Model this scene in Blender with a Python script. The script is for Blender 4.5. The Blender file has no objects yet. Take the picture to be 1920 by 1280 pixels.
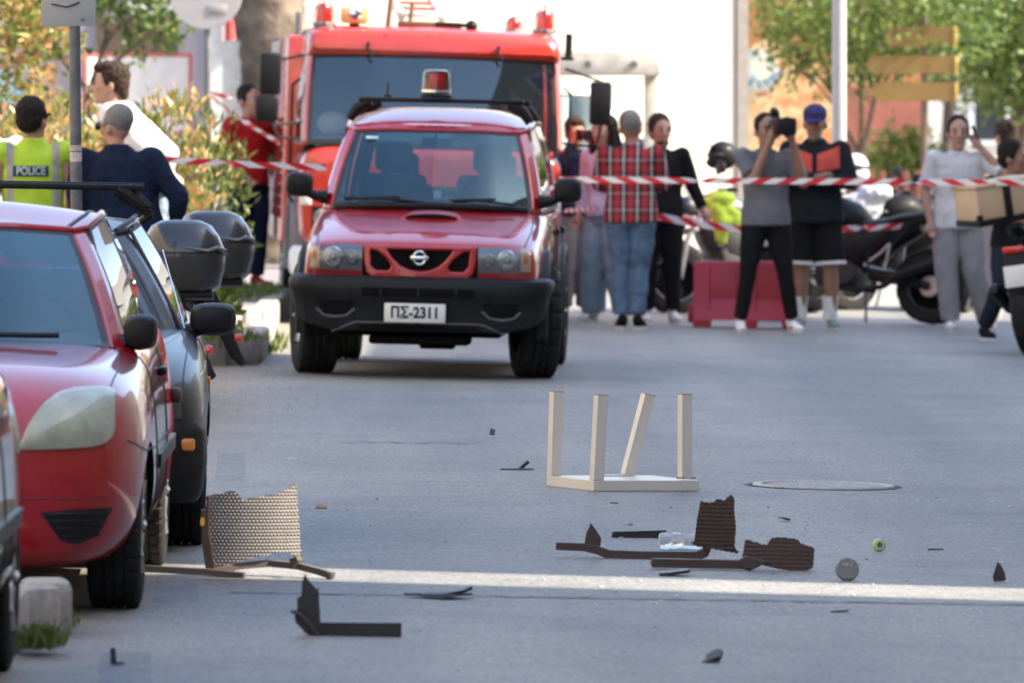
import bpy, bmesh, math, random
from mathutils import Vector, Matrix, Euler
from mathutils.bvhtree import BVHTree
R = math.radians
SC = bpy.context.scene
COL = SC.collection
random.seed(7)

# ------------------------------------------------------------------ camera
FPX = 14500.0          # focal length in pixels of a 1920 wide frame
HCAM = 1.85            # eye height
HOR = 182.0            # row of the horizon
cam_d = bpy.data.cameras.new('camera')
cam = bpy.data.objects.new('camera', cam_d)
COL.objects.link(cam)
SC.camera = cam
cam_d.sensor_width = 36.0
cam_d.lens = FPX / 1920 * 36
cam_d.clip_start = 1.0
cam_d.clip_end = 3000
cam.location = (0, 0, HCAM)
cam.rotation_euler = (R(90) - math.atan((640 - HOR) / FPX), 0, 0)
cam_d.dof.use_dof = True
cam_d.dof.focus_distance = 35.5
cam_d.dof.aperture_fstop = 6.3

# ------------------------------------------------------------------ sky and sun
SUN_EL, SUN_AZ = R(41), R(98)          # azimuth clockwise from +Y
to_sun = Vector((math.cos(SUN_EL) * math.sin(SUN_AZ), math.cos(SUN_EL) * math.cos(SUN_AZ), math.sin(SUN_EL)))
world = bpy.data.worlds.new('World')
SC.world = world
world.use_nodes = True
wn = world.node_tree.nodes
sky = wn.new('ShaderNodeTexSky')
sky.sky_type = 'NISHITA'
sky.sun_disc = False
sky.sun_elevation = SUN_EL
sky.sun_rotation = SUN_AZ
sky.air_density = 1.0
sky.dust_density = 2.5
world.node_tree.links.new(sky.outputs[0], wn['Background'].inputs[0])
wn['Background'].inputs[1].default_value = 0.15
sun_d = bpy.data.lights.new('sun', 'SUN')
sun_d.energy = 3.8
sun_d.angle = R(0.53)
sun_d.color = (1.0, 0.87, 0.70)
sun = bpy.data.objects.new('sun', sun_d)
COL.objects.link(sun)
sun.rotation_euler = to_sun.to_track_quat('Z', 'Y').to_euler()
SC.view_settings.view_transform = 'Standard'
SC.view_settings.look = 'None'
SC.view_settings.gamma = 1.0
SC.view_settings.exposure = 2.0
SC.render.engine = 'CYCLES'
SC.cycles.use_denoising = True
SC.cycles.max_bounces = 8
SC.cycles.transparent_max_bounces = 16
SC.cycles.sample_clamp_indirect = 8.0

# ------------------------------------------------------------------ placing
SLOPE = 0.02
def gz(x):
    "height of the road, which falls gently to the right"
    return -SLOPE * x
def D(s):
    return FPX / s
def X(px, s):
    return (px - 960) / s
def GP(px, py, h=0.0):
    "point of the road seen at a pixel (optionally h above it)"
    s = (py - HOR - SLOPE * (px - 960)) / (HCAM - h)
    return Vector((X(px, s), D(s), gz(X(px, s)) + h))
def ZP(py, s):
    return HCAM - (py - HOR) / s

# ------------------------------------------------------------------ tagging
def tag(o, label=None, cat=None, group=None, kind=None):
    if label: o['label'] = label
    if cat: o['category'] = cat
    if group: o['group'] = group
    if kind: o['kind'] = kind
    return o
def empty(name, loc=(0, 0, 0), rot=(0, 0, 0), label=None, cat=None, group=None):
    o = bpy.data.objects.new(name, None)
    o.empty_display_size = 0.1
    COL.objects.link(o)
    o.location = loc
    o.rotation_euler = rot
    tag(o, label, cat, group)
    return o
def copy_tree(o, parent=None):
    c = o.copy()
    COL.objects.link(c)
    if parent is not None:
        c.parent = parent
    for ch in list(o.children):
        copy_tree(ch, c)
    return c

# ------------------------------------------------------------------ materials
MATS = {}
def mat(name, col, rough=0.6, metal=0.0, coat=0.0, var=0.12, scale=8.0, bump=0.0, bscale=60.0, spec=0.5, sheen=0.0, alpha=None, coords='Object', col2=None):
    if name in MATS:
        return MATS[name]
    m = bpy.data.materials.new(name)
    m.use_nodes = True
    nt = m.node_tree
    b = nt.nodes['Principled BSDF']
    b.inputs['Roughness'].default_value = rough
    b.inputs['Metallic'].default_value = metal
    b.inputs['Coat Weight'].default_value = coat
    b.inputs['Coat Roughness'].default_value = 0.04
    b.inputs['Specular IOR Level'].default_value = spec
    if sheen:
        b.inputs['Sheen Weight'].default_value = sheen
    tc = nt.nodes.new('ShaderNodeTexCoord')
    n = nt.nodes.new('ShaderNodeTexNoise')
    n.inputs['Scale'].default_value = scale
    n.inputs['Detail'].default_value = 6
    n.inputs['Roughness'].default_value = 0.65
    nt.links.new(tc.outputs[coords], n.inputs['Vector'])
    r = nt.nodes.new('ShaderNodeValToRGB')
    c2 = col2 if col2 else tuple(max(0, c * (1 + var)) for c in col)
    c1 = tuple(max(0, c * (1 - var)) for c in col) if not col2 else col
    r.color_ramp.elements[0].position = 0.32
    r.color_ramp.elements[1].position = 0.68
    r.color_ramp.elements[0].color = (*c1, 1)
    r.color_ramp.elements[1].color = (*c2, 1)
    nt.links.new(n.outputs['Fac'], r.inputs['Fac'])
    nt.links.new(r.outputs['Color'], b.inputs['Base Color'])
    mr = nt.nodes.new('ShaderNodeMapRange')
    mr.inputs['To Min'].default_value = max(0.0, rough - 0.08 * rough)
    mr.inputs['To Max'].default_value = min(1.0, rough + 0.12 * rough)
    nt.links.new(n.outputs['Fac'], mr.inputs['Value'])
    nt.links.new(mr.outputs[0], b.inputs['Roughness'])
    if bump:
        n2 = nt.nodes.new('ShaderNodeTexNoise')
        n2.inputs['Scale'].default_value = bscale
        n2.inputs['Detail'].default_value = 4
        nt.links.new(tc.outputs[coords], n2.inputs['Vector'])
        bp = nt.nodes.new('ShaderNodeBump')
        bp.inputs['Strength'].default_value = bump
        bp.inputs['Distance'].default_value = 0.02
        nt.links.new(n2.outputs['Fac'], bp.inputs['Height'])
        nt.links.new(bp.outputs[0], b.inputs['Normal'])
    MATS[name] = m
    return m
def glassmat(name, tint=(0.75, 0.85, 0.85), refl=1.0, ior=1.5, rough=0.0, gl=(1, 1, 1)):
    if name in MATS:
        return MATS[name]
    m = bpy.data.materials.new(name)
    m.use_nodes = True
    nt = m.node_tree
    nt.nodes.clear()
    out = nt.nodes.new('ShaderNodeOutputMaterial')
    t = nt.nodes.new('ShaderNodeBsdfTransparent')
    t.inputs[0].default_value = (*tint, 1)
    g = nt.nodes.new('ShaderNodeBsdfGlossy')
    g.inputs['Roughness'].default_value = rough
    g.inputs[0].default_value = (*gl, 1)
    f = nt.nodes.new('ShaderNodeFresnel')
    f.inputs[0].default_value = ior
    mu = nt.nodes.new('ShaderNodeMath')
    mu.operation = 'MULTIPLY'
    mu.inputs[1].default_value = refl
    mu.use_clamp = True
    mx = nt.nodes.new('ShaderNodeMixShader')
    nt.links.new(f.outputs[0], mu.inputs[0])
    nt.links.new(mu.outputs[0], mx.inputs[0])
    nt.links.new(t.outputs[0], mx.inputs[1])
    nt.links.new(g.outputs[0], mx.inputs[2])
    nt.links.new(mx.outputs[0], out.inputs[0])
    MATS[name] = m
    return m
def leafmat(name, cols, rough=0.5, trans=0.25):
    "leaf colour varies from leaf to leaf (random per island)"
    if name in MATS:
        return MATS[name]
    m = bpy.data.materials.new(name)
    m.use_nodes = True
    nt = m.node_tree
    b = nt.nodes['Principled BSDF']
    b.inputs['Roughness'].default_value = rough
    g = nt.nodes.new('ShaderNodeNewGeometry')
    r = nt.nodes.new('ShaderNodeValToRGB')
    el = r.color_ramp.elements
    while len(el) < len(cols):
        el.new(0.5)
    for i, c in enumerate(cols):
        el[i].position = i / (len(cols) - 1)
        el[i].color = (*c, 1)
    nt.links.new(g.outputs['Random Per Island'], r.inputs[0])
    nt.links.new(r.outputs[0], b.inputs['Base Color'])
    tr = nt.nodes.new('ShaderNodeBsdfTranslucent')
    nt.links.new(r.outputs[0], tr.inputs[0])
    mx = nt.nodes.new('ShaderNodeMixShader')
    mx.inputs[0].default_value = trans
    nt.links.new(b.outputs[0], mx.inputs[1])
    nt.links.new(tr.outputs[0], mx.inputs[2])
    nt.links.new(mx.outputs[0], nt.nodes['Material Output'].inputs[0])
    MATS[name] = m
    return m

# ------------------------------------------------------------------ mesh builder
class MB:
    def __init__(s):
        s.v, s.f, s.m = [], [], []
        s.M = None
        s.mi = 0
        s.uv = None
    def pt(s, p):
        p = Vector(p)
        if s.M is not None:
            p = s.M @ p
        s.v.append(tuple(p))
        return len(s.v) - 1
    def face(s, idx):
        s.f.append(tuple(idx)); s.m.append(s.mi)
    def quad(s, a, b, c, d):
        s.face([s.pt(a), s.pt(b), s.pt(c), s.pt(d)])
    def box(s, x0, x1, y0, y1, z0, z1):
        i = [s.pt(p) for p in ((x0, y0, z0), (x1, y0, z0), (x1, y1, z0), (x0, y1, z0), (x0, y0, z1), (x1, y0, z1), (x1, y1, z1), (x0, y1, z1))]
        for q in ((0, 3, 2, 1), (4, 5, 6, 7), (0, 1, 5, 4), (1, 2, 6, 5), (2, 3, 7, 6), (3, 0, 4, 7)):
            s.face([i[k] for k in q])
    def cbox(s, c, d, b=0.0):
        "box by centre and size with a bevel b all round"
        cx, cy, cz = c; hx, hy, hz = d[0] / 2, d[1] / 2, d[2] / 2
        if b <= 0:
            s.box(cx - hx, cx + hx, cy - hy, cy + hy, cz - hz, cz + hz); return
        b = min(b, hx * .98, hy * .98, hz * .98)
        rings = []
        n = 3
        def ring(z, ins):
            pts = []
            for sx, sy, a0 in ((1, 1, 0), (-1, 1, 90), (-1, -1, 180), (1, -1, 270)):
                for k in range(n):
                    a = R(a0 + 90 * k / (n - 1))
                    rr = b - ins
                    pts.append((cx + sx * (hx - b) + rr * math.cos(a), cy + sy * (hy - b) + rr * math.sin(a), z))
            return [s.pt(p) for p in pts]
        for z, ins in ((cz - hz, b * .999), (cz - hz + b * .3, b * .3), (cz - hz + b, 0), (cz + hz - b, 0), (cz + hz - b * .3, b * .3), (cz + hz, b * .999)):
            rings.append(ring(z, ins))
        m = len(rings[0])
        for r0, r1 in zip(rings, rings[1:]):
            for k in range(m):
                s.face([r0[k], r0[(k + 1) % m], r1[(k + 1) % m], r1[k]])
        s.face(rings[0][::-1]); s.face(rings[-1])
    def ring(s, pts):
        return [s.pt(p) for p in pts]
    def loft(s, rings, cap=True, closed=True):
        ids = [s.ring(r) for r in rings]
        n = len(ids[0])
        for r0, r1 in zip(ids, ids[1:]):
            for k in range(n if closed else n - 1):
                s.face([r0[k], r0[(k + 1) % n], r1[(k + 1) % n], r1[k]])
        if cap and closed:
            s.face(ids[0][::-1]); s.face(ids[-1])
        return ids
    def tube(s, path, rad, n=8, cap=True, flat=None, ph=0.0):
        "swept tube; rad a number or a list; flat=(a,b) elliptical scale"
        path = [Vector(p) for p in path]
        if not isinstance(rad, (list, tuple)):
            rad = [rad] * len(path)
        rings = []
        prev = None
        for i, p in enumerate(path):
            if i == 0: t = path[1] - p
            elif i == len(path) - 1: t = p - path[-2]
            else: t = (path[i + 1] - p).normalized() + (p - path[i - 1]).normalized()
            if t.length < 1e-9: t = Vector((0, 0, 1))
            t.normalize()
            if prev is None:
                up = Vector((0, 0, 1)) if abs(t.z) < .95 else Vector((0, 1, 0))
                u = t.cross(up).normalized()
            else:
                u = (prev - t * prev.dot(t)).normalized()
            w = t.cross(u).normalized()
            prev = u
            a, b = flat if flat else (1, 1)
            rings.append([p + (u * math.cos(2 * math.pi * k / n + ph) * a + w * math.sin(2 * math.pi * k / n + ph) * b) * rad[i] for k in range(n)])
        s.loft(rings, cap)
    def lathe(s, prof, n=24, axis='Z', c=(0, 0, 0), closed=False, mod=None):
        "prof: (radius, height) list turned round an axis"
        rings = []
        c = Vector(c)
        for j in range(n):
            a = 2 * math.pi * j / n
            r = []
            for i, (rr, h) in enumerate(prof):
                if mod: rr = rr + mod(i, j)
                if axis == 'Z': p = Vector((rr * math.cos(a), rr * math.sin(a), h))
                elif axis == 'X': p = Vector((h, rr * math.cos(a), rr * math.sin(a)))
                else: p = Vector((rr * math.cos(a), h, rr * math.sin(a)))
                r.append(c + p)
            rings.append([s.pt(p) for p in r])
        m = len(prof)
        for j in range(n):
            a, b = rings[j], rings[(j + 1) % n]
            for i in range(m if closed else m - 1):
                s.face([a[i], b[i], b[(i + 1) % m], a[(i + 1) % m]])
    def ell(s, c, r, n=12, m=8):
        c = Vector(c)
        prof = []
        rings = []
        top = s.pt(c + Vector((0, 0, r[2]))); bot = s.pt(c - Vector((0, 0, r[2])))
        for i in range(1, m):
            t = math.pi * i / m
            rings.append([s.pt(c + Vector((r[0] * math.sin(t) * math.cos(2 * math.pi * k / n), r[1] * math.sin(t) * math.sin(2 * math.pi * k / n), r[2] * math.cos(t)))) for k in range(n)])
        for k in range(n):
            s.face([top, rings[0][k], rings[0][(k + 1) % n]])
            s.face([bot, rings[-1][(k + 1) % n], rings[-1][k]])
        for a, b in zip(rings, rings[1:]):
            for k in range(n):
                s.face([a[k], b[k], b[(k + 1) % n], a[(k + 1) % n]])
    def prism(s, poly, z0, z1, axis='Z', b=0.0):
        "polygon extruded along an axis; poly in the two other axes"
        def P(p, h):
            if axis == 'Z': return (p[0], p[1], h)
            if axis == 'Y': return (p[0], h, p[1])
            return (h, p[0], p[1])
        a = [s.pt(P(p, z0)) for p in poly]
        c = [s.pt(P(p, z1)) for p in poly]
        n = len(poly)
        for k in range(n):
            s.face([a[k], a[(k + 1) % n], c[(k + 1) % n], c[k]])
        s.face(a[::-1]); s.face(c)
    def build(s, name, mats, parent=None, smooth=35, bevel=0.0, loc=None, rot=None):
        me = bpy.data.meshes.new(name)
        me.from_pydata(s.v, [], s.f)
        if not isinstance(mats, (list, tuple)): mats = [mats]
        for m in mats: me.materials.append(m)
        if len(mats) > 1:
            me.polygons.foreach_set('material_index', s.m)
        bm = bmesh.new(); bm.from_mesh(me)
        bmesh.ops.recalc_face_normals(bm, faces=bm.faces)
        bm.to_mesh(me); bm.free()
        if smooth:
            me.shade_smooth()
            me.set_sharp_from_angle(angle=R(smooth))
        if s.uv:
            pass
        me.update()
        o = bpy.data.objects.new(name, me)
        COL.objects.link(o)
        if parent is not None: o.parent = parent
        if loc is not None: o.location = loc
        if rot is not None: o.rotation_euler = rot
        if bevel:
            bv = o.modifiers.new('bevel', 'BEVEL'); bv.width = bevel; bv.segments = 2; bv.limit_method = 'ANGLE'
        return o
def rotM(rx=0, ry=0, rz=0, loc=(0, 0, 0)):
    return Matrix.Translation(loc) @ Euler((R(rx), R(ry), R(rz))).to_matrix().to_4x4()
def bake(o):
    "apply modifiers"
    dg = bpy.context.evaluated_depsgraph_get()
    me = bpy.data.meshes.new_from_object(o.evaluated_get(dg))
    old = o.data
    o.modifiers.clear()
    me.name = old.name
    o.data = me
    return o
def drop(o):
    bpy.data.objects.remove(o, do_unlink=True)
def text_mesh(name, body, size, m, parent=None, loc=(0, 0, 0), rot=(R(90), 0, 0), depth=0.001, sx=1.0, bold=0.0):
    cu = bpy.data.curves.new(name, 'FONT')
    cu.body = body; cu.size = size; cu.extrude = depth; cu.align_x = 'CENTER'; cu.align_y = 'CENTER'
    cu.offset = bold
    t = bpy.data.objects.new(name + '_tmp', cu)
    COL.objects.link(t)
    dg = bpy.context.evaluated_depsgraph_get()
    me = bpy.data.meshes.new_from_object(t.evaluated_get(dg))
    drop(t)
    me.materials.clear(); me.materials.append(m)
    o = bpy.data.objects.new(name, me)
    COL.objects.link(o)
    if parent is not None: o.parent = parent
    o.location = loc; o.rotation_euler = rot; o.scale = (sx, 1, 1)
    return o

# common materials
M_black = mat('black_plastic', (0.010, 0.010, 0.011), .42, bump=.08, bscale=400, spec=.22)
M_rubber = mat('tyre_rubber', (0.020, 0.020, 0.020), .8, var=.3, scale=20, spec=.2)
M_seal = mat('rubber_seal', (0.012, 0.012, 0.013), .5)
M_chrome = mat('chrome', (0.75, 0.76, 0.78), .12, 1.0, var=.03)
M_alloy = mat('alloy_metal', (0.45, 0.45, 0.46), .32, .9, var=.08)
M_dark = mat('dark_underside', (0.008, 0.008, 0.008), .9, spec=.1)
M_grey = mat('grey_fabric', (0.05, 0.055, 0.06), .9)
M_glass = glassmat('car_glass', (0.80, 0.88, 0.89), 1.1)
M_screen = glassmat('windscreen_glass', (0.76, 0.90, 0.92), 1.6, gl=(.62, .92, 1.0))
M_lens = glassmat('clear_lens', (0.85, 0.87, 0.88), 1.3)
M_amber = mat('amber_lens', (0.75, 0.22, 0.02), .2, coat=.5)
M_redlens = mat('red_lens', (0.55, 0.012, 0.01), .15, coat=1.0, var=.3, scale=30)
M_white = mat('white_paint', (0.75, 0.75, 0.73), .4)
M_steel = mat('galvanised_steel', (0.16, 0.17, 0.175), .5, .4, var=.25, scale=14, bump=.05)

# ================================================================== SETTING
def gz(x):
    return -SLOPE * max(-14, min(14, x))
def node(nt, t, **kw):
    n = nt.nodes.new(t)
    for k, v in kw.items():
        if isinstance(k, str) and hasattr(n, k): setattr(n, k, v)
    return n
def asphalt():
    m = bpy.data.materials.new('asphalt'); m.use_nodes = True
    nt = m.node_tree; L = nt.links
    b = nt.nodes['Principled BSDF']
    tc = node(nt, 'ShaderNodeTexCoord')
    def noise(sc, det=4, rough=.6, vec=None):
        n = node(nt, 'ShaderNodeTexNoise'); n.inputs['Scale'].default_value = sc; n.inputs['Detail'].default_value = det; n.inputs['Roughness'].default_value = rough
        L.new(vec if vec else tc.outputs['Object'], n.inputs['Vector']); return n
    def ramp(src, p0, c0, p1, c1):
        r = node(nt, 'ShaderNodeValToRGB'); e = r.color_ramp.elements
        e[0].position, e[1].position = p0, p1; e[0].color = (*c0, 1); e[1].color = (*c1, 1)
        L.new(src, r.inputs[0]); return r
    def mix(fac, a, c, mode='MIX'):
        x = node(nt, 'ShaderNodeMixRGB'); x.blend_type = mode
        if isinstance(fac, float): x.inputs[0].default_value = fac
        else: L.new(fac, x.inputs[0])
        for k, q in ((1, a), (2, c)):
            if isinstance(q, tuple): x.inputs[k].default_value = (*q, 1)
            else: L.new(q, x.inputs[k])
        return x
    big = noise(.5, 5, .6)
    base = ramp(big.outputs['Fac'], .3, (.190, .192, .182), .7, (.232, .232, .217))
    # worn lengthwise bands
    mp = node(nt, 'ShaderNodeMapping'); mp.inputs['Scale'].default_value = (1.1, .07, 1)
    L.new(tc.outputs['Object'], mp.inputs[0])
    band = noise(1.0, 3, .5, mp.outputs[0])
    bandr = ramp(band.outputs['Fac'], .35, (.78, .79, .81), .65, (1.12, 1.11, 1.09))
    c = mix(1.0, base.outputs[0], bandr.outputs[0], 'MULTIPLY')
    # stone chips
    vor = node(nt, 'ShaderNodeTexVoronoi'); vor.inputs['Scale'].default_value = 80
    L.new(tc.outputs['Object'], vor.inputs['Vector'])
    chip = ramp(vor.outputs['Color'], .15, (.58, .58, .59), .85, (1.42, 1.42, 1.4))
    c = mix(.85, c.outputs[0], chip.outputs[0], 'MULTIPLY')
    fine = noise(260, 2, .5)
    finer = ramp(fine.outputs['Fac'], .3, (.75, .75, .75), .7, (1.25, 1.25, 1.25))
    c = mix(.7, c.outputs[0], finer.outputs[0], 'MULTIPLY')
    # sandy dirt that collects along the kerb on the left
    sx = node(nt, 'ShaderNodeSeparateXYZ'); L.new(tc.outputs['Object'], sx.inputs[0])
    dn = noise(1.7, 6, .7)
    ad = node(nt, 'ShaderNodeMath'); ad.operation = 'MULTIPLY_ADD'; ad.inputs[1].default_value = -1.0; ad.inputs[2].default_value = -1.75
    L.new(sx.outputs[0], ad.inputs[0])
    a2 = node(nt, 'ShaderNodeMath'); a2.operation = 'MULTIPLY_ADD'; a2.inputs[1].default_value = 1.5
    L.new(dn.outputs['Fac'], a2.inputs[0]); L.new(ad.outputs[0], a2.inputs[2])
    dr = ramp(a2.outputs[0], .25, (0, 0, 0), 1.0, (1, 1, 1))
    dmask = mix(1.0, dr.outputs[0], (.8, .8, .8), 'MULTIPLY')
    c = mix(dmask.outputs[0], c.outputs[0], (.29, .225, .155))
    # oil and damp stains
    st = noise(.9, 7, .75)
    sr = ramp(st.outputs['Fac'], .50, (1, 1, 1), .70, (.70, .71, .72))
    c = mix(1.0, c.outputs[0], sr.outputs[0], 'MULTIPLY')
    L.new(c.outputs[0], b.inputs['Base Color'])
    b.inputs['Roughness'].default_value = .62
    b.inputs['Specular IOR Level'].default_value = .45
    bp = node(nt, 'ShaderNodeBump'); bp.inputs['Strength'].default_value = .55; bp.inputs['Distance'].default_value = .004
    L.new(vor.outputs['Distance'], bp.inputs['Height'])
    L.new(bp.outputs[0], b.inputs['Normal'])
    return m
M_asph = asphalt()
mb = MB()
xs = [-600, -14] + [-14 + i for i in range(1, 28)] + [14, 600]
ys = [-300, 2500]
for a, b_ in zip(xs, xs[1:]):
    mb.quad((a, ys[0], gz(a)), (b_, ys[0], gz(b_)), (b_, ys[1], gz(b_)), (a, ys[1], gz(a)))
tag(mb.build('road', M_asph, smooth=0), kind='structure')

# faded blue parking paint
def worn_paint(name, col, thr):
    m = mat(name, col, .7, var=.15, scale=30)
    nt = m.node_tree; b = nt.nodes['Principled BSDF']
    tc = node(nt, 'ShaderNodeTexCoord'); n = node(nt, 'ShaderNodeTexNoise'); n.inputs['Scale'].default_value = 9; n.inputs['Detail'].default_value = 8; n.inputs['Roughness'].default_value = .75
    nt.links.new(tc.outputs['Object'], n.inputs['Vector'])
    r = node(nt, 'ShaderNodeValToRGB'); r.color_ramp.elements[0].position = thr; r.color_ramp.elements[1].position = thr + .22
    r.color_ramp.elements[0].color = (0, 0, 0, 1); r.color_ramp.elements[1].color = (.2, .2, .2, 1)
    nt.links.new(n.outputs['Fac'], r.inputs[0]); nt.links.new(r.outputs[0], b.inputs['Alpha'])
    return m
M_blue = worn_paint('faded_blue_paint', (.10, .20, .32), .36)
for k, (px0, px1, py0, py1) in enumerate(((402, 462, 850, 905), (285, 372, 1078, 1132), (180, 285, 1225, 1300))):
    mb = MB()
    q = [GP(px0, py1), GP(px1, py1), GP(px1 - 4, py0), GP(px0 + 6, py0)]
    for v in q: v.z += .004
    mb.quad(*q)
    tag(mb.build('road_marking', M_blue, smooth=0), kind='structure')
# long seam in the asphalt, in the foreground
M_seam = mat('seam_tar', (.045, .045, .047), .8)
def seam(p0, p1, w, n, amp, seed):
    rnd = random.Random(seed); mb = MB(); prev = None
    for i in range(n + 1):
        t = i / n
        p = p0.lerp(p1, t); p.y += rnd.uniform(-amp, amp); ww = w * rnd.uniform(.3, 1.3)
        z = gz(p.x) + .004
        cur = (Vector((p.x, p.y - ww, z)), Vector((p.x, p.y + ww, z)))
        if prev: mb.quad(prev[0], cur[0], cur[1], prev[1])
        prev = cur
    return tag(mb.build('road_crack', M_seam, smooth=0), kind='structure')
seam(GP(430, 1112), GP(1950, 1136), .018, 60, .02, 1)
seam(GP(1465, 745), GP(1540, 900), .02, 24, .05, 2)
seam(GP(640, 830), GP(900, 832), .02, 40, .12, 3)
seam(GP(1330, 690), GP(1480, 745), .02, 40, .12, 4)
seam(GP(1100, 650), GP(1330, 690), .02, 40, .15, 5)
seam(GP(1540, 900), GP(1700, 1000), .008, 40, .05, 6)
seam(GP(700, 985), GP(820, 960), .006, 40, .04, 7)

# ---- pavements with kerb stones
def pavermat():
    m = mat('paving', (.22, .20, .195), .85, var=.2, scale=3, bump=.2, bscale=90)
    nt = m.node_tree; b = nt.nodes['Principled BSDF']
    old = b.inputs['Base Color'].links[0].from_socket
    tc = node(nt, 'ShaderNodeTexCoord'); br = node(nt, 'ShaderNodeTexBrick')
    br.inputs['Scale'].default_value = 5; br.inputs['Mortar Size'].default_value = .015
    br.inputs['Color1'].default_value = (1, 1, 1, 1); br.inputs['Color2'].default_value = (.8, .8, .8, 1); br.inputs['Mortar'].default_value = (.45, .45, .45, 1)
    nt.links.new(tc.outputs['Object'], br.inputs['Vector'])
    mx = node(nt, 'ShaderNodeMixRGB'); mx.blend_type = 'MULTIPLY'; mx.inputs[0].default_value = 1
    nt.links.new(old, mx.inputs[1]); nt.links.new(br.outputs['Color'], mx.inputs[2]); nt.links.new(mx.outputs[0], b.inputs['Base Color'])
    return m
M_pav = pavermat()
M_kerb = mat('kerb_concrete', (.36, .335, .30), .88, var=.28, scale=9, bump=.4, bscale=50)
M_soil = mat('dry_soil', (.17, .135, .10), .95, var=.35, scale=5, bump=.5, bscale=40)
def pavement(name, poly, h, kerb_path, m=M_pav, stone=.95):
    "raised slab; kerb_path is the open edge that carries kerb stones"
    mb = MB()
    top = [mb.pt((x, y, gz(x) + h)) for x, y in poly]
    bot = [mb.pt((x, y, gz(x) - .05)) for x, y in poly]
    n = len(poly)
    mb.face(top)
    for k in range(n): mb.face([bot[k], bot[(k + 1) % n], top[(k + 1) % n], top[k]])
    o = tag(mb.build(name, m, smooth=0), kind='structure')
    rnd = random.Random(hash(name) % 99)
    pts = [Vector((x, y, 0)) for x, y in kerb_path]
    for a, c in zip(pts, pts[1:]):
        L = (c - a).length; k = max(1, round(L / stone)); d = (c - a).normalized(); nrm = Vector((d.y, -d.x, 0))
        for i in range(k):
            p = a.lerp(c, (i + .5) / k); l = L / k
            s_ = MB(); s_.M = Matrix.Translation((p.x, p.y, gz(p.x) + (h - .04) / 2 + rnd.uniform(.008, .02))) @ Matrix.Rotation(math.atan2(d.y, d.x) + rnd.uniform(-.006, .006), 4, 'Z')
            s_.cbox((0, 0, 0), (l - .012, .17, h + .06), .03)
            s_.build('kerb_stone', M_kerb, o, smooth=40)
    return o
def arc(cx, cy, r, a0, a1, n):
    return [(cx + r * math.cos(R(a0 + (a1 - a0) * k / n)), cy + r * math.sin(R(a0 + (a1 - a0) * k / n))) for k in range(n + 1)]
ka = arc(-2.35, 52.6, .55, -90, 0, 4)
kerbA = [(-3.6, 52.05)] + ka + [(-1.8, 56.2)]
pavement('pavement_island', [(-3.6, 52.05)] + ka + [(-1.8, 56.2), (-3.6, 56.2)], .17, kerbA, M_soil)
kb = arc(-2.5, 59.9, .55, -90, 0, 4)
kerbB = [(-3.6, 59.35)] + kb + [(-1.95, 76.0)]
pavement('pavement', [(-3.6, 59.35)] + kb + [(-1.95, 118), (-3.6, 118)], .16, kerbB)
pavement('pavement', [(-11.5, -60), (-3.62, -60), (-3.62, 118), (-11.5, 118)], .16, [(-3.62, 34), (-3.62, 51.9)])
kc = arc(-1.78, 26.22, .22, -90, 0, 3)
pavement('pavement_corner', [(-3.5, 25.2), (-1.72, 25.2), (-1.70, 25.9)] + kc[1:] + [(-1.56, 26.36), (-3.5, 26.45)], .155, [(-1.70, 25.25), (-1.70, 25.95)] + [(-1.57, 26.1), (-1.60, 26.38)], M_pav, .5)
pavement('pavement', [(7.2, -60), (9, -60), (9, 64), (7.2, 64)], .15, [(7.2, 20), (7.2, 60)])

# ---- buildings
M_pane = mat('window_glass', (.02, .025, .03), .05, coat=.5)
def building(name, poly, h, wall, label, faces=(), win=(1.3, 1.6), step=(3.0, 3.2), roof=None, z0=0.0, sill0=1.0, group=None):
    "block on a plan polygon; faces: indices of edges that carry windows"
    b = empty(name, (poly[0][0], poly[0][1], 0), label=label, cat='building', group=group)
    ox, oy = poly[0]
    mb = MB(); mb.prism([(x - ox, y - oy) for x, y in poly], -1, h); mb.build('wall', wall, b, smooth=0)
    mb = MB()
    cx = sum(p[0] for p in poly) / len(poly) - ox; cy = sum(p[1] for p in poly) / len(poly) - oy
    mb.prism([((x - ox - cx) * 1.0 + cx, (y - oy - cy) * 1.0 + cy) for x, y in poly], h + .003, h + .25); mb.build('parapet', roof or wall, b, smooth=0)
    wm = None
    for e in faces:
        a = Vector((*poly[e], 0)); c = Vector((*poly[(e + 1) % len(poly)], 0)); L = (c - a).length; d = (c - a).normalized()
        nx = max(1, int(L / step[0])); nz = max(1, int((h - 1) / step[1]))
        for i in range(nx):
            for j in range(nz):
                p = a + d * (L * (i + .5) / nx)
                z = sill0 + j * step[1] + win[1] / 2
                ang = math.atan2(d.y, d.x)
                if wm is None:
                    f = MB()
                    w, hh = win
                    for q in ((-w / 2 - .08, -w / 2, -hh / 2, hh / 2), (w / 2, w / 2 + .08, -hh / 2, hh / 2), (-w / 2 - .08, w / 2 + .08, hh / 2, hh / 2 + .08), (-.03, .03, -hh / 2, hh / 2)):
                        f.box(q[0], q[1], -.06, .02, q[2], q[3])
                    f.box(-w / 2 - .12, w / 2 + .12, -.12, .02, -hh / 2 - .07, -hh / 2)
                    fo = f.build('window', M_white, b, smooth=0)
                    g = MB(); g.box(-w / 2, w / 2, -.02, .01, -hh / 2, hh / 2); go = g.build('pane', M_pane, fo, smooth=0)
                    wm = (fo, go)
                else:
                    fo = wm[0].copy(); COL.objects.link(fo); go = wm[1].copy(); COL.objects.link(go); go.parent = fo; fo.parent = b
                fo.location = (p.x - ox, p.y - oy, z); fo.rotation_euler = (0, 0, ang)
    return b
M_ochre = mat('ochre_render', (.36, .28, .20), .85, var=.12, scale=1.2, bump=.1)
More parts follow.
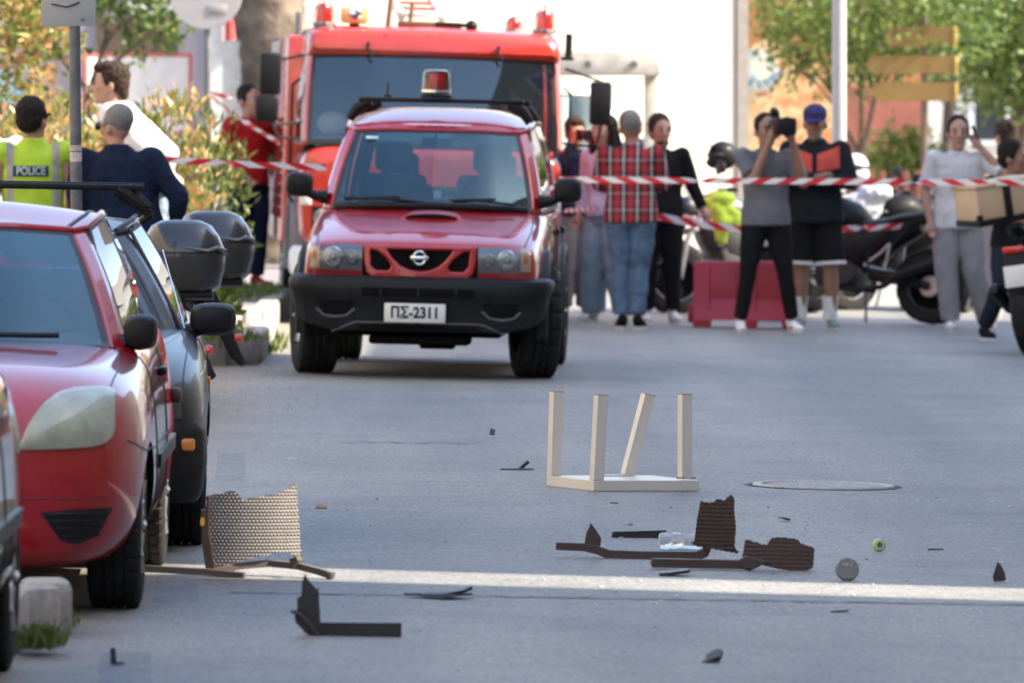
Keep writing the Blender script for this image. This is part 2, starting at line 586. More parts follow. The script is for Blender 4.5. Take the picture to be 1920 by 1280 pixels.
M_beige = mat('beige_render', (.50, .45, .37), .85, var=.1, scale=1.0, bump=.1)
M_greyr = mat('grey_render', (.32, .30, .28), .85, var=.12, scale=1.2, bump=.1)
k_ = -.1405 * 14     # unseen blocks shaped for their shade; side walls skewed along the sun's azimuth
building('apartment_building', [(9, -46), (9, 27.98), (23, 27.98 + k_), (23, -46)], 19, M_ochre, 'unseen tall ochre apartment block shading the road before the narrow alley', (0,), group=None)
building('apartment_building', [(9, 28.75), (9, 51), (23, 51), (23, 28.75 + k_)], 19, M_greyr, 'unseen tall grey apartment block shading the road just past the narrow alley', (0,))
building('low_building', [(9, 51.01), (9, 66.3), (23, 66.3 + k_), (23, 51.01)], 8.6, M_beige, 'lower beige building on the right that shades the waiting crowd', (0,))
building('apartment_building', [(-11.6, 60), (-11.6, -46), (-24, -46), (-24, 60)], 16, M_beige, 'long beige apartment block lining the left side of the street', (0,))
building('apartment_building', [(24, -75), (-24, -75), (-24, -90), (24, -90)], 15, M_greyr, 'grey apartment block added behind the viewer for reflections', (0,))  # unseen block added to show up in reflections

# white building behind the fire engine, turned a little to the right
M_cream = mat('cream_render', (.60, .54, .46), .85, var=.07, scale=1.5, bump=.12, bscale=30)
wa, wb = Vector((-2.15, 80.85)), Vector((2.38, 82.5))
building('corner_building', [tuple(wa), tuple(wb), (2.60, 96), (-2.15, 96)], 9, M_cream, 'sunlit cream building with a blank wall behind the fire engine', ())
M_shside = mat('shaded_side_grey', (.34, .30, .26), .85)  # grey strip coloured to stand for the building's side in shade
cb = bpy.data.objects['corner_building']
mb = MB(); mb.box(4.55, 4.67, 1.62, 2.3, -1, 9.0); mb.build('shaded_side', M_shside, cb, smooth=0)
# concrete portal with flat canopy to the right of the engine
pt_ = empty('entrance_portal', (1.0, 74, gz(.5)), label='concrete entrance portal with flat canopy beside the fire engine', cat='portal')
M_conc = mat('weathered_concrete', (.42, .40, .36), .85, var=.2, scale=6, bump=.3)
mb = MB(); mb.cbox((-.33, 0, 2.18), (1.5, .9, .24), .02); mb.build('canopy', M_conc, pt_)
for xx in (-1.0, .33):
    mb = MB(); mb.cbox((xx, .1, 1.03), (.13, .2, 2.06), .01); mb.build('column', M_conc, pt_)
for xx in (-.75, -.28, .16):
    mb = MB(); mb.lathe([(.001, -.03), (.035, -.03), (.035, 0), (.03, .01)], 10, 'Y', (xx, -.45, 2.17)); mb.build('bolt_cap', M_steel, pt_)

# graffiti wall building on the right
def mural():
    m = bpy.data.materials.new('mural_paint'); m.use_nodes = True
    nt = m.node_tree; L = nt.links; b = nt.nodes['Principled BSDF']; b.inputs['Roughness'].default_value = .85
    tc = node(nt, 'ShaderNodeTexCoord')
    n1 = node(nt, 'ShaderNodeTexNoise'); n1.inputs['Scale'].default_value = 1.9; n1.inputs['Detail'].default_value = 3; n1.inputs['Distortion'].default_value = 1.2
    L.new(tc.outputs['Object'], n1.inputs['Vector'])
    r = node(nt, 'ShaderNodeValToRGB'); e = r.color_ramp.elements; r.color_ramp.interpolation = 'CONSTANT'
    cols = [(.0, (.28, .09, .05)), (.34, (.36, .17, .08)), (.44, (.42, .28, .14)), (.52, (.46, .37, .22)), (.60, (.34, .13, .08)), (.65, (.42, .25, .14))]
    while len(e) < len(cols): e.new(.5)
    for q, (p, c) in zip(e, cols): q.position = p; q.color = (*c, 1)
    L.new(n1.outputs['Fac'], r.inputs[0])
    L.new(r.outputs[0], b.inputs['Base Color'])
    return m
M_mural = mural()
M_orange = mat('orange_render', (.30, .135, .06), .85, var=.15, scale=1.5)
M_redw = mat('red_render', (.20, .07, .055), .85, var=.25, scale=2)
building('painted_building', [(2.72, 97), (5.15, 97), (5.15, 110), (2.72, 110)], 8, M_orange, 'orange building with a painted mural on its lower wall', ())
pb = bpy.data.objects['painted_building']
mb = MB(); mb.prism([(.04, 0), (1.9, 0), (1.95, 1.9), (1.7, 2.35), (1.3, 2.5), (.9, 2.45), (.62, 2.62), (.3, 2.5), (.04, 2.1)], -.03, .05, 'Y'); mb.build('mural', M_mural, pb, smooth=0)
mb = MB(); mb.box(1.42, 2.42, -.05, .02, .0, 2.0); mb.build('lower_wall', M_redw, pb, smooth=0)
M_mcream = mat('mural_cream', (.70, .62, .42), .8, col2=(.12, .25, .38), scale=6)
mb = MB(); mb.lathe([(.001, -.045), (.27, -.045), (.27, -.02)], 24, 'Y', (.36, 0, 2.18)); mb.build('mural_disc', M_mcream, pb, smooth=0)
M_mblue = mat('mural_blue', (.06, .16, .28), .8)
mb = MB()
for k in range(5):
    a = R(200 + 36 * k); mb.tube([(.42 + .10 * math.cos(a), -.047, 2.12 + .06 * math.sin(a)), (.42 + .24 * math.cos(a + .5), -.047, 2.12 + .17 * math.sin(a + .5))], .02, 6)
mb.build('mural_swirl', M_mblue, pb)
building('pale_building', [(4.9, 150), (30, 150), (30, 165), (4.9, 165)], 12, M_cream, 'pale sunlit building far behind the direction signs', (0,))
building('far_building', [(-40, 190), (40, 190), (40, 200), (-40, 200)], 14, M_beige, 'broad beige building closing the view in the distance', (0,))

# left background: lilac building with shutter
M_lilac = mat('lilac_render', (.44, .40, .44), .85, var=.08, scale=1.5)
M_shut = mat('brown_shutter', (.15, .105, .075), .6, var=.2, scale=4)
building('shop_building', [(-9.4, 79.5), (-2.62, 79.5), (-2.62, 94), (-9.4, 94)], 8, M_lilac, 'lilac rendered shop building behind the hedge', ())
sb = bpy.data.objects['shop_building']
S9 = FPX / 79.5
def LX(px): return X(px, S9) + 9.4
sh = MB()
for k in range(26):
    x0 = LX(180) + (LX(335) - LX(180)) * k / 26
    sh.box(x0 + .003, x0 + (LX(335) - LX(180)) / 26 - .003, -.04, .02, 2.28, 2.68)
sh.build('roller_shutter', M_shut, sb, smooth=0)
mb = MB(); mb.box(LX(240), LX(350), -.06, .02, 2.70, 3.3); mb.build('fascia_panel', M_white, sb, smooth=0)
mb = MB(); mb.box(LX(395), LX(418), -.08, .02, 0, 3.4); mb.build('white_pilaster', M_white, sb, smooth=0)
mb = MB(); mb.tube([(LX(432), -.1, 2.3), (LX(432), -.1, 3.6)], .05, 10); mb.build('red_downpipe', mat('red_pipe', (.5, .06, .05), .5), sb)
# white board with red border in front of it
S8 = FPX / 76.5
bd = empty('notice_board', (X(260, S8), 76.5, gz(-4.2)), (0, 0, R(24)), label='large white notice board with thin red border behind the hedge', cat='board')
bw, bz0, bz1 = (355 - 168) / S8 / math.cos(R(24)), ZP(190, S8) - gz(-4.2) - .3, ZP(106, S8) - gz(-4.2)
mb = MB(); mb.box(-bw / 2, bw / 2, 0, .05, bz0, bz1); mb.build('panel', mat('board_white', (.8, .78, .78), .6), bd, smooth=0)
M_rb = mat('board_red', (.62, .12, .12), .5)
for q in ((-bw / 2 - .03, bw / 2 + .03, bz1, bz1 + .03), (-bw / 2 - .03, -bw / 2, bz0, bz1), (bw / 2, bw / 2 + .03, bz0, bz1), (-bw / 2 - .03, bw / 2 + .03, bz0 - .03, bz0)):
    mb = MB(); mb.box(q[0], q[1], -.01, .06, q[2], q[3]); mb.build('border', M_rb, bd, smooth=0)
for sx in (-.4, .4):
    mb = MB(); mb.tube([(sx, .03, -.1), (sx, .03, bz0)], .03, 8); mb.build('post', M_steel, bd)
# painted panel at far left
mp_ = empty('hoarding', (X(75, 190), 76.5, gz(-4.9)), label='painted hoarding with pale blue and flesh coloured shapes, far left', cat='panel')
mb = MB(); mb.box(-.75, .38, 0, .06, .5, 2.7); mb.build('panel', M_lilac, mp_, smooth=0)
M_mf = mat('mural_flesh', (.68, .44, .32), .8); M_lb = mat('mural_light_blue', (.36, .58, .68), .8)
mb = MB(); mb.prism([(-.06, 1.5), (.3, 1.5), (.26, 1.72), (.1, 1.86), (.06, 2.0), (-.02, 2.1), (-.12, 2.06), (-.12, 1.86)], -.006, .03, 'Y'); mb.build('painted_shape', M_mf, mp_, smooth=0)
mb = MB(); mb.prism([(-.6, 1.6), (-.36, 1.5), (-.17, 1.72), (-.19, 1.98), (-.34, 2.08), (-.62, 2.05)], -.006, .03, 'Y'); mb.build('painted_shape', M_lb, mp_, smooth=0)
for sx in (-.6, .25):
    mb = MB(); mb.tube([(sx, .03, -.1), (sx, .03, .5)], .03, 8); mb.build('post', M_steel, mp_)
# street cabinet
cbz = ZP(90, 190)
ca = empty('street_cabinet', (X(440, 190), D(190), gz(-2.7)), label='tall pale street cabinet beside the thick tree trunk', cat='cabinet')
mb = MB(); mb.cbox((0, 0, 1.2), (.23, .3, 2.3), .02); mb.build('body', mat('cabinet_paint', (.62, .60, .54), .5), ca)
mb = MB(); mb.cbox((0, -.153, 1.6), (.06, .01, .03)); mb.build('lock', M_black, ca)
mb = MB(); mb.cbox((0, 0, .05), (.26, .33, .16), .01); mb.build('plinth', M_conc, ca)

# ================================================================== VEHICLE TOOLKIT
def body_solid(name, stations, mats, arches, root, level=2, cabin=None):
    "closed lofted body; stations: (y, [half profile from bottom centre to top centre]); wheel arches are cut out"
    mb = MB(); rings = []
    for y, hp in stations:
        right = [(x, y, z) for x, z in hp]
        left = [(-x, y, z) for x, z in hp[-2:0:-1]]
        rings.append(right + left)
    mb.loft(rings)
    o = mb.build(name, mats, root, smooth=0)
    ss = o.modifiers.new('s', 'SUBSURF'); ss.levels = level; ss.render_levels = level
    bake(o)
    cut = []
    for (ay, az, ar, x0, x1) in arches:
        c = MB(); c.mi = 1
        c.lathe([(.0005, x0), (ar, x0), (ar, x1), (.0005, x1)], 40, 'X', (0, ay, az))
        co = c.build('cutter', mats, None, smooth=0)
        md = o.modifiers.new('b', 'BOOLEAN'); md.operation = 'DIFFERENCE'; md.object = co; md.solver = 'EXACT'
        co.parent = root
        cut.append(co)
    if cut: bake(o)
    for c in cut: drop(c)
    me = o.data
    if cabin:
        for p in me.polygons:
            c = p.center
            if cabin[0] < c.y < cabin[1] and abs(c.x) < cabin[2] and p.normal.z > .6:
                p.material_index = 1
            if c.z < cabin[3] and p.normal.z < -.9 and c.y > .6: p.material_index = 1
    me.shade_smooth(); me.set_sharp_from_angle(angle=R(32))
    bm = bmesh.new(); bm.from_mesh(me)
    bvh = BVHTree.FromBMesh(bm); bm.free()
    return o, bvh
AX = {'front': (Vector((0, 1, 0)), lambda a, b: Vector((a, -9, b))),
      'back': (Vector((0, -1, 0)), lambda a, b: Vector((a, 19, b))),
      'right': (Vector((-1, 0, 0)), lambda a, b: Vector((9, a, b))),
      'left': (Vector((1, 0, 0)), lambda a, b: Vector((-9, a, b))),
      'top': (Vector((0, 0, -1)), lambda a, b: Vector((a, b, 9)))}
def hit(bvh, axis, a, b, guess=None):
    d, f = AX[axis]
    o = f(a, b)
    h = bvh.ray_cast(o, d)
    if h[0] is not None: return h[0]
    q = Vector(o)
    if guess is not None:
        if axis in ('front', 'back'): q.y = guess.y
        elif axis in ('left', 'right'): q.x = guess.x
        else: q.z = guess.z
        return q
    if axis == 'front': q.y = .5
    elif axis == 'back': q.y = 3.5
    elif axis == 'top': q.z = .5
    else: q.x = .8 * (1 if axis == 'right' else -1)
    n = bvh.find_nearest(q)
    return n[0]
def resample(pl, n):
    pl = [Vector((*p, 0)) for p in pl]
    L = [0]
    for a, b in zip(pl, pl[1:]): L.append(L[-1] + (b - a).length)
    out = []
    for i in range(n + 1):
        t = L[-1] * i / n
        k = 0
        while k < len(L) - 2 and L[k + 1] < t: k += 1
        q = (t - L[k]) / max(1e-9, L[k + 1] - L[k])
        out.append(pl[k].lerp(pl[k + 1], q))
    return out
def patch(name, bvh, axis, top, bot, m, root, off=.004, nu=16, nv=8, skirt=.03, dome=0.0, smooth=50):
    "panel that follows the body surface, outlined by two polylines seen along an axis"
    T, B = resample(top, nu), resample(bot, nu)
    d, _ = AX[axis]
    mb = MB(); G = []; last = None
    for j in range(nv + 1):
        row = []
        for i in range(nu + 1):
            p = B[i].lerp(T[i], j / nv)
            h = hit(bvh, axis, p.x, p.y, last); last = h
            e = dome * (1 - (2 * i / nu - 1) ** 2) * (1 - (2 * j / nv - 1) ** 2)
            row.append(h - d * (off + e))
        G.append(row)
    ids = [[mb.pt(p) for p in r] for r in G]
    for j in range(nv):
        for i in range(nu):
            mb.face([ids[j][i], ids[j][i + 1], ids[j + 1][i + 1], ids[j + 1][i]])
    if skirt:
        loop = [(0, i) for i in range(nu)] + [(j, nu) for j in range(nv)] + [(nv, i) for i in range(nu, 0, -1)] + [(j, 0) for j in range(nv, 0, -1)]
        inn = [mb.pt(G[j][i] + d * skirt) for j, i in loop]
        for k in range(len(loop)):
            k2 = (k + 1) % len(loop)
            mb.face([ids[loop[k][0]][loop[k][1]], inn[k], inn[k2], ids[loop[k2][0]][loop[k2][1]]])
    return mb.build(name, m, root, smooth=smooth)
def line(name, bvh, axis, pts, m, root, r=.004, n=24, off=0.0):
    P = resample(pts, n); d, _ = AX[axis]; last = None; path = []
    for p in P:
        h = hit(bvh, axis, p.x, p.y, last); last = h; path.append(h - d * off)
    mb = MB(); mb.tube(path, r, 6); return mb.build(name, m, root)
def split(o):
    "each loose piece of a mesh becomes an object of its own"
    bm = bmesh.new(); bm.from_mesh(o.data); bm.faces.ensure_lookup_table()
    seen = set(); groups = []
    for f in bm.faces:
        if f.index in seen: continue
        st_ = [f]; seen.add(f.index); g = []
        while st_:
            q = st_.pop(); g.append(q.index)
            for e in q.edges:
                for h in e.link_faces:
                    if h.index not in seen: seen.add(h.index); st_.append(h)
        groups.append(g)
    bm.free()
    if len(groups) < 2: return [o]
    out = []
    me = o.data
    for g in groups:
        mp = {}; vs = []; fs = []
        for fi in g:
            ids = []
            for vi in me.polygons[fi].vertices:
                if vi not in mp: mp[vi] = len(vs); vs.append(tuple(me.vertices[vi].co))
                ids.append(mp[vi])
            fs.append(ids)
        n = bpy.data.meshes.new(o.name); n.from_pydata(vs, [], fs); n.materials.append(me.materials[0]); n.shade_smooth(); n.set_sharp_from_angle(angle=R(40))
        q = bpy.data.objects.new({'pillars': 'pillar'}.get(o.name.split('.')[0], o.name.split('.')[0]), n); COL.objects.link(q); q.parent = o.parent
        out.append(q)
    drop(o)
    return out
def greenhouse(root, bot, top, segs, paint, glass, crown=.05, bulge=.02, rpow=2.0, nroof=8, screen=None):
    screen = screen or (M_screen if glass is M_glass else glass)
    "cabin: pillars, glass and roof from a belt loop and a roof loop (right half, front centre to rear centre)"
    bot = [Vector(p) for p in bot]; top = [Vector(p) for p in top]
    yc = sum(p.y for p in bot) / len(bot)
    V = [0, .05] + [.05 + .9 * k / 6 for k in range(1, 7)] + [1]
    def col(i, t):
        b = bot[i].lerp(bot[i + 1], t); tp = top[i].lerp(top[i + 1], t)
        along = bot[i + 1] - bot[i]; up = tp - b
        nrm = along.cross(up)
        if nrm.length > 1e-9: nrm.normalize()
        c = Vector((b.x, b.y - yc, 0))
        if nrm.dot(c) < 0: nrm = -nrm
        return [b.lerp(tp, v) + nrm * bulge * 4 * v * (1 - v) for v in V]
    runs = []
    for i, s_ in enumerate(segs):
        if runs and runs[-1][0] == s_: runs[-1][1].append(i)
        else: runs.append([s_, [i]])
    pil = MB(); seal = MB()
    out = {}
    for typ, idx in runs:
        L = sum((bot[i + 1] - bot[i]).length for i in idx)
        cols = []
        e = min(.3, .028 / ((bot[idx[0] + 1] - bot[idx[0]]).length + 1e-6)); e2 = min(.3, .028 / ((bot[idx[-1] + 1] - bot[idx[-1]]).length + 1e-6))
        for i in idx:
            ts = [0, .25, .5, .75]
            if typ not in ('paint', 'black'):
                if i == idx[0] and bot[i].x > .01: ts = [0, e, .35, .7]
                if i == idx[-1] and bot[i + 1].x > .01: ts = ts[:-1] + [.7, 1 - e2]
            for t in sorted(set(ts)): cols.append(col(i, t))
        cols.append(col(idx[-1], 1))
        for sg in (1, -1):
            mir = lambda p: Vector((p.x * sg, p.y, p.z))
            tgt = None
            if typ == 'paint': tgt = pil
            elif typ == 'black': tgt = seal
            else:
                key = typ if (bot[idx[0]].x < .01 or bot[idx[-1] + 1].x < .01) else (typ, idx[0], sg)
                gl = out.setdefault(key, MB())
            nc = len(cols) - 1
            for c in range(nc):
                for k in range(len(V) - 1):
                    q = [mir(cols[c][k]), mir(cols[c + 1][k]), mir(cols[c + 1][k + 1]), mir(cols[c][k + 1])]
                    if tgt is not None: tgt.quad(*q)
                    else:
                        edge = k == 0 or k == len(V) - 2 or (c == 0 and bot[idx[0]].x > .01) or (c == nc - 1 and bot[idx[-1] + 1].x > .01)
                        (seal if edge else gl).quad(*q)
    def weld(mb, name, m):
        o = mb.build(name, m, root, smooth=0)
        bm = bmesh.new(); bm.from_mesh(o.data); bmesh.ops.remove_doubles(bm, verts=bm.verts, dist=.0008); bmesh.ops.recalc_face_normals(bm, faces=bm.faces); bm.to_mesh(o.data); bm.free()
        o.data.shade_smooth(); o.data.set_sharp_from_angle(angle=R(40)); return o
    res = {}
    po = weld(pil, 'pillars', paint)
    so = weld(seal, 'window_seal', M_seal)
    for m_ in split(po):
        sl = m_.modifiers.new('t', 'SOLIDIFY'); sl.thickness = .02; sl.offset = -1
    split(so)
    for key, mb in out.items():
        nm = {'ws': 'windscreen', 'rear': 'rear_window'}.get(key if isinstance(key, str) else key[0], 'side_window')
        res[key] = weld(mb, nm, screen if nm == 'windscreen' else glass)
    # roof
    rf = MB(); rows = []
    y0, y1 = top[0].y, top[-1].y
    for p in [top[0].lerp(top[1], .5)] + top[1:-1] + [top[-1].lerp(top[-2], .5)]:
        t = (p.y - y0) / (y1 - y0)
        cr = crown * (.25 + .75 * math.sin(math.pi * min(1, max(0, t)) ** .7))
        rows.append([(p.x * (2 * k / nroof - 1), p.y, p.z + cr * (1 - abs(2 * k / nroof - 1) ** rpow)) for k in range(nroof + 1)])
    rf.loft(rows, cap=False, closed=False)
    ro = rf.build('roof', paint, root, smooth=0)
    # front and rear lips join the windscreen header
    ss = ro.modifiers.new('s', 'SUBSURF'); ss.levels = 2; ss.render_levels = 2; ss.boundary_smooth = 'PRESERVE_CORNERS'
    bake(ro); ro.data.shade_smooth()
    sl = ro.modifiers.new('t', 'SOLIDIFY'); sl.thickness = .02; sl.offset = -1
    hd = MB()
    fr = [top[0]] + [top[1], top[2]]; pts = [(p.x, p.y + .005, p.z) for p in fr]
    hd.tube([(-x, y, z) for x, y, z in pts[::-1]] + pts[1:], .016, 8); hd.build('roof_header', paint, root)
    hd = MB()
    fr = [top[-1], top[-2]]; pts = [(p.x, p.y, p.z) for p in fr]
    hd.tube([(-x, y, z) for x, y, z in pts[::-1]] + pts[1:], .016, 8); hd.build('roof_header', paint, root)
    for sg in (1, -1):
        rl = MB(); rl.tube([(p.x * sg, p.y, p.z) for p in top[2:-1]], .014, 8); rl.build('roof_rail', paint, root)
    return res
def wheel(root, loc, rad, w, rim, steer=0, side=1, spokes=5, tread=80, rimmat=None, coarse=False):
    "wheel part (rim) with tyre and hub as pieces; axis X, outer face towards side"
    mb = MB()
    ri = rim
    o_ = side * w * .42
    mb.lathe([(.001, o_ * .55), (.06, o_ * .6), (ri * .45, o_ * .35), (ri * .8, o_ * .2), (ri * .93, o_ * .6), (ri, o_), (ri * 1.02, o_ * .9), (ri * .97, o_ * .3), (ri * .95, -o_ * .8), (ri, -o_)], 30, 'X')
    for k in range(spokes):
        a = 2 * math.pi * k / spokes
        mb.tube([(o_ * .75, .04 * math.cos(a), .04 * math.sin(a)), (o_ * .8, ri * .55 * math.cos(a), ri * .55 * math.sin(a)), (o_ * .85, ri * .95 * math.cos(a), ri * .95 * math.sin(a))], [.04, .03, .035], 8, flat=(1, .7))
    r = mb.build('wheel', rimmat or M_alloy, root, loc=loc, rot=(0, 0, steer))
    t = MB()
    h = w / 2
    gd = .014 if coarse else .008
    P = [(ri * .98, -h * .78), (ri * 1.03, -h * .95), ((ri + rad) / 2, -h * 1.02), (rad - .03, -h * .98), (rad - .008, -h * .9), (rad, -h * .8), (rad, -h * .42), (rad - gd, -h * .41), (rad - gd, -h * .33), (rad, -h * .32), (rad, -h * .06), (rad - gd, -h * .05)]
    P = P + [(a, -b) for a, b in P[::-1]]
    n = tread * 2
    N = len(P)
    def mod(i, j):
        ii = min(i, N - 1 - i)
        ph = j if i < N / 2 else j + (3 if coarse else 1)
        if 3 <= ii <= 6: return -gd if ph % 5 == 0 else 0
        if 9 <= ii <= 10: return -gd * .8 if ph % 7 == 0 else 0
        return 0
    t.lathe(P, n, 'X', closed=True, mod=mod)
    t.build('tyre', M_rubber, r, smooth=28)
    hb = MB(); hb.lathe([(.001, o_ * .95), (.03, o_ * .94), (.036, o_ * .8), (.036, o_ * .4)], 14, 'X'); hb.build('hub_cap', M_alloy, r)
    dk = MB(); dk.lathe([(.001, o_ * .12), (ri * .9, o_ * .1), (ri * .9, -o_ * .5)], 24, 'X'); dk.build('brake_disc', M_dark, r)
    return r
def seat(root, x, y, z, m, w=.46, h=.62, head=True):
    mb = MB()
    mb.M = Matrix.Translation((x, y, z)) @ Matrix.Rotation(R(-12), 4, 'X')
    mb.cbox((0, 0, h / 2), (w, .12, h), .05)
    mb.M = Matrix.Translation((x, y, z))
    mb.cbox((0, -.22, -.02), (w, .45, .12), .04)
    o = mb.build('seat', m, root)
    if head:
        hm = MB(); hm.M = Matrix.Translation((x, y + h * .2, z)) @ Matrix.Rotation(R(-8), 4, 'X')
        hm.cbox((0, 0, h + .11), (.28, .1, .2), .045)
        for sx in (-.06, .06): hm.tube([(sx, 0, h - .03), (sx, 0, h + .06)], .007, 6)
        hm.build('headrest', m, o)
    return o
def steering(root, x, y, z, r=.185, m=None):
    mb = MB(); M = Matrix.Translation((x, y, z)) @ Matrix.Rotation(R(62), 4, 'X')
    mb.M = M
    mb.tube([(r * math.cos(2 * math.pi * k / 28), r * math.sin(2 * math.pi * k / 28), 0) for k in range(29)], .014, 8, cap=False)
    mb.lathe([(.001, .03), (.06, .025), (.07, 0)], 16)
    for a in (-20, 200, 270):
        mb.tube([(0, 0, .01), (r * math.cos(R(a)), r * math.sin(R(a)), 0)], .012, 6)
    return mb.build('steering_wheel', m or M_black, root)
def mirror(root, side, x, y, z, w=.19, h=.14, d=.10, m=None, arm=True, body='mirror'):
    "door mirror: rounded housing with arm and glass"
    mb = MB()
    rings = []
    n = 16
    for yy, sc in ((-d * .5, .55), (-d * .42, .8), (-d * .2, .95), (.0, 1.0), (d * .4, 1.0), (d * .5, .97)):
        ring = []
        for k in range(n):
            a = 2 * math.pi * k / n
            c, s_ = math.cos(a), math.sin(a)
            ex = math.copysign(abs(c) ** .6, c); ez = math.copysign(abs(s_) ** .6, s_)
            ring.append((x + side * w / 2 + ex * w / 2 * sc, y + yy, z + ez * h / 2 * sc - (.02 * h if ex * side < 0 else 0)))
        rings.append(ring)
    mb.loft(rings)
    if arm:
        mb.tube([(x + side * w * .2, y, z - h * .3), (x - side * .02, y + .01, z - h * .45), (x - side * .10, y + .02, z - h * .5)], [.03, .035, .05], 8)
    o = mb.build(body, m or M_black, root)
    g = MB(); g.cbox((x + side * w / 2, y + d * .51, z), (w * .85, .004, h * .8)); g.build('mirror_glass', M_chrome, o)
    return o
def paint(name, col, rough=.28, coat=1.0, flake=.0, metal=0.0):
    return mat(name, col, rough, metal, coat, var=.13, scale=9, spec=.25)
M_redcar = paint('red_car_paint', (.33, .004, .010), .3, 1.0)
M_redsuv = paint('fire_red_paint', (.36, .006, .012), .3, 1.0)
M_greycar = paint('dark_grey_green_paint', (.020, .025, .024), .35, .35)
M_blackcar = paint('black_car_paint', (.012, .013, .015), .15)
M_hazy = mat('hazed_headlight', (.40, .43, .33), .3, coat=.8, var=.25, scale=9)
M_hazy.node_tree.nodes['Principled BSDF'].inputs['Alpha'].default_value = .82
M_plate = mat('plate_white', (.72, .72, .68), .45, var=.05)
M_int = mat('interior_grey', (.07, .075, .08), .85)
M_intl = mat('interior_sunlit', (.32, .29, .24), .85)  # paler than the front seats, to stand for sun on the rear bench

def bvh_of(o):
    bm = bmesh.new(); bm.from_mesh(o.data); t = BVHTree.FromBMesh(bm); bm.free(); return t
def hatchback(root, P, roof_strip=True):
    st = P['stations']
    o, bvh = body_solid('body', st, [P['paint'], M_dark], [(P['axle'], P['ar'] - .03, P['ar'] + .045, P['hw'] - .27, P['hw'] + .3), (P['axle'], P['ar'] - .03, P['ar'] + .045, -P['hw'] - .3, -P['hw'] + .27),
                   (P['axle2'], P['ar'] - .03, P['ar'] + .045, P['hw'] - .27, P['hw'] + .3), (P['axle2'], P['ar'] - .03, P['ar'] + .045, -P['hw'] - .3, -P['hw'] + .27)], root, cabin=P['cabin'])
    greenhouse(root, P['bot'], P['top'], P['segs'], P['paint'], P.get('glass', M_glass), P.get('crown', .05))
    for sx in (-1, 1):
        for ya in (P['axle'], P['axle2']):
            wheel(root, (sx * (P['hw'] - P.get('inset', .12)), ya, P['ar']), P['ar'], P['tw'], P['rim'], side=sx, rimmat=P.get('rimmat'))
    ub = MB(); ub.box(-P['hw'] + .3, P['hw'] - .3, .5, P['len'] - .3, .17, .3); ub.build('underbody', M_dark, root)
    return o, bvh

def hp(zb, wb, wm, zm, ws, zs, we, ze, zt):
    return [(0, zb), (wb * .8, zb), (wb, zb + .05), (wm, zm), (ws, zs), (we, ze), (we * .55, zt - (zt - ze) * .25), (0, zt)]
FI = dict(paint=M_redcar, hw=.84, axle=.75, axle2=3.22, ar=.29, tw=.19, rim=.18, len=3.85, cabin=(1.2, 3.5, .66, .24), crown=.05)
FI['stations'] = [
    (0.00, hp(.27, .36, .46, .45, .42, .60, .36, .655, .665)), (.03, hp(.20, .52, .62, .44, .57, .63, .50, .70, .715)), (.13, hp(.165, .68, .76, .44, .71, .68, .62, .765, .79)),
    (.36, hp(.155, .78, .83, .46, .80, .74, .69, .845, .875)), (.75, hp(.19, .82, .85, .48, .825, .795, .71, .875, .91)), (1.15, hp(.19, .83, .85, .50, .82, .84, .72, .905, .94)),
    (1.45, hp(.19, .83, .85, .50, .815, .87, .73, .935, .93)), (2.4, hp(.19, .83, .85, .52, .81, .90, .73, .955, .94)), (3.1, hp(.20, .83, .86, .55, .81, .94, .72, .985, .96)),
    (3.5, hp(.22, .80, .83, .55, .78, .94, .66, 1.0, .99)), (3.75, hp(.25, .70, .77, .55, .72, .93, .58, .99, 1.0)), (3.84, hp(.30, .55, .66, .55, .60, .90, .48, .95, .96))]
FI['bot'] = [(0, .99, .89), (.36, 1.05, .885), (.675, 1.22, .87), (.735, 1.32, .865), (.745, 2.25, .92), (.745, 2.35, .92), (.72, 3.2, .96), (.62, 3.58, .98), (0, 3.68, .98)]
FI['top'] = [(0, 1.84, 1.335), (.27, 1.87, 1.332), (.48, 1.95, 1.32), (.53, 2.04, 1.33), (.575, 2.3, 1.375), (.575, 2.4, 1.38), (.555, 3.05, 1.365), (.47, 3.3, 1.34), (0, 3.36, 1.34)]
FI['segs'] = ['ws', 'ws', 'paint', 'side1', 'black', 'side2', 'paint', 'rear']

rc = empty('red_hatchback', (-2.13, 26.85, gz(-2.13)), (0, R(1.15), R(0.6)), 'red parked hatchback with large milky headlight, nearest whole car on the left', 'car')
body, bv = hatchback(rc, FI)
rbv = bvh_of([c for c in rc.children if c.name.startswith('roof') and 'rail' not in c.name and 'header' not in c.name][0])
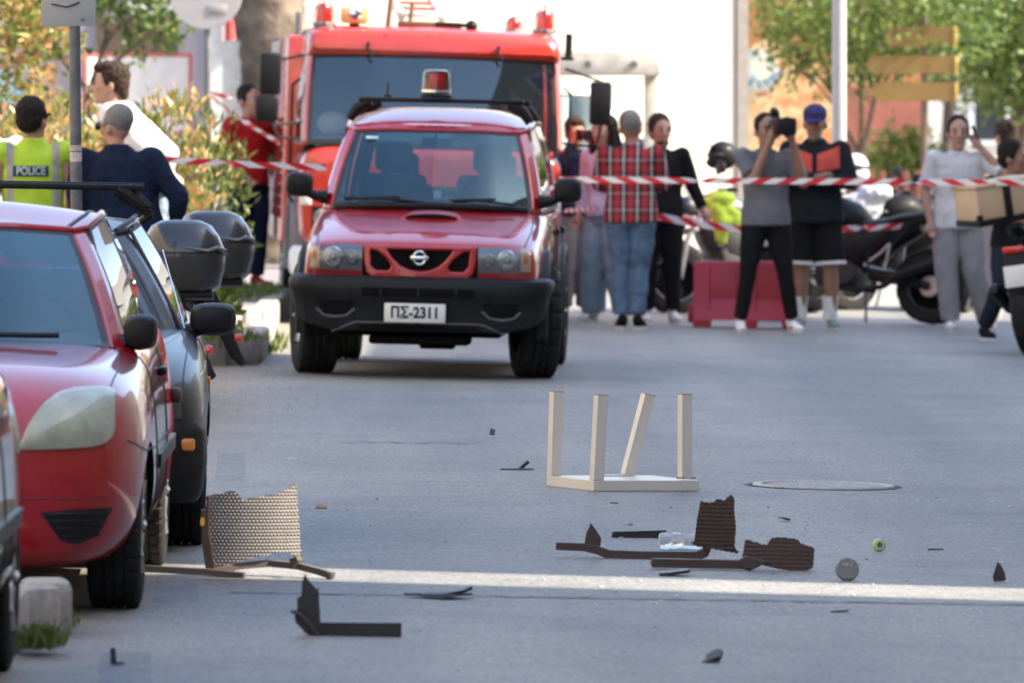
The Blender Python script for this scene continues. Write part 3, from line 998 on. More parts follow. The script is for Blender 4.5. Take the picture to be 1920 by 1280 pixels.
# headlights
for sx in (1, -1):
    top = [(.405, .605), (.435, .68), (.48, .75), (.53, .79), (.58, .803), (.66, .808), (.705, .803), (.722, .785)]; bo = [(.408, .592), (.47, .594), (.58, .598), (.66, .604), (.70, .615), (.722, .635), (.73, .665)]
    f = [(x * sx, z) for x, z in top]; g = [(x * sx, z) for x, z in bo]
    hlp = patch('headlight', bv, 'front', f, g, mat('lamp_backing', (.20, .22, .20), .3, .5), rc, .006, 20, 12, .05)
    patch('lens', bv, 'front', f, g, M_hazy, hlp, .018, 20, 12, .02, dome=.02)
    patch('fog_grille', bv, 'front', [(sx * a, b) for a, b in ((.48, .375), (.60, .385), (.73, .39))], [(sx * a, b) for a, b in ((.555, .275), (.61, .26), (.68, .29))], M_seal, rc, .004, 12, 6, .02)
    for k in range(4):
        z = .29 + .026 * k; x0 = .555 - .017 * k; x1 = .68 + .012 * k
        line('grille_slat', bv, 'front', [(sx * x0, z), (sx * x1, z + .004)], M_black, rc, .007, 10, .008)
    line('panel_gap', bv, 'front', [(sx * .77, .62), (sx * .8, .60), (sx * .84, .56)], M_seal, rc, .004)
    line('panel_gap', bv, 'top', [(sx * .70, .30), (sx * .715, .7), (sx * .70, 1.15)], M_seal, rc, .0035)
    ax = 'right' if sx > 0 else 'left'
    for yy in (1.30, 2.32):
        line('door_gap', bv, ax, [(yy, .88), (yy - .02, .6), (yy, .25)], M_seal, rc, .004)
    hd = MB(); hp_ = hit(bv, ax, 2.12, .80); hd.cbox(hp_ + Vector((sx * .015, 0, 0)), (.03, .17, .035), .012); hd.build('door_handle', M_black, rc)
    patch('rub_strip', bv, ax, [(1.4, .52), (3.0, .53)], [(1.4, .47), (3.0, .48)], M_black, rc, .012, 16, 2, .02)
    mirror(rc, sx, sx * .705, 1.40, .965, .125, .13, .10)
    line('roof_strip', rbv, 'top', [(sx * .46, 1.97), (sx * .525, 2.3), (sx * .525, 2.8), (sx * .49, 3.2)], M_black, rc, .011, 24, -.004)
    sl = MB(); sl.tube([(sx * .70, 1.36, .905), (sx * .62, 1.72, 1.12), (sx * .545, 2.05, 1.325)], .009, 6); sl.build('pillar_trim', M_seal, rc)
patch('upper_grille', bv, 'front', [(-.33, .66), (0, .665), (.33, .66)], [(-.32, .585), (0, .575), (.32, .585)], M_seal, rc, .004, 16, 4, .02)
patch('lower_grille', bv, 'front', [(-.38, .41), (0, .41), (.38, .41)], [(-.34, .30), (0, .295), (.34, .30)], M_seal, rc, .004, 16, 4, .02)
line('bumper_gap', bv, 'front', [(-.74, .425), (0, .42), (.74, .425)], mat('dark_red_gap', (.12, .004, .006), .5), rc, .003, 30)
ge = MB(); p = hit(bv, 'front', 0, .50); ge.cbox(p - Vector((0, .01, 0)), (.44, .012, .1), .004); ge.build('number_plate', M_plate, rc)
wp = MB()
for x0, x1 in ((.1, .40), (-.5, -.1)):
    wp.tube([(x0 - .35, 1.0 + .02, .955), (x1, 1.10, .955), (x1 + .08, 1.135, .955)], .011, 6)
wp.build('wiper', M_black, rc)
dash = MB(); dash.loft([[(-.66, 1.2, .90), (.66, 1.2, .90), (.66, 1.3, .93), (-.66, 1.3, .93)], [(-.66, 1.55, .84), (.66, 1.55, .84), (.66, 1.62, .95), (-.66, 1.62, .95)]]); dash.build('dashboard', M_int, rc)
steering(rc, .33, 1.78, .93, .19)
for sx in (.34, -.34):
    seat(rc, sx, 2.22, .62, M_int, .48, .56)
    seat(rc, sx, 3.0, .62, M_intl, .5, .50, False)
sm = MB(); sm.cbox((0, 1.98, 1.27), (.24, .03, .06), .012); sm.tube([(0, 1.97, 1.27), (0, 1.95, 1.33)], .008, 6); sm.build('rear_view_mirror', M_black, rc)
fl = MB(); hp2 = hit(bv, 'right', 2.85, .68); fl.cbox(hp2 + Vector((.02, 0, 0)), (.05, .05, .06), .015); fl.build('fuel_cap', M_black, rc)

# ------------------------------------------------------------------ dark grey car with roof bars
GC = dict(inset=.095, paint=M_greycar, hw=.80, axle=.68, axle2=3.05, ar=.285, tw=.19, rim=.17, len=3.75, cabin=(1.25, 3.4, .62, .24), crown=.035)
GC['stations'] = [
    (0.00, hp(.30, .55, .62, .42, .58, .56, .52, .62, .64)), (.03, hp(.22, .66, .72, .42, .69, .60, .60, .66, .68)), (.12, hp(.19, .74, .78, .44, .75, .65, .65, .71, .73)),
    (.40, hp(.19, .78, .81, .48, .79, .72, .68, .78, .80)), (.80, hp(.19, .79, .82, .50, .795, .78, .69, .825, .845)), (1.2, hp(.19, .79, .82, .50, .79, .82, .70, .86, .875)),
    (1.5, hp(.19, .79, .82, .52, .785, .83, .70, .87, .86)), (2.4, hp(.19, .79, .82, .52, .78, .85, .70, .885, .87)), (3.1, hp(.2, .79, .82, .52, .77, .87, .69, .91, .89)),
    (3.45, hp(.22, .76, .79, .52, .74, .87, .64, .91, .90)), (3.68, hp(.26, .68, .73, .52, .68, .85, .55, .89, .89)), (3.74, hp(.30, .55, .62, .5, .56, .8, .45, .84, .85))]
GC['bot'] = [(0, 1.10, .85), (.36, 1.14, .845), (.62, 1.25, .84), (.685, 1.34, .835), (.715, 2.2, .85), (.715, 2.28, .85), (.70, 3.1, .88), (.6, 3.45, .89), (0, 3.52, .89)]
GC['top'] = [(0, 1.72, 1.255), (.22, 1.74, 1.252), (.38, 1.80, 1.24), (.435, 1.86, 1.25), (.49, 2.2, 1.29), (.49, 2.28, 1.29), (.48, 3.0, 1.28), (.41, 3.15, 1.26), (0, 3.2, 1.26)]
GC['segs'] = ['ws', 'ws', 'paint', 'side1', 'black', 'side2', 'paint', 'rear']
gc = empty('grey_hatchback', (-2.03, 30.86, gz(-2.03)), (0, R(1.15), R(2.2)), 'dark grey parked car with roof bars, half hidden behind the red hatchback', 'car')
body, bg = hatchback(gc, GC)
mb = MB()
prof = [(0, .20), (-.02, .24), (-.035, .36), (-.03, .48), (0, .52), (.06, .52), (.06, .20)]
path = [(-.77, .30, -90), (-.755, .12, -60), (-.68, .03, -25), (-.4, -.005, -8), (0, -.015, 0), (.4, -.005, 8), (.68, .03, 25), (.755, .12, 60), (.77, .30, 90)]
rings = []
for x, y, a in path:
    rings.append([(x - math.sin(R(a)) * q, y + math.cos(R(a)) * q, z) for q, z in prof])
mb.loft(rings); mb.build('bumper', M_black, gc, smooth=40)
for sx in (1, -1):
    hl = patch('headlight', bg, 'front', [(sx * .38, .63), (sx * .55, .63), (sx * .69, .625)], [(sx * .40, .53), (sx * .55, .53), (sx * .70, .54)], M_int, gc, .006, 10, 5, .03)
    patch('lens', bg, 'front', [(sx * .38, .63), (sx * .55, .63), (sx * .69, .625)], [(sx * .40, .53), (sx * .55, .53), (sx * .70, .54)], M_lens, hl, .02, 10, 5, 0, dome=.015)
    rf = MB(); rf.lathe([(.001, .03), (.03, .015), (.04, -.005)], 16, 'Y', hit(bg, 'front', sx * .58, .58) - Vector((0, .012, 0))); rf.build('reflector', M_chrome, hl)
    am = MB(); am.cbox((sx * .705, .045, .435), (.10, .07, .05), .012); am.M = None; am.build('indicator', M_amber, gc, rot=(0, 0, 0))
    ax = 'right' if sx > 0 else 'left'
    ind = MB(); ind.cbox(hit(bg, ax, .95, .66) + Vector((sx * .004, 0, 0)), (.015, .06, .03), .005); ind.build('side_repeater', M_amber, gc)
    for yy in (1.30, 2.24):
        line('door_gap', bg, ax, [(yy, .82), (yy - .02, .5), (yy, .25)], M_seal, gc, .004)
    line('panel_gap', bg, 'top', [(sx * .70, .14), (sx * .715, .7), (sx * .69, 1.2)], M_seal, gc, .0035)
    line('side_crease', bg, ax, [(.45, .70), (1.5, .74), (3.3, .78)], M_chrome, gc, .003)
    mirror(gc, sx, sx * .72, 1.40, .90, .195, .135, .12)
    gt = MB(); gt.tube([(sx * .40, 1.82, 1.252), (sx * .465, 2.1, 1.297), (sx * .475, 2.6, 1.305), (sx * .465, 3.0, 1.285)], .012, 6); gt.build('rain_gutter', M_black, gc)
    tr = MB(); tr.tube([(sx * .695, 1.36, .845), (sx * .58, 1.62, 1.05), (sx * .455, 1.9, 1.262)], .009, 6); tr.build('pillar_trim', M_seal, gc)
for k, yy in enumerate((2.05, 2.75)):
    rb = MB(); rb.cbox((0, yy, 1.432), (1.02, .035, .026), .005)
    ro = rb.build('roof_bar', M_black, gc)
    for sx in (1, -1):
        ft = MB(); ft.tube([(sx * .40, yy, 1.425), (sx * .445, yy, 1.40), (sx * .52, yy, 1.345), (sx * .535, yy, 1.31), (sx * .50, yy, 1.285)], [.022, .026, .02, .018, .012], 8, flat=(1, 1.3))
        ft.tube([(sx * .50, yy - .02, 1.36), (sx * .56, yy - .03, 1.35)], .004, 5); ft.tube([(sx * .51, yy - .02, 1.345), (sx * .56, yy - .03, 1.335)], .004, 5)
        ft.build('bar_foot', M_black, ro)
for sx in (.33, -.33):
    seat(gc, sx, 2.1, .56, M_int, .46, .50)
    seat(gc, sx, 2.9, .6, M_int, .48, .40)
steering(gc, .32, 1.72, .86, .18)
wp = MB(); wp.tube([(-.3, 1.16, .875), (.25, 1.2, .875)], .01, 6); wp.build('wiper', M_black, gc)
ar = MB(); ar.tube([(.70, 1.32, .86), (.60, 1.62, 1.18)], .003, 5); ar.build('pillar_scratch', M_chrome, gc)

# ------------------------------------------------------------------ black car at the left edge
BC = dict(FI); BC['paint'] = M_blackcar
bc = empty('black_car', (-2.40, 21.3, gz(-2.45)), (0, R(1.15), R(0)), 'black glossy parked car cut off by the left edge', 'car')
body, bb = hatchback(bc, BC)
for sx in (1, -1):
    ax = 'right' if sx > 0 else 'left'
    patch('tail_lamp', bb, 'back', [(sx * .50, .92), (sx * .66, .90)], [(sx * .52, .66), (sx * .74, .66)], M_redlens, bc, .01, 8, 8, .03)
    patch('headlight', bb, 'front', [(sx * .40, .68), (sx * .6, .79), (sx * .74, .78)], [(sx * .40, .60), (sx * .6, .61), (sx * .765, .66)], M_lens, bc, .012, 10, 6, .05)
    for yy in (1.30, 2.32): line('door_gap', bb, ax, [(yy, .88), (yy - .02, .6), (yy, .25)], M_seal, bc, .004)
    patch('rub_strip', bb, ax, [(1.4, .52), (3.0, .53)], [(1.4, .47), (3.0, .48)], M_black, bc, .012, 16, 2, .02)
    mirror(bc, sx, sx * .705, 1.40, .965, .125, .13, .10)
    seat(bc, sx * .34, 2.22, .62, M_int, .48, .56)
ge = MB(); p = hit(bb, 'back', 0, .62); ge.cbox(p + Vector((0, .01, 0)), (.52, .012, .11), .004); ge.build('number_plate', M_plate, bc)

# ================================================================== FIRE SERVICE OFF-ROADER
M_flare = mat('grey_black_bumper', (.011, .012, .014), .5, spec=.25, bump=.1, bscale=300, var=.2)
sv = empty('fire_service_jeep', (X(781, 288), D(288), gz(-.63)), (0, R(1.3), R(-2.6)), 'red off-roader of the fire service with a red roof beacon and black bumper', 'car')
def ht(zb, wb, wm, zm, ws, zs, we, ze, zt):
    return [(0, zb), (wb * .8, zb), (wb, zb + .05), (wm, zm), (ws, zs), (we, ze), (we * .55, zt - (zt - ze) * .3), (0, zt)]
st = [(.10, ht(.42, .60, .66, .55, .66, .76, .62, .82, .83)), (.115, ht(.38, .76, .79, .55, .79, .80, .73, .865, .875)), (.17, ht(.37, .78, .815, .58, .81, .83, .74, .895, .905)),
      (.5, ht(.36, .80, .84, .62, .83, .90, .755, .965, .985)), (.95, ht(.36, .81, .855, .66, .84, .97, .765, 1.035, 1.06)), (1.3, ht(.36, .82, .86, .68, .845, 1.02, .775, 1.08, 1.105)),
      (1.55, ht(.36, .82, .865, .7, .85, 1.03, .79, 1.09, 1.09)), (2.6, ht(.36, .82, .87, .7, .85, 1.03, .79, 1.09, 1.08)), (3.8, ht(.38, .82, .865, .7, .845, 1.03, .785, 1.09, 1.08)),
      (4.2, ht(.42, .80, .84, .7, .82, 1.02, .76, 1.08, 1.08)), (4.27, ht(.48, .70, .76, .7, .74, .96, .68, 1.02, 1.03))]
AR = .37
body, bj = body_solid('body', st, [M_redsuv, M_dark], [(.82, AR, .44, .52, 1.2), (.82, AR, .44, -1.2, -.52), (3.42, AR, .44, .52, 1.2), (3.42, AR, .44, -1.2, -.52)], sv, cabin=(1.35, 4.1, .7, .42))
botj = [(0, 1.20, 1.10), (.4, 1.24, 1.095), (.715, 1.36, 1.08), (.79, 1.48, 1.07), (.81, 2.3, 1.08), (.81, 2.42, 1.08), (.805, 3.25, 1.08), (.805, 3.37, 1.08), (.79, 3.95, 1.08), (.72, 4.2, 1.08), (0, 4.22, 1.08)]
topj = [(0, 1.72, 1.615), (.33, 1.74, 1.615), (.58, 1.80, 1.605), (.645, 1.90, 1.625), (.665, 2.3, 1.665), (.665, 2.42, 1.67), (.66, 3.25, 1.67), (.66, 3.37, 1.67), (.65, 3.85, 1.655), (.58, 4.02, 1.64), (0, 4.05, 1.64)]
greenhouse(sv, botj, topj, ['ws', 'ws', 'paint', 'side1', 'black', 'side2', 'black', 'side3', 'paint', 'rear'], M_redsuv, glassmat('suv_side_glass', (.62, .72, .74), 1.2), .10, rpow=5.0, screen=glassmat('suv_screen_glass', (.46, .58, .62), 2.2, gl=(.62, .92, 1.0)))
for sx in (1, -1):
    wheel(sv, (sx * .775, .82, AR), AR, .28, .2, steer=R(12), side=sx, spokes=6, tread=50, coarse=True)
    wheel(sv, (sx * .76, 3.42, AR), AR, .265, .2, side=sx, spokes=6, tread=50, coarse=True)
    # wheel arch flares
    for ya in (.82, 3.42):
        fl = MB(); rings = []
        for k in range(15):
            a = R(-12 + 204 * k / 14); c, s_ = math.cos(a), math.sin(a)
            rings.append([(sx * (.84 + q), ya + c * r, AR + s_ * r) for q, r in ((-.03, .415), (.045, .42), (.05, .44), (.03, .475), (-.03, .485))])
        fl.loft(rings); fl.build('wheel_arch_flare', M_flare, sv, smooth=40)
    ax = 'right' if sx > 0 else 'left'
    for yy in (1.42, 2.36, 3.3):
        line('door_gap', bj, ax, [(yy, 1.03), (yy, .7), (yy, .45)], M_seal, sv, .005)
    for yy in (2.2, 3.1):
        hd = MB(); hd.cbox(hit(bj, ax, yy, .94) + Vector((sx * .015, 0, 0)), (.03, .16, .05), .012); hd.build('door_handle', M_black, sv)
    patch('side_moulding', bj, ax, [(1.4, .66), (2.9, .66)], [(1.4, .57), (2.9, .57)], M_flare, sv, .015, 12, 3, .02)
    patch('side_step', bj, ax, [(1.35, .46), (2.95, .46)], [(1.35, .40), (2.95, .40)], M_flare, sv, .07, 12, 3, .09)
    line('bonnet_gap', bj, 'top', [(sx * .72, .14), (sx * .745, .6), (sx * .735, 1.25)], M_seal, sv, .005)
    # headlamp unit
    T = [(sx * .405, .868), (sx * .6, .872), (sx * .765, .872)]; B = [(sx * .405, .70), (sx * .6, .70), (sx * .775, .705)]
    hl = patch('headlight', bj, 'front', T, B, mat('lamp_housing', (.15, .16, .17), .3, .5), sv, .004, 14, 6, .03)
    for xx, rr in ((.605, .062), (.475, .04)):
        p = hit(bj, 'front', sx * xx, .785) - Vector((0, .01, 0))
        rf = MB(); rf.lathe([(.001, .012), (rr * .35, .008), (rr * .7, -.004), (rr * .95, -.018), (rr, -.022), (rr * 1.06, -.018), (rr * 1.06, .01)], 24, 'Y', p); rf.build('reflector', M_chrome, hl)
        bl = MB(); bl.ell(p - Vector((0, .006, 0)), (rr * .22, .012, rr * .22)); bl.build('bulb', M_white, hl)
    am = patch('indicator', bj, 'front', [(sx * .70, .862), (sx * .765, .86)], [(sx * .70, .712), (sx * .77, .715)], mat('pale_amber_lens', (.62, .40, .28), .2, coat=.6), hl, .012, 4, 6, .02)
    ab = MB(); ab.ell(hit(bj, 'front', sx * .735, .79) - Vector((0, .014, 0)), (.018, .008, .03)); ab.build('bulb', M_amber, hl)
    patch('lens', bj, 'front', T, B, M_lens, hl, .035, 14, 6, 0)
    mirror(sv, sx, sx * .86, 1.47, 1.235, .20, .17, .12)
    qg = MB(); qg.tube([(sx * .785, 1.5, 1.075), (sx * .71, 1.7, 1.36), (sx * .655, 1.92, 1.63)], .011, 6); qg.build('pillar_trim', M_seal, sv)
# bumper
def wrap(name, prof, path, m, root, smooth=35, lift=None):
    mb = MB(); rings = []
    for x, y, a in path:
        lf = lift(x, y) if lift else (lambda z: z)
        rings.append([(x - math.sin(R(a)) * q, y + math.cos(R(a)) * q, lf(z)) for q, z in prof])
    mb.loft(rings); return mb.build(name, m, root, smooth=smooth)
bpath = [(-.895, .40, -92), (-.89, .24, -85), (-.865, .12, -60), (-.80, .055, -30), (-.6, .025, -8), (-.3, .008, -3), (0, 0, 0), (.3, .008, 3), (.6, .025, 8), (.80, .055, 30), (.865, .12, 60), (.89, .24, 85), (.895, .40, 92)]
bp = wrap('bumper', [(.14, .30), (.05, .275), (.02, .29), (.0, .40), (-.012, .50), (-.03, .53), (-.035, .60), (-.02, .645), (.02, .668), (.14, .668)], bpath, M_flare, sv, lift=lambda x, y: (lambda z: z + max(0, .668 - z) / .39 * (.03 if abs(x) < .7 else .07 + .12 * min(1, max(0, (y - .05) / .3)))))
bm_ = bmesh.new(); bm_.from_mesh(bp.data); bbv = BVHTree.FromBMesh(bm_); bm_.free()
patch('air_slot_shade', bbv, 'front', [(-.39, .592), (.39, .592)], [(-.39, .535), (.39, .535)], M_dark, sv, .003, 16, 3, .02)  # flat patch; the slot's depth is shade put into the dark colour
for xx in (-.26, 0, .26):
    mb = MB(); mb.box(xx - .008, xx + .008, -.045, -.02, .54, .59); mb.build('slot_rib', M_flare, sv)
patch('lower_slot_shade', bbv, 'front', [(-.40, .35), (.40, .35)], [(-.45, .305), (.45, .305)], M_dark, sv, .003, 16, 3, .02)  # flat patch as well, its shade painted dark
for sx in (1, -1):
    patch('fog_recess_shade', bbv, 'front', [(sx * .44, .50), (sx * .7, .50)], [(sx * .50, .41), (sx * .66, .41)], M_dark, sv, .003, 10, 4, .02)  # no real hollow: recess shade painted as a dark patch
    line('lip_highlight', bbv, 'front', [(sx * .44, .45), (sx * .50, .405), (sx * .58, .395), (sx * .66, .405), (sx * .71, .45)], mat('bumper_highlight', (.09, .095, .10), .5), sv, .009, 16)  # highlight on the lower lip painted as a paler strip
    line('bumper_crease', bbv, 'front', [(sx * .02, .365), (sx * .44, .365), (sx * .6, .30)], mat('bumper_highlight', (.09, .095, .1), .5), sv, .007, 16)  # crease drawn in the same painted highlight colour
pl = MB(); pl.cbox((-.02, -.035, .432), (.425, .014, .125), .006); plo = pl.build('number_plate', M_plate, sv)
text_mesh('plate_text', 'ΠΣ-2311', .098, M_seal, plo, (-.02, -.0435, .432), depth=.001, sx=.93, bold=.004)
# grille: frame, V bars, dark mesh behind
zg = .07
gm = MB(); gm.box(-.40, .40, zg + .02, zg + .06, .665, .865); gro = gm.build('grille', M_dark, sv)
def in_poly(poly, x, y):
    c = False; j = len(poly) - 1
    for i in range(len(poly)):
        if (poly[i][1] > y) != (poly[j][1] > y) and x < (poly[j][0] - poly[i][0]) * (y - poly[i][1]) / (poly[j][1] - poly[i][1]) + poly[i][0]: c = not c
        j = i
    return c
def cut_plate(name, poly, holes, m, root, y0, th, cell, bow):
    "moulded panel with openings"
    xs_ = [p[0] for p in poly]; zs_ = [p[1] for p in poly]
    nx, nz = int((max(xs_) - min(xs_)) / cell) + 1, int((max(zs_) - min(zs_)) / cell) + 1
    x0, z0 = min(xs_), min(zs_)
    cells = {(i, j) for i in range(nx) for j in range(nz) if in_poly(poly, x0 + (i + .5) * cell, z0 + (j + .5) * cell) and not any(in_poly(h, x0 + (i + .5) * cell, z0 + (j + .5) * cell) for h in holes)}
    mb = MB(); ids = {}
    def v(i, j, b):
        if (i, j, b) not in ids:
            x, z = x0 + i * cell, z0 + j * cell
            ids[(i, j, b)] = mb.pt((x, y0 + bow * x * x + .05 * (z - z0) + (th if b else 0), z))
        return ids[(i, j, b)]
    for i, j in cells:
        mb.face([v(i, j, 0), v(i + 1, j, 0), v(i + 1, j + 1, 0), v(i, j + 1, 0)])
        for di, dj, a, b in ((-1, 0, (i, j), (i, j + 1)), (1, 0, (i + 1, j + 1), (i + 1, j)), (0, -1, (i + 1, j), (i, j)), (0, 1, (i, j + 1), (i + 1, j + 1))):
            if (i + di, j + dj) not in cells: mb.face([v(*a, 0), v(*b, 0), v(*b, 1), v(*a, 1)])
    o = mb.build(name, m, root, smooth=0)
    sm = o.modifiers.new('s', 'SMOOTH'); sm.iterations = 6; sm.factor = .5
    bake(o); o.data.shade_smooth(); o.data.set_sharp_from_angle(angle=R(50)); return o
yb = zg
gh = [(-.345, .835), (-.30, .828), (-.235, .78), (-.20, .735), (-.21, .708), (-.30, .703), (-.335, .735)]
cut_plate('grille_surround', [(-.398, .872), (.398, .872), (.39, .75), (.37, .685), (.33, .655), (-.33, .655), (-.37, .685), (-.39, .75)],
          [gh, [(-x, z) for x, z in gh], [(-.225, .838), (.225, .838), (.185, .785), (.13, .735), (.06, .71), (0, .704), (-.06, .71), (-.13, .735), (-.185, .785)]], M_redsuv, gro, yb - .02, .035, .005, .12)
hm = MB()
for k in range(7): hm.tube([(-.38, zg + .015, .68 + .027 * k), (.38, zg + .015, .68 + .027 * k)], .003, 4)
for k in range(28): hm.tube([(-.38 + .028 * k, zg + .015, .67), (-.38 + .028 * k, zg + .015, .86)], .003, 4)
hm.build('grille_mesh', M_black, gro)
bd_ = MB()
bd_.tube([(.042 * math.cos(2 * math.pi * k / 24), yb - .035, .79 + .042 * math.sin(2 * math.pi * k / 24)) for k in range(25)], .008, 8, cap=False)
bd_.cbox((0, yb - .04, .79), (.125, .012, .026), .004)
bd_.build('badge', M_chrome, gro)
# bonnet scoop
sc_ = MB(); rings = []
for yy, w, h in ((.80, .20, .0), (.82, .215, .038), (.90, .21, .045), (1.02, .18, .03), (1.12, .12, .0)):
    z0 = hit(bj, 'top', 0, yy).z - .006
    rings.append([(.03 + w * math.cos(R(a)), yy, z0 + h * math.sin(R(a)) ** .7 if 0 < a < 180 else z0) for a in range(0, 181, 15)])
sc_.loft(rings, cap=False, closed=False); sco = sc_.build('bonnet_scoop', M_redsuv, sv)
so_ = MB(); z0 = hit(bj, 'top', 0, .80).z; so_.prism([(.03 + .185 * math.cos(R(a)), z0 + .003 + .03 * math.sin(R(a))) for a in range(0, 181, 15)], .80, .824, 'Y'); so_.build('scoop_opening', M_dark, sco)
# wipers, cowl
cw = MB(); cw.tube([(-.68, 1.31, 1.092), (-.4, 1.20, 1.107), (0, 1.155, 1.115), (.4, 1.20, 1.107), (.68, 1.31, 1.092)], .026, 8); cw.build('cowl', M_black, sv)
for x0, x1 in ((-.62, -.02), (.06, .60)):
    w_ = MB(); w_.tube([(x1, 1.16 + abs(x1) * .12, 1.13), ((x0 + x1) / 2, 1.18, 1.155), (x0, 1.30, 1.145)], .011, 6); w_.tube([(x0, 1.29, 1.15), (x0 + .4, 1.20, 1.165)], .009, 6); w_.build('wiper', M_black, sv)
# chassis
ch = MB(); ch.box(-.55, .55, .3, 4.1, .27, .42); ch.box(-.7, .7, .78, .86, .3, .38); ch.lathe([(.001, -.12), (.12, -.1), (.13, 0), (.1, .1), (.001, .12)], 12, 'X', (-.1, 3.42, .36)); ch.cbox((0, .35, .25), (.7, .4, .06), .02); ch.cbox((.1, .7, .22), (.25, .2, .08), .02); ch.build('chassis', M_dark, sv)
# roof rack, beacon, aerial
rb = MB(); rb.cbox((.01, 2.05, 1.812), (1.19, .07, .03), .008); rbo = rb.build('roof_bar', M_black, sv)
for sx in (1, -1):
    ft = MB(); ft.tube([(sx * .50, 2.05, 1.80), (sx * .60, 2.05, 1.75), (sx * .655, 2.05, 1.675)], [.03, .034, .028], 8, flat=(1, 1.2)); ft.build('bar_foot', M_black, rbo)
rb2 = rbo.copy(); COL.objects.link(rb2); rb2.location = (0, 1.1, -.003)
for c_ in list(rbo.children):
    k = c_.copy(); COL.objects.link(k); k.parent = rb2
bn = MB(); bn.lathe([(.001, 1.83), (.115, 1.83), (.118, 1.85), (.105, 1.862)], 24, 'Z', (-.03, 2.05, 0)); bno = bn.build('beacon', M_black, sv)
b2 = MB(); b2.lathe([(.102, 1.862), (.108, 1.868), (.108, 1.885)], 24, 'Z', (-.03, 2.05, 0)); b2.build('beacon_collar', M_chrome, bno)
b3 = MB(); b3.lathe([(.104, 1.885), (.101, 1.93), (.096, 1.99), (.088, 2.012), (.06, 2.02), (.001, 2.022)], 24, 'Z', (-.03, 2.05, 0)); b3.build('beacon_dome', glassmat('beacon_glass', (.75, .05, .03), 1.2), bno)
b4 = MB(); b4.cbox((-.03, 2.05, 1.94), (.11, .06, .11), .02); b4.build('beacon_lamp', M_redlens, bno)
b5 = MB(); b5.tube([(.075, 2.02, 1.97), (.075, 2.02, 2.05)], .004, 5); b5.build('beacon_pin', M_steel, bno)
an = MB(); an.lathe([(.03, 1.83), (.03, 1.845), (.012, 1.85)], 12, 'Z', (-.38, 2.05, 0)); an.tube([(-.38, 2.05, 1.85), (-.38, 2.05, 1.925)], .008, 6); an.build('aerial', M_black, sv)
# interior
ds = MB(); ds.loft([[(-.7, 1.42, 1.07), (.7, 1.42, 1.07), (.7, 1.5, 1.10), (-.7, 1.5, 1.10)], [(-.7, 1.7, 1.0), (.7, 1.7, 1.0), (.7, 1.75, 1.12), (-.7, 1.75, 1.12)]]); ds.build('dashboard', M_int, sv)
steering(sv, .36, 1.92, 1.13, .19)
for sx in (.36, -.36):
    seat(sv, sx, 2.4, .74, M_int, .50, .58)
    seat(sv, sx, 3.2, .78, M_int, .52, .46)
mr = MB(); mr.cbox((-.01, 1.85, 1.53), (.21, .03, .06), .012); mr.tube([(-.01, 1.84, 1.55), (-.01, 1.80, 1.61)], .009, 6); mr.build('rear_view_mirror', M_black, sv)
stk = MB(); stk.M = rotM(-38, 0, 0, (-.46, 1.70, 1.55)); stk.box(-.045, .045, -.012, -.01, -.012, .012); stk.build('screen_sticker', mat('pale_blue_sticker', (.45, .6, .66), .5), sv)
lab = MB(); lab.M = rotM(-35, 0, 0, (.04, 1.34, 1.18)); lab.box(-.025, .025, -.012, -.010, -.03, .03); lab.build('screen_label', M_white, sv)

sv.scale = (.94, 1, 1)
# ================================================================== FIRE ENGINE
M_fire = paint('engine_red_paint', (.46, .034, .02), .3)
fe = empty('fire_engine', (X(800, 234), D(234), gz(-.66)), (0, R(1.9), R(3.8)), 'red fire engine with beacons and ladder on its roof behind the off-roader', 'fire engine')
# cab: local x across, y back, z up; width 2.06
cw_ = 1.035
st = [(.0, [(0, .62), (.85, .62), (.93, .68), (.96, .95), (.96, 1.25), (.94, 1.40), (.5, 1.415), (0, 1.415)]), (.05, [(0, .58), (.92, .58), (1.0, .66), (cw_, .95), (cw_, 1.26), (1.0, 1.42), (.5, 1.43), (0, 1.43)]),
      (.5, [(0, .58), (.94, .58), (1.01, .66), (cw_, .95), (cw_, 1.26), (1.02, 1.42), (.5, 1.43), (0, 1.43)]), (1.9, [(0, .58), (.94, .58), (1.01, .66), (cw_, .95), (cw_, 1.26), (1.02, 1.42), (.5, 1.43), (0, 1.43)]),
      (1.96, [(0, .62), (.9, .62), (.98, .68), (1.0, .95), (1.0, 1.25), (.96, 1.40), (.5, 1.41), (0, 1.41)])]
body, bf = body_solid('cab', st, [M_fire, M_dark], [(1.25, .44, .56, .62, 1.4), (1.25, .44, .56, -1.4, -.62)], fe, cabin=(.1, 1.9, .9, .6))
bot = [(0, .03, 1.44), (.5, .045, 1.44), (.975, .09, 1.43), (1.02, .17, 1.42), (1.03, 1.05, 1.42), (1.03, 1.12, 1.42), (1.0, 1.85, 1.42), (.95, 1.93, 1.42), (0, 1.95, 1.42)]
top = [(0, .20, 2.18), (.5, .21, 2.175), (.945, .25, 2.16), (.985, .32, 2.16), (.99, 1.05, 2.16), (.99, 1.12, 2.16), (.97, 1.80, 2.16), (.93, 1.87, 2.16), (0, 1.89, 2.16)]
greenhouse(fe, bot, top, ['ws', 'ws', 'paint', 'side1', 'paint', 'side2', 'paint', 'rear'], M_fire, glassmat('engine_glass', (.5, .55, .55), 2.3, gl=(.8, .95, 1.0)), .03, bulge=.012)
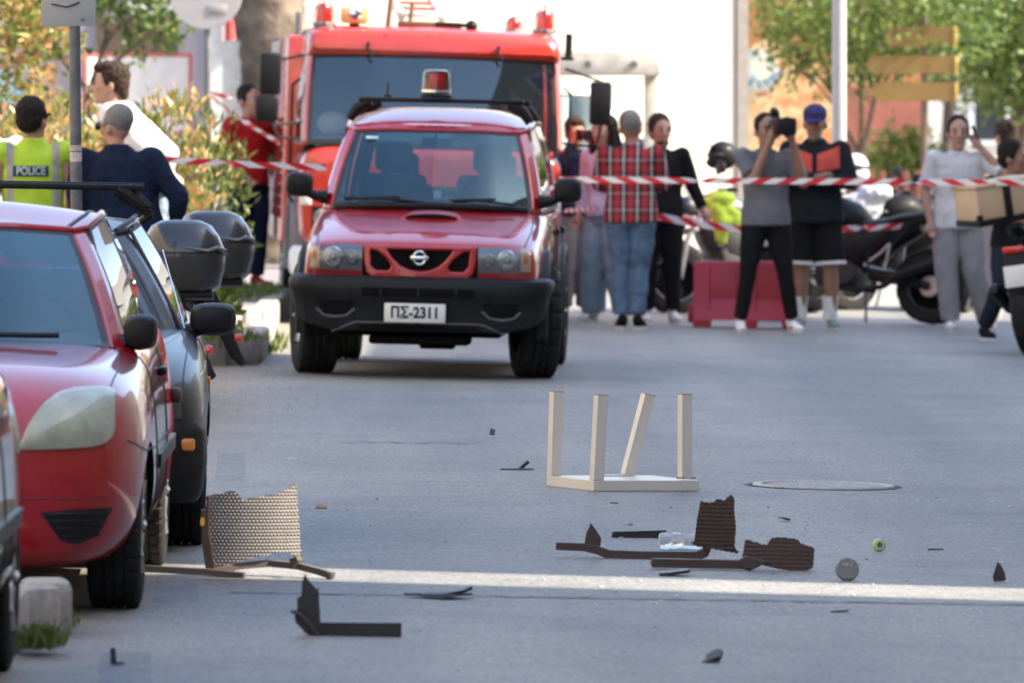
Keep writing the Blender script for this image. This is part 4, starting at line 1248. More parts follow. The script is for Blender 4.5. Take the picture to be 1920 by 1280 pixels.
# roof brow: deep rounded cap above the windscreen
rings = []
for yy, w, z0, z1 in ((.14, .93, 2.20, 2.27), (.16, .96, 2.17, 2.32), (.26, .985, 2.15, 2.36), (.5, .995, 2.15, 2.385), (1.7, .995, 2.15, 2.385), (1.92, .97, 2.16, 2.34)):
    r_ = .09
    rings.append([(-w, yy, z0), (w, yy, z0), (w, yy, z1 - r_), (w - .03, yy, z1 - r_ * .35), (w - .1, yy, z1), (0, yy, z1 + .02), (-w + .1, yy, z1), (-w + .03, yy, z1 - r_ * .35), (-w, yy, z1 - r_)])
mb = MB(); mb.loft(rings); cap_ = mb.build('cab_roof', M_fire, fe, smooth=50)
for xx in (-.38, -.05, .04):
    lv = MB(); lv.cbox((xx, .20, 2.30), (.05, .10, .06), .01); lv.M = None; lv.build('roof_clip', mat('dark_red_clip', (.2, .02, .015), .4), fe)
for xx in (-.52, .50):
    w_ = MB(); w_.tube([(xx, .13, 2.26), (xx - .01, .12, 2.2), (xx + .03, .10, 2.15)], .012, 6); w_.build('wiper_arm', M_black, fe)
# platform with beacons
M_domeglass = glassmat('red_dome_glass', (.85, .06, .04), 1.2)
def dome(x, y, z, r, h, cage=True):
    b_ = MB(); b_.lathe([(.001, z - .03), (r * 1.15, z - .03), (r * 1.15, z), (r, z + .01)], 20, 'Z', (x, y, 0)); bo = b_.build('beacon', M_steel, fe)
    d_ = MB(); d_.lathe([(r, z), (r * .98, z + h * .4), (r * .88, z + h * .75), (r * .6, z + h * .94), (.001, z + h)], 20, 'Z', (x, y, 0)); d_.build('beacon_dome', M_redlens, bo)
    if cage:
        c_ = MB()
        for a in (0, 90):
            ca, sa = math.cos(R(a)), math.sin(R(a))
            c_.tube([(x + ca * r * 1.25 * math.cos(R(t)), y + sa * r * 1.25 * math.cos(R(t)), z - .02 + (h * 1.3) * math.sin(R(t)) ** .8) for t in range(0, 181, 15)], .006, 5)
        c_.build('beacon_cage', M_black, bo)
dome(-.86, .42, 2.40, .07, .17); dome(.87, .42, 2.40, .072, .17); dome(.66, .9, 2.40, .055, .10)
sp = MB(); sp.cbox((-.62, .45, 2.475), (.22, .14, .14), .03); spo = sp.build('amber_spotlight', mat('amber_housing', (.62, .40, .16), .35), fe)
l_ = MB(); l_.lathe([(.001, -.085), (.045, -.08), (.055, -.07)], 16, 'Y', (-.62, .45, 2.485)); l_.build('spotlight_lens', M_chrome, spo)
f_ = MB(); f_.cbox((-.62, .45, 2.40), (.08, .06, .04), .01); f_.build('spotlight_foot', M_black, spo)
# roof gear: monitor, hose box, extension ladder rising to the rear
ld = MB()
M_lad = mat('ladder_red', (.55, .06, .05), .45)
for sx in (-.16, .16):
    ld.tube([(sx - .08, .7, 2.48), (sx - .30, 3.6, 3.15)], .03, 8, flat=(1, 1.6))
ldo = ld.build('ladder', M_white, fe)
for k in range(14):
    t = (k + .5) / 14
    rg = MB(); rg.tube([(-.24 - .22 * t, .7 + 2.9 * t, 2.48 + .67 * t), (.08 - .22 * t, .7 + 2.9 * t, 2.48 + .67 * t)], .016, 6); rg.build('rung', M_lad, ldo)
lr = MB(); lr.cbox((-.08, .66, 2.50), (.36, .05, .05), .01); lr.build('ladder_shoe', M_white, ldo)
mn = MB(); mn.tube([(-.35, .62, 2.39), (-.33, .62, 2.62)], .022, 8); mn.tube([(-.18, .6, 2.39), (-.16, .6, 2.60)], .018, 8); mn.cbox((-.02, .62, 2.42), (.5, .2, .05), .012); mn.build('roof_gear', mat('brown_gear', (.16, .09, .05), .6), fe)
bl = MB(); bl.ell((.30, .45, 2.42), (.05, .06, .048)); bl.tube([(.02, .5, 2.43), (.28, .46, 2.42)], .018, 8); bl.build('water_nozzle', M_black, fe)
gp = MB(); gp.tube([(1.05, .2, 2.18), (1.05, .2, 2.38)], .028, 10); gp.cbox((1.04, .2, 2.18), (.1, .08, .03), .01); gp.build('marker_lamp', M_black, fe)
gp = MB(); gp.tube([(-1.06, .3, 2.30), (-1.06, .3, 2.48)], .028, 10); gp.build('grab_rail', M_steel, fe)
# rear superstructure: equipment body with side lockers
bx_ = MB(); bx_.cbox((0, 3.9, 1.45), (2.16, 3.7, 1.72), .03); bxo = bx_.build('equipment_body', M_fire, fe)
for sx in (-1, 1):
    for k in range(3):
        y0 = 2.2 + 1.18 * k
        sl = MB()
        for j in range(14): sl.box(sx * 1.083 - .008, sx * 1.083 + .008, y0, y0 + 1.05, .8 + .095 * j, .8 + .095 * j + .085)
        sl.build('locker_shutter', M_fire, bxo)
    # cab door detail
    ax = 'right' if sx > 0 else 'left'
    line('door_gap', bf, ax, [(.36, 1.42), (.36, .75)], M_seal, fe, .008)
    line('door_gap', bf, ax, [(1.12, 1.42), (1.12, 1.0)], M_seal, fe, .008)
    hr = MB(); hr.tube([(sx * 1.05, .40, .95), (sx * 1.09, .40, 1.0), (sx * 1.09, .40, 1.9), (sx * 1.03, .40, 1.95)], .014, 6); hr.build('grab_handle', M_black, fe)
    st_ = MB(); st_.cbox((sx * 1.0, .62, .45), (.25, .5, .06), .01); st_.build('cab_step', M_steel, fe)
    wheel(fe, (sx * .86, 1.25, .44), .44, .24, .26, side=sx, spokes=8, tread=50, coarse=True, rimmat=M_white)
    wheel(fe, (sx * .86, 4.6, .44), .44, .24, .26, side=sx, spokes=8, tread=50, coarse=True, rimmat=M_white)
    fl = MB(); rings = []
    for k in range(13):
        a = R(0 + 180 * k / 12); c, s_ = math.cos(a), math.sin(a)
        rings.append([(sx * (1.0 + q), 1.25 + c * r, .44 + s_ * r) for q, r in ((-.05, .53), (.06, .54), (.065, .58), (-.05, .59))])
    fl.loft(rings); fl.build('mudguard', mat('grey_mudguard', (.22, .22, .22), .5), fe, smooth=40)
    lm = patch('headlight', bf, 'front', [(sx * .58, .93), (sx * .92, .93)], [(sx * .58, .76), (sx * .92, .76)], M_black, fe, .01, 8, 4, .02)
    for xx in (.68, .84):
        r_ = MB(); r_.lathe([(.001, .01), (.05, -.005), (.07, -.025), (.075, .01)], 18, 'Y', hit(bf, 'front', sx * xx, .845) - Vector((0, .014, 0))); r_.build('reflector', M_chrome, lm)
    il = MB(); il.cbox((sx * .97, .035, 1.03), (.085, .07, .18), .012); ilo = il.build('front_indicator', M_plate, fe)
    i2 = MB(); i2.cbox((sx * .97, .03, 1.145), (.085, .07, .05), .012); i2.build('amber_lens', M_amber, ilo)
# bumper, grille
wrap('bumper', [(.12, .36), (0, .36), (-.03, .42), (-.03, .56), (0, .61), (.12, .61)], [(-1.05, .3, -90), (-1.04, .08, -60), (-.95, .0, -15), (0, -.03, 0), (.95, .0, 15), (1.04, .08, 60), (1.05, .3, 90)], M_white, fe)
gr = patch('grille', bf, 'front', [(-.48, 1.12), (.48, 1.12)], [(-.48, .76), (.48, .76)], M_dark, fe, .006, 10, 6, .02)
for k in range(6):
    line('grille_slat', bf, 'front', [(-.47, .80 + .058 * k), (.47, .80 + .058 * k)], M_black, gr, .012, 10, .01)
# mirrors on tubular arms
for z_, w, h, x_ in ((1.98, .17, .34, -1.28), (1.70, .18, .21, -1.30)):
    m_ = MB(); m_.cbox((x_, .02, z_), (w, .09, h), .03); mo = m_.build('wing_mirror', M_black, fe)
    g_ = MB(); g_.cbox((x_, .068, z_), (w * .85, .004, h * .88)); g_.build('mirror_glass', M_chrome, mo)
a_ = MB(); a_.tube([(-1.02, .10, 1.60), (-1.2, .06, 1.58), (-1.26, .05, 1.62), (-1.26, .05, 2.08), (-1.02, .1, 2.14)], .013, 6); a_.tube([(-1.03, .1, 1.47), (-1.2, .07, 1.47), (-1.26, .05, 1.60)], .012, 6); a_.build('mirror_arm', M_black, fe)
m_ = MB(); m_.cbox((1.30, .02, 1.83), (.17, .09, .35), .03); mo = m_.build('wing_mirror', M_black, fe)
g_ = MB(); g_.cbox((1.30, .068, 1.83), (.145, .004, .31)); g_.build('mirror_glass', M_chrome, mo)
a_ = MB(); a_.tube([(1.02, .10, 1.50), (1.28, .06, 1.48), (1.31, .05, 1.62), (1.31, .05, 2.0), (1.02, .12, 2.1)], .013, 6); a_.build('mirror_arm', M_black, fe)
for sx in (.55, -.55):
    seat(fe, sx, 1.2, 1.1, M_int, .5, .6)
bw_ = MB(); bw_.cbox((0, 1.84, 1.72), (1.86, .03, .86), .01); bw_.build('cab_rear_wall', M_int, fe)
ds = MB(); ds.cbox((0, .28, 1.44), (1.8, .3, .12), .04); ds.build('dashboard', mat('dash_pale', (.18, .19, .19), .7), fe)
steering(fe, .55, .62, 1.52, .22)
hc = MB(); hc.M = rotM(0, 0, 20); hc.ell((-.62, .55, 1.60), (.12, .14, .10)); hc.build('dashboard_helmet', M_white, fe)
ub = MB(); ub.box(-.5, .5, .2, 5.6, .45, .7); ub.build('chassis', M_dark, fe)

# white van parked beyond, seen beside the engine
vn = empty('white_van', (X(1018, 200), D(200) + 2, gz(.5)), (0, R(1.1), R(6)), 'white van parked in the sun under the concrete canopy', 'van')
st = [(.0, [(0, .45), (.7, .45), (.8, .5), (.84, .7), (.82, .95), (.75, 1.02), (.4, 1.04), (0, 1.04)]), (.06, [(0, .32), (.8, .32), (.9, .4), (.93, .7), (.9, 1.0), (.82, 1.08), (.45, 1.1), (0, 1.1)]),
      (.7, [(0, .3), (.85, .3), (.95, .4), (.98, .75), (.95, 1.12), (.85, 1.2), (.5, 1.22), (0, 1.22)]), (1.3, [(0, .3), (.85, .3), (.95, .4), (.98, .75), (.96, 1.2), (.88, 1.26), (.5, 1.26), (0, 1.26)]),
      (4.6, [(0, .3), (.85, .3), (.95, .4), (.98, .75), (.96, 1.2), (.88, 1.26), (.5, 1.26), (0, 1.26)]), (4.75, [(0, .4), (.8, .4), (.88, .5), (.9, .75), (.88, 1.2), (.8, 1.24), (.5, 1.24), (0, 1.24)])]
body, bvv = body_solid('body', st, [M_white, M_dark], [(.95, .34, .4, .68, 1.3), (.95, .34, .4, -1.3, -.68), (3.9, .34, .4, .68, 1.3), (3.9, .34, .4, -1.3, -.68)], vn, cabin=(.9, 4.5, .8, .35))
bot = [(0, .75, 1.22), (.4, .8, 1.22), (.80, .95, 1.2), (.9, 1.05, 1.2), (.92, 2.0, 1.22), (.92, 4.5, 1.22), (.84, 4.66, 1.22), (0, 4.7, 1.22)]
top = [(0, 1.35, 1.90), (.35, 1.37, 1.90), (.70, 1.46, 1.89), (.78, 1.55, 1.9), (.82, 2.05, 1.95), (.82, 4.4, 1.95), (.76, 4.55, 1.94), (0, 4.58, 1.94)]
greenhouse(vn, bot, top, ['ws', 'ws', 'paint', 'side1', 'paint', 'paint', 'rear'], M_white, M_glass, .05)
for sx in (1, -1):
    for ya in (.95, 3.9): wheel(vn, (sx * .84, ya, .33), .33, .2, .2, side=sx)
    patch('headlight', bvv, 'front', [(sx * .5, .88), (sx * .78, .9)], [(sx * .5, .72), (sx * .8, .74)], M_lens, vn, .01, 8, 4, .03)
    mirror(vn, sx, sx * .95, 1.1, 1.35, .18, .26, .1)
patch('grille', bvv, 'front', [(-.4, .85), (.4, .85)], [(-.4, .7), (.4, .7)], M_dark, vn, .005, 8, 3, .02)
fe.scale = (1.03, 1, 1)

# ================================================================== PEOPLE
def fuse(mb, name, m, parent, voxel=.011, smooth=6, wrinkle=0.0, wscale=.12):
    "overlapping volumes grown into one continuous skin"
    o = mb.build(name, m, parent, smooth=0)
    md = o.modifiers.new('r', 'REMESH'); md.mode = 'VOXEL'; md.voxel_size = voxel
    sm = o.modifiers.new('s', 'SMOOTH'); sm.factor = .6; sm.iterations = smooth
    if wrinkle:
        t = bpy.data.textures.get('cloth_%g' % wscale) or bpy.data.textures.new('cloth_%g' % wscale, 'CLOUDS')
        t.noise_scale = wscale; t.noise_depth = 2
        dp = o.modifiers.new('d', 'DISPLACE'); dp.texture = t; dp.strength = wrinkle; dp.mid_level = .5; dp.texture_coords = 'GLOBAL'
    bake(o); o.data.shade_smooth()
    return o
def eloft(mb, rows, n=16):
    "torso from ellipses: (x, y, z, rx, ry)"
    mb.loft([[(x + rx * math.cos(2 * math.pi * k / n), y + ry * math.sin(2 * math.pi * k / n), z) for k in range(n)] for x, y, z, rx, ry in rows])
def V3(p): return Vector(p)
def hand(mb, el, wr, curl=.5, side=1, k=1.0, palm=None):
    d = (wr - el).normalized()
    ref = Vector((0, -1, 0)) if abs(d.y) < .8 else Vector((0, 0, 1))
    s_ = d.cross(ref).normalized() * side
    n_ = s_.cross(d).normalized() * side
    if palm is not None: n_ = palm.normalized(); s_ = d.cross(n_).normalized()
    pts = []
    c = wr + d * .05 * k
    mb.tube([wr - d * .02, wr + d * .03 * k, wr + d * .085 * k], [.026 * k, .032 * k, .036 * k], 10, flat=(1, .62) if False else None)
    for i, (off, L) in enumerate(((-.027, .066), (-.009, .078), (.009, .074), (.026, .058))):
        b = wr + d * .085 * k + s_ * off * k
        m_ = b + (d * (1 - .35 * curl) + n_ * .7 * curl).normalized() * L * .5 * k
        e = m_ + (d * (1 - .9 * curl) + n_ * 1.3 * curl).normalized() * L * .5 * k
        mb.tube([b - d * .03 * k, b, m_, e], [.011 * k, .0105 * k, .0098 * k, .0085 * k], 6)
    b = wr + d * .025 * k - s_ * .024 * k
    m_ = b + (d * .6 - s_ * .6 + n_ * .3).normalized() * .04 * k
    mb.tube([b, m_, m_ + (d * .9 - s_ * .1 + n_ * .3).normalized() * .032 * k], [.013 * k, .0115 * k, .009 * k], 6)
SKIN = {'light': mat('skin_light', (.40, .225, .16), .55, var=.1, scale=14), 'tan': mat('skin_tan', (.27, .145, .095), .55, var=.1, scale=14)}
HAIR = {'dark': mat('hair_dark', (.014, .010, .008), .7, spec=.2, var=.4, scale=60, bump=.4, bscale=120), 'grey': mat('hair_grey', (.16, .15, .145), .65, var=.3, scale=60, bump=.4, bscale=120), 'brown': mat('hair_brown', (.035, .022, .015), .7, spec=.2, var=.4, scale=60, bump=.4, bscale=120)}
def cloth(name, col, var=.1, rough=.88):
    "woven cloth with broad irregular creases"
    if 'cloth_' + name in MATS: return MATS['cloth_' + name]
    m = mat('cloth_' + name, col, rough, var=var, scale=5, bump=.15, bscale=160, spec=.08)
    nt = m.node_tree; bp = [n for n in nt.nodes if n.type == 'BUMP'][0]
    tc = [n for n in nt.nodes if n.type == 'TEX_COORD'][0]
    mp = node(nt, 'ShaderNodeMapping'); mp.inputs['Scale'].default_value = (1, 1, .55); mp.inputs['Rotation'].default_value = (.3, .5, 0)
    nt.links.new(tc.outputs['Object'], mp.inputs[0])
    n2 = node(nt, 'ShaderNodeTexNoise'); n2.inputs['Scale'].default_value = 11; n2.inputs['Detail'].default_value = 3; n2.inputs['Distortion'].default_value = 1.6
    nt.links.new(mp.outputs[0], n2.inputs['Vector'])
    b2 = node(nt, 'ShaderNodeBump'); b2.inputs['Strength'].default_value = .75; b2.inputs['Distance'].default_value = .03
    nt.links.new(n2.outputs['Fac'], b2.inputs['Height']); nt.links.new(bp.outputs[0], b2.inputs['Normal'])
    nt.links.new(b2.outputs[0], nt.nodes['Principled BSDF'].inputs['Normal'])
    return m
M_eye = mat('eye_dark', (.02, .015, .012), .3); M_lip = mat('lip', (.30, .12, .10), .5)
def person(px, s, H, face, label, shirt, trousers, hair='dark', skin='light', sleeve='short', shoes=None, arms=None, legs=None, head=(0, 0), build_=1.0, hem=.90, lean=(0, 0), pelvis_z=None, style='short', shorts=False, wide=1.0, base=None, jacket=0.0, wr=.012, group=None, cap=None, beard=False):
    x = X(px, s)
    z = gz(x) + (base or 0)
    root = empty('person', (x, D(s), z), (0, 0, R(face)), label, 'person', group)
    k = H / 1.75
    J = dict(pel=(0, 0, .93), wai=(lean[0] * .35, lean[1] * .35, 1.09), che=(lean[0] * .75, lean[1] * .75, 1.29), nec=(lean[0], lean[1], 1.455), hea=(lean[0] * 1.15 + 0, lean[1] * 1.15 - .015, 1.62))
    J = {a: Vector(b) for a, b in J.items()}
    dz = 0 if pelvis_z is None else pelvis_z - .93
    for q in J.values(): q.z += dz
    sh = {}
    for sd, n in ((1, 'L'), (-1, 'R')):
        sh[n] = J['nec'] + Vector((sd * .18 * build_, .01, -.045))
    A = {'L': ((.235 * build_, .03, 1.15 + dz), (.25 * build_, -.05, .92 + dz)), 'R': ((-.235 * build_, .03, 1.15 + dz), (-.25 * build_, -.05, .92 + dz))}
    if arms: A.update(arms)
    Lg = {'L': ((.10, -.02, .50), (.11, .03, .09)), 'R': ((-.10, -.02, .50), (-.11, .03, .09))}
    if legs: Lg.update(legs)
    sk = SKIN[skin]
    # ---------------- body
    b = MB(); b.M = Matrix.Scale(k, 4)
    hd = Matrix.Translation(J['hea'] + Vector((0, 0, -.008))) @ Euler((R(head[1]), 0, R(head[0]))).to_matrix().to_4x4() @ Matrix.Scale(1.09, 4)
    b.M = Matrix.Scale(k, 4) @ hd
    b.ell((0, .008, .022), (.076, .094, .105), 18, 12)
    b.ell((0, -.030, -.055), (.056, .066, .066), 14, 10)
    b.ell((0, -.06, -.012), (.06, .045, .05), 12, 8)
    b.tube([(0, -.098, .02), (0, -.118, -.018), (0, -.112, -.03)], [.009, .014, .012], 8)
    b.ell((0, -.083, -.095), (.024, .02, .018)); b.ell((0, -.092, -.058), (.026, .012, .012))
    for sd in (1, -1): b.ell((sd * .079, .012, -.008), (.012, .022, .032), 8, 8); b.ell((sd * .03, -.092, .028), (.022, .01, .008))
    b.M = Matrix.Scale(k, 4)
    b.tube([J['nec'] + Vector((0, .015, -.05)), J['hea'] + Vector((0, .015, -.07))], [.062, .052], 14)
    eloft(b, [(*(J['pel'] + Vector((0, 0, -.06))), .13 * build_, .09), (*J['wai'], .125 * build_, .09), (*J['che'], .145 * build_, .095), (*(J['nec'] + Vector((0, 0, -.06))), .13 * build_, .075), (*(J['nec'] + Vector((0, 0, .0))), .06, .055)])
    for n, sd in (('L', 1), ('R', -1)):
        el, wri = Vector(A[n][0]), Vector(A[n][1])
        b.ell(sh[n], (.055, .055, .055)); b.tube([J['che'].lerp(sh[n], .6), sh[n]], [.07, .05], 10); b.tube([sh[n], sh[n].lerp(el, .5), el.lerp(sh[n], .06)], [.052, .05, .042], 12); b.ell(el, (.042, .042, .042)); b.tube([el.lerp(wri, .04), el.lerp(wri, .35), wri], [.042, .043, .028], 12)
        hand(b, el, wri, .45, sd)
        hip = J['pel'] + Vector((sd * .085 * build_, 0, -.03))
        kn, an = Vector(Lg[n][0]), Vector(Lg[n][1])
        lk = 1.0 if shorts else .72
        b.tube([hip, hip.lerp(kn, .5), kn, kn.lerp(an, .35), an], [.085 * lk, .078 * lk, .06 * lk, .062 * lk, .038 * lk], 12)
        b.ell(an + Vector((0, -.05, -.05)), (.035, .09, .03))
    body = fuse(b, 'body', sk, root, .009 * k, 4)
    # ---------------- face details
    hm = Matrix.Scale(k, 4) @ hd
    f = MB(); f.M = hm
    for sd in (1, -1): f.ell((sd * .031, -.096, .012), (.014, .009, .007), 8, 6)
    f.build('eyes', M_eye, root)
    f = MB(); f.M = hm; f.ell((0, -.103, -.057), (.024, .006, .007), 8, 6); f.build('mouth', M_lip, root)
    h = MB(); h.M = hm
    for sd in (1, -1): h.tube([(sd * .014, -.104, .034), (sd * .034, -.103, .041), (sd * .05, -.09, .034)], .005, 6)
    h.build('eyebrows', HAIR[hair], root)
    # ---------------- hair
    h = MB(); h.M = hm
    if style in ('short', 'crop', 'long', 'quiff', 'bun'):
        t = .006 if style == 'crop' else .012
        h.ell((0, .033, .056), (.078 + t, .088 + t, .083 + t), 16, 10); (h.ell((0, .047, .024), (.071, .062, .068), 14, 10) if style == 'crop' else h.ell((0, .052, .01), (.072 + t, .062 + t, .085), 14, 10))
        for sd in (1, -1): h.ell((sd * .072, .0, .03), (.012 + t * .5, .035, .04), 8, 8)
        if style == 'quiff': h.ell((0, -.045, .112), (.060, .05, .034)); h.ell((0, .0, .118), (.07, .07, .032)); h.ell((0, .085, -.05), (.055, .03, .05))
        if style == 'long':
            h.tube([(0, .06, .05), (0, .09, -.08), (.0, .10, -.22), (0, .09, -.36)], [.085, .095, .1, .06], 12, flat=(1, .6))
            for sd in (1, -1): h.tube([(sd * .06, .0, .08), (sd * .088, .0, -.03), (sd * .10, -.02, -.18), (sd * .105, -.04, -.34)], [.03, .032, .04, .02], 10)
            h.ell((0, -.03, .10), (.075, .06, .04))
        if style == 'bun': h.ell((0, .09, .09), (.05, .05, .05)); h.ell((0, -.04, .095), (.07, .05, .04))
        fuse(h, 'hair', HAIR[hair], root, .007, 2, .02 if style != 'crop' else .008, .018)
    if beard:
        h = MB(); h.M = hm; h.ell((0, -.045, -.085), (.052, .055, .045)); h.ell((0, -.07, -.045), (.04, .03, .012)); fuse(h, 'beard', HAIR[hair], root, .008, 3)
    # ---------------- trousers
    t = MB(); t.M = Matrix.Scale(k, 4)
    eloft(t, [(*(J['pel'] + Vector((0, 0, -.10))), .165 * build_, .125), (*(J['pel'] + Vector((0, 0, -.02))), .175 * build_, .13), (*(J['pel'] + Vector((0, 0, .08))), .155 * build_, .115)])
    for n, sd in (('L', 1), ('R', -1)):
        hip = J['pel'] + Vector((sd * .085 * build_, 0, -.05)); kn, an = Vector(Lg[n][0]), Vector(Lg[n][1])
        if shorts:
            t.tube([hip, hip.lerp(kn, .5), hip.lerp(kn, .93)], [.115, .12, .122], 14)
        else:
            t.tube([hip, hip.lerp(kn, .5), kn, kn.lerp(an, .5), an + Vector((0, 0, .0 if wide > 1.2 else .03))], [.115, .103 * (.5 + .5 * wide), .078 * wide, .071 * wide, .064 * wide], 14)
    tro = fuse(t, 'shorts' if shorts else 'trousers', trousers, root, .011, 4, wr, .09)
    if shorts:
        for n in ('L', 'R'):
            hip = J['pel'] + Vector(((1 if n == 'L' else -1) * .085 * build_, 0, -.05)); kn = Vector(Lg[n][0]); c = hip.lerp(kn, .90); d = hip.lerp(kn, .96)
            hb = MB(); hb.M = Matrix.Scale(k, 4); hb.tube([c, d], [.127, .129], 16); hb.build('hem_band', cloth('white', (.7, .7, .7)), tro)
    # ---------------- shirt
    t = MB(); t.M = Matrix.Scale(k, 4)
    jk = 1.0 + jacket
    eloft(t, [(J['pel'].x, J['pel'].y, hem + dz, .198 * build_ * jk, .155 * jk), (*(J['pel'] + Vector((0, 0, .05))), .19 * build_ * jk, .15 * jk), (*J['wai'], .172 * build_ * jk, .122 * jk), (*J['che'], .185 * build_ * jk, .128 * jk), (*(J['nec'] + Vector((0, 0, -.075))), .175 * build_ * jk, .108 * jk), (*(J['nec'] + Vector((0, .005, -.015))), .105 * build_ * jk, .085), (*(J['nec'] + Vector((0, .005, .022 + .03 * (jacket > 0)))), .07, .066)])
    for n, sd in (('L', 1), ('R', -1)):
        el, wri = Vector(A[n][0]), Vector(A[n][1])
        t.ell(sh[n], (.076 * jk, .08 * jk, .076 * jk)); t.tube([J['che'].lerp(sh[n], .55), sh[n]], [.10, .074], 12)
        if sleeve == 'long': t.ell(el, (.062 * jk, .062 * jk, .062 * jk))
        if sleeve == 'short':
            t.tube([sh[n], sh[n].lerp(el, .45), sh[n].lerp(el, .84)], [.074 * jk, .074, .078], 14)
        elif sleeve == 'none':
            t.tube([sh[n], sh[n].lerp(el, .2)], [.072, .07], 14)
        else:
            t.tube([sh[n], sh[n].lerp(el, .5), el], [.075 * jk, .07 * jk, .062 * jk], 14); t.tube([el, el.lerp(wri, .5), wri.lerp(el, .06)], [.061 * jk, .055 * jk, .047], 14)
    sho = fuse(t, 'jacket' if jacket else 'shirt', shirt, root, .011, 4, wr * 1.1, .16)
    # ---------------- shoes
    for n, sd in (('L', 1), ('R', -1)):
        an = Vector(Lg[n][1])
        c = MB(); c.M = Matrix.Scale(k, 4) @ Matrix.Translation((an.x, an.y, an.z - .09)) @ Matrix.Rotation(R(10 * sd), 4, 'Z')
        c.ell((0, -.02, .055), (.043, .075, .05), 12, 8); c.ell((0, -.115, .04), (.045, .075, .035), 12, 8); c.ell((0, .02, .08), (.045, .05, .045), 12, 8)
        so = fuse(c, 'shoe', shoes or cloth('white', (.7, .7, .7)), root, .01, 3)
        c = MB(); c.M = Matrix.Scale(k, 4) @ Matrix.Translation((an.x, an.y, an.z - .09)) @ Matrix.Rotation(R(10 * sd), 4, 'Z')
        c.prism([(.04 * math.sin(a) * (1.1 if math.cos(a) > 0 else .85), -.055 - .13 * math.cos(a)) for a in [2 * math.pi * q / 20 for q in range(20)]], .0, .026)
        c.build('sole', cloth('sole', (.55, .55, .53)), so)
    if cap is not None:
        c = MB(); c.M = hm
        c.ell((0, .005, .075), (.09, .102, .075), 18, 10); c.ell((0, .0, .05), (.088, .10, .03), 16, 8)
        co = fuse(c, 'cap', cap, root, .008, 3)
        c = MB(); c.M = hm @ Matrix.Rotation(R(8), 4, 'X')
        c.prism([(.075 * math.sin(a), -.07 - .11 * math.cos(a)) for a in [R(-90 + 180 * q / 12) for q in range(13)]], .05, .058); c.build('cap_peak', cap, co)
    root['_k'] = k
    return dict(root=root, body=body, shirt=sho, trousers=tro, hm=hm, k=k, J=J)
def wrap_text(o, bvh, axis, off):
    "lay flat lettering on a curved surface"
    d, f = AX[axis]
    me = o.data
    M = o.matrix_basis.copy()
    for v in me.vertices:
        p = M @ v.co
        h = bvh.ray_cast(f(p.x, p.z), d)
        if h[0] is not None: v.co = h[0] - d * off
        else: v.co = p
    o.location = (0, 0, 0); o.rotation_euler = (0, 0, 0); o.scale = (1, 1, 1)

# -- police officer in a high visibility vest
def vestmat():
    m = mat('hi_vis_yellow', (.36, .54, .02), .7, var=.06, scale=6, bump=.15, bscale=120)
    nt = m.node_tree; b = nt.nodes['Principled BSDF']
    old = b.inputs['Base Color'].links[0].from_socket
    tc = node(nt, 'ShaderNodeTexCoord'); sx = node(nt, 'ShaderNodeSeparateXYZ'); nt.links.new(tc.outputs['Object'], sx.inputs[0])
    ab = node(nt, 'ShaderNodeMath'); ab.operation = 'ABSOLUTE'; nt.links.new(sx.outputs[0], ab.inputs[0])
    su = node(nt, 'ShaderNodeMath'); su.operation = 'SUBTRACT'; su.inputs[1].default_value = .148; nt.links.new(ab.outputs[0], su.inputs[0])
    a2 = node(nt, 'ShaderNodeMath'); a2.operation = 'ABSOLUTE'; nt.links.new(su.outputs[0], a2.inputs[0])
    lt = node(nt, 'ShaderNodeMath'); lt.operation = 'LESS_THAN'; lt.inputs[1].default_value = .024; nt.links.new(a2.outputs[0], lt.inputs[0])
    mx = node(nt, 'ShaderNodeMixRGB'); mx.inputs[2].default_value = (.30, .29, .27, 1)
    nt.links.new(lt.outputs[0], mx.inputs[0]); nt.links.new(old, mx.inputs[1]); nt.links.new(mx.outputs[0], b.inputs['Base Color'])
    return m
M_navy = cloth('navy', (.012, .018, .045)); M_blk = cloth('black', (.012, .012, .014)); M_wht = cloth('white_cotton', (.62, .61, .60), .05)
M_jean = cloth('blue_denim', (.09, .14, .22), .35); M_ljean = cloth('pale_denim', (.25, .33, .42), .2)
pv = person(62, 290, 1.77, 184, 'person in a yellow vest reading POLICE, seen from behind at far left', vestmat(), M_navy, 'dark', 'tan', 'none', M_blk, head=(-28, 4), build_=1.06, hem=.86, jacket=.08, style='short', wr=.02)
bt = bvh_of(pv['shirt'])
panel = patch('vest_panel', bt, 'back', [(-.10, 1.345), (.13, 1.345)], [(-.10, 1.275), (.13, 1.275)], cloth('navy_panel', (.02, .05, .08)), pv['shirt'], .004, 12, 4, 0)
tx = text_mesh('vest_lettering', 'POLICE', .074, mat('silver_print', (.42, .45, .45), .45), pv['shirt'], (.015, .2, 1.31), (R(90), 0, R(180)), 0, .78, .002)
wrap_text(tx, bt, 'back', .008)
ua = MB(); ua.M = pv['hm']; ua.prism([(.07 * math.sin(a), -.075 - .09 * math.cos(a)) for a in [R(-90 + 180 * q / 10) for q in range(11)]], .045, .053); ua.build('cap_peak', M_blk, pv['root'])
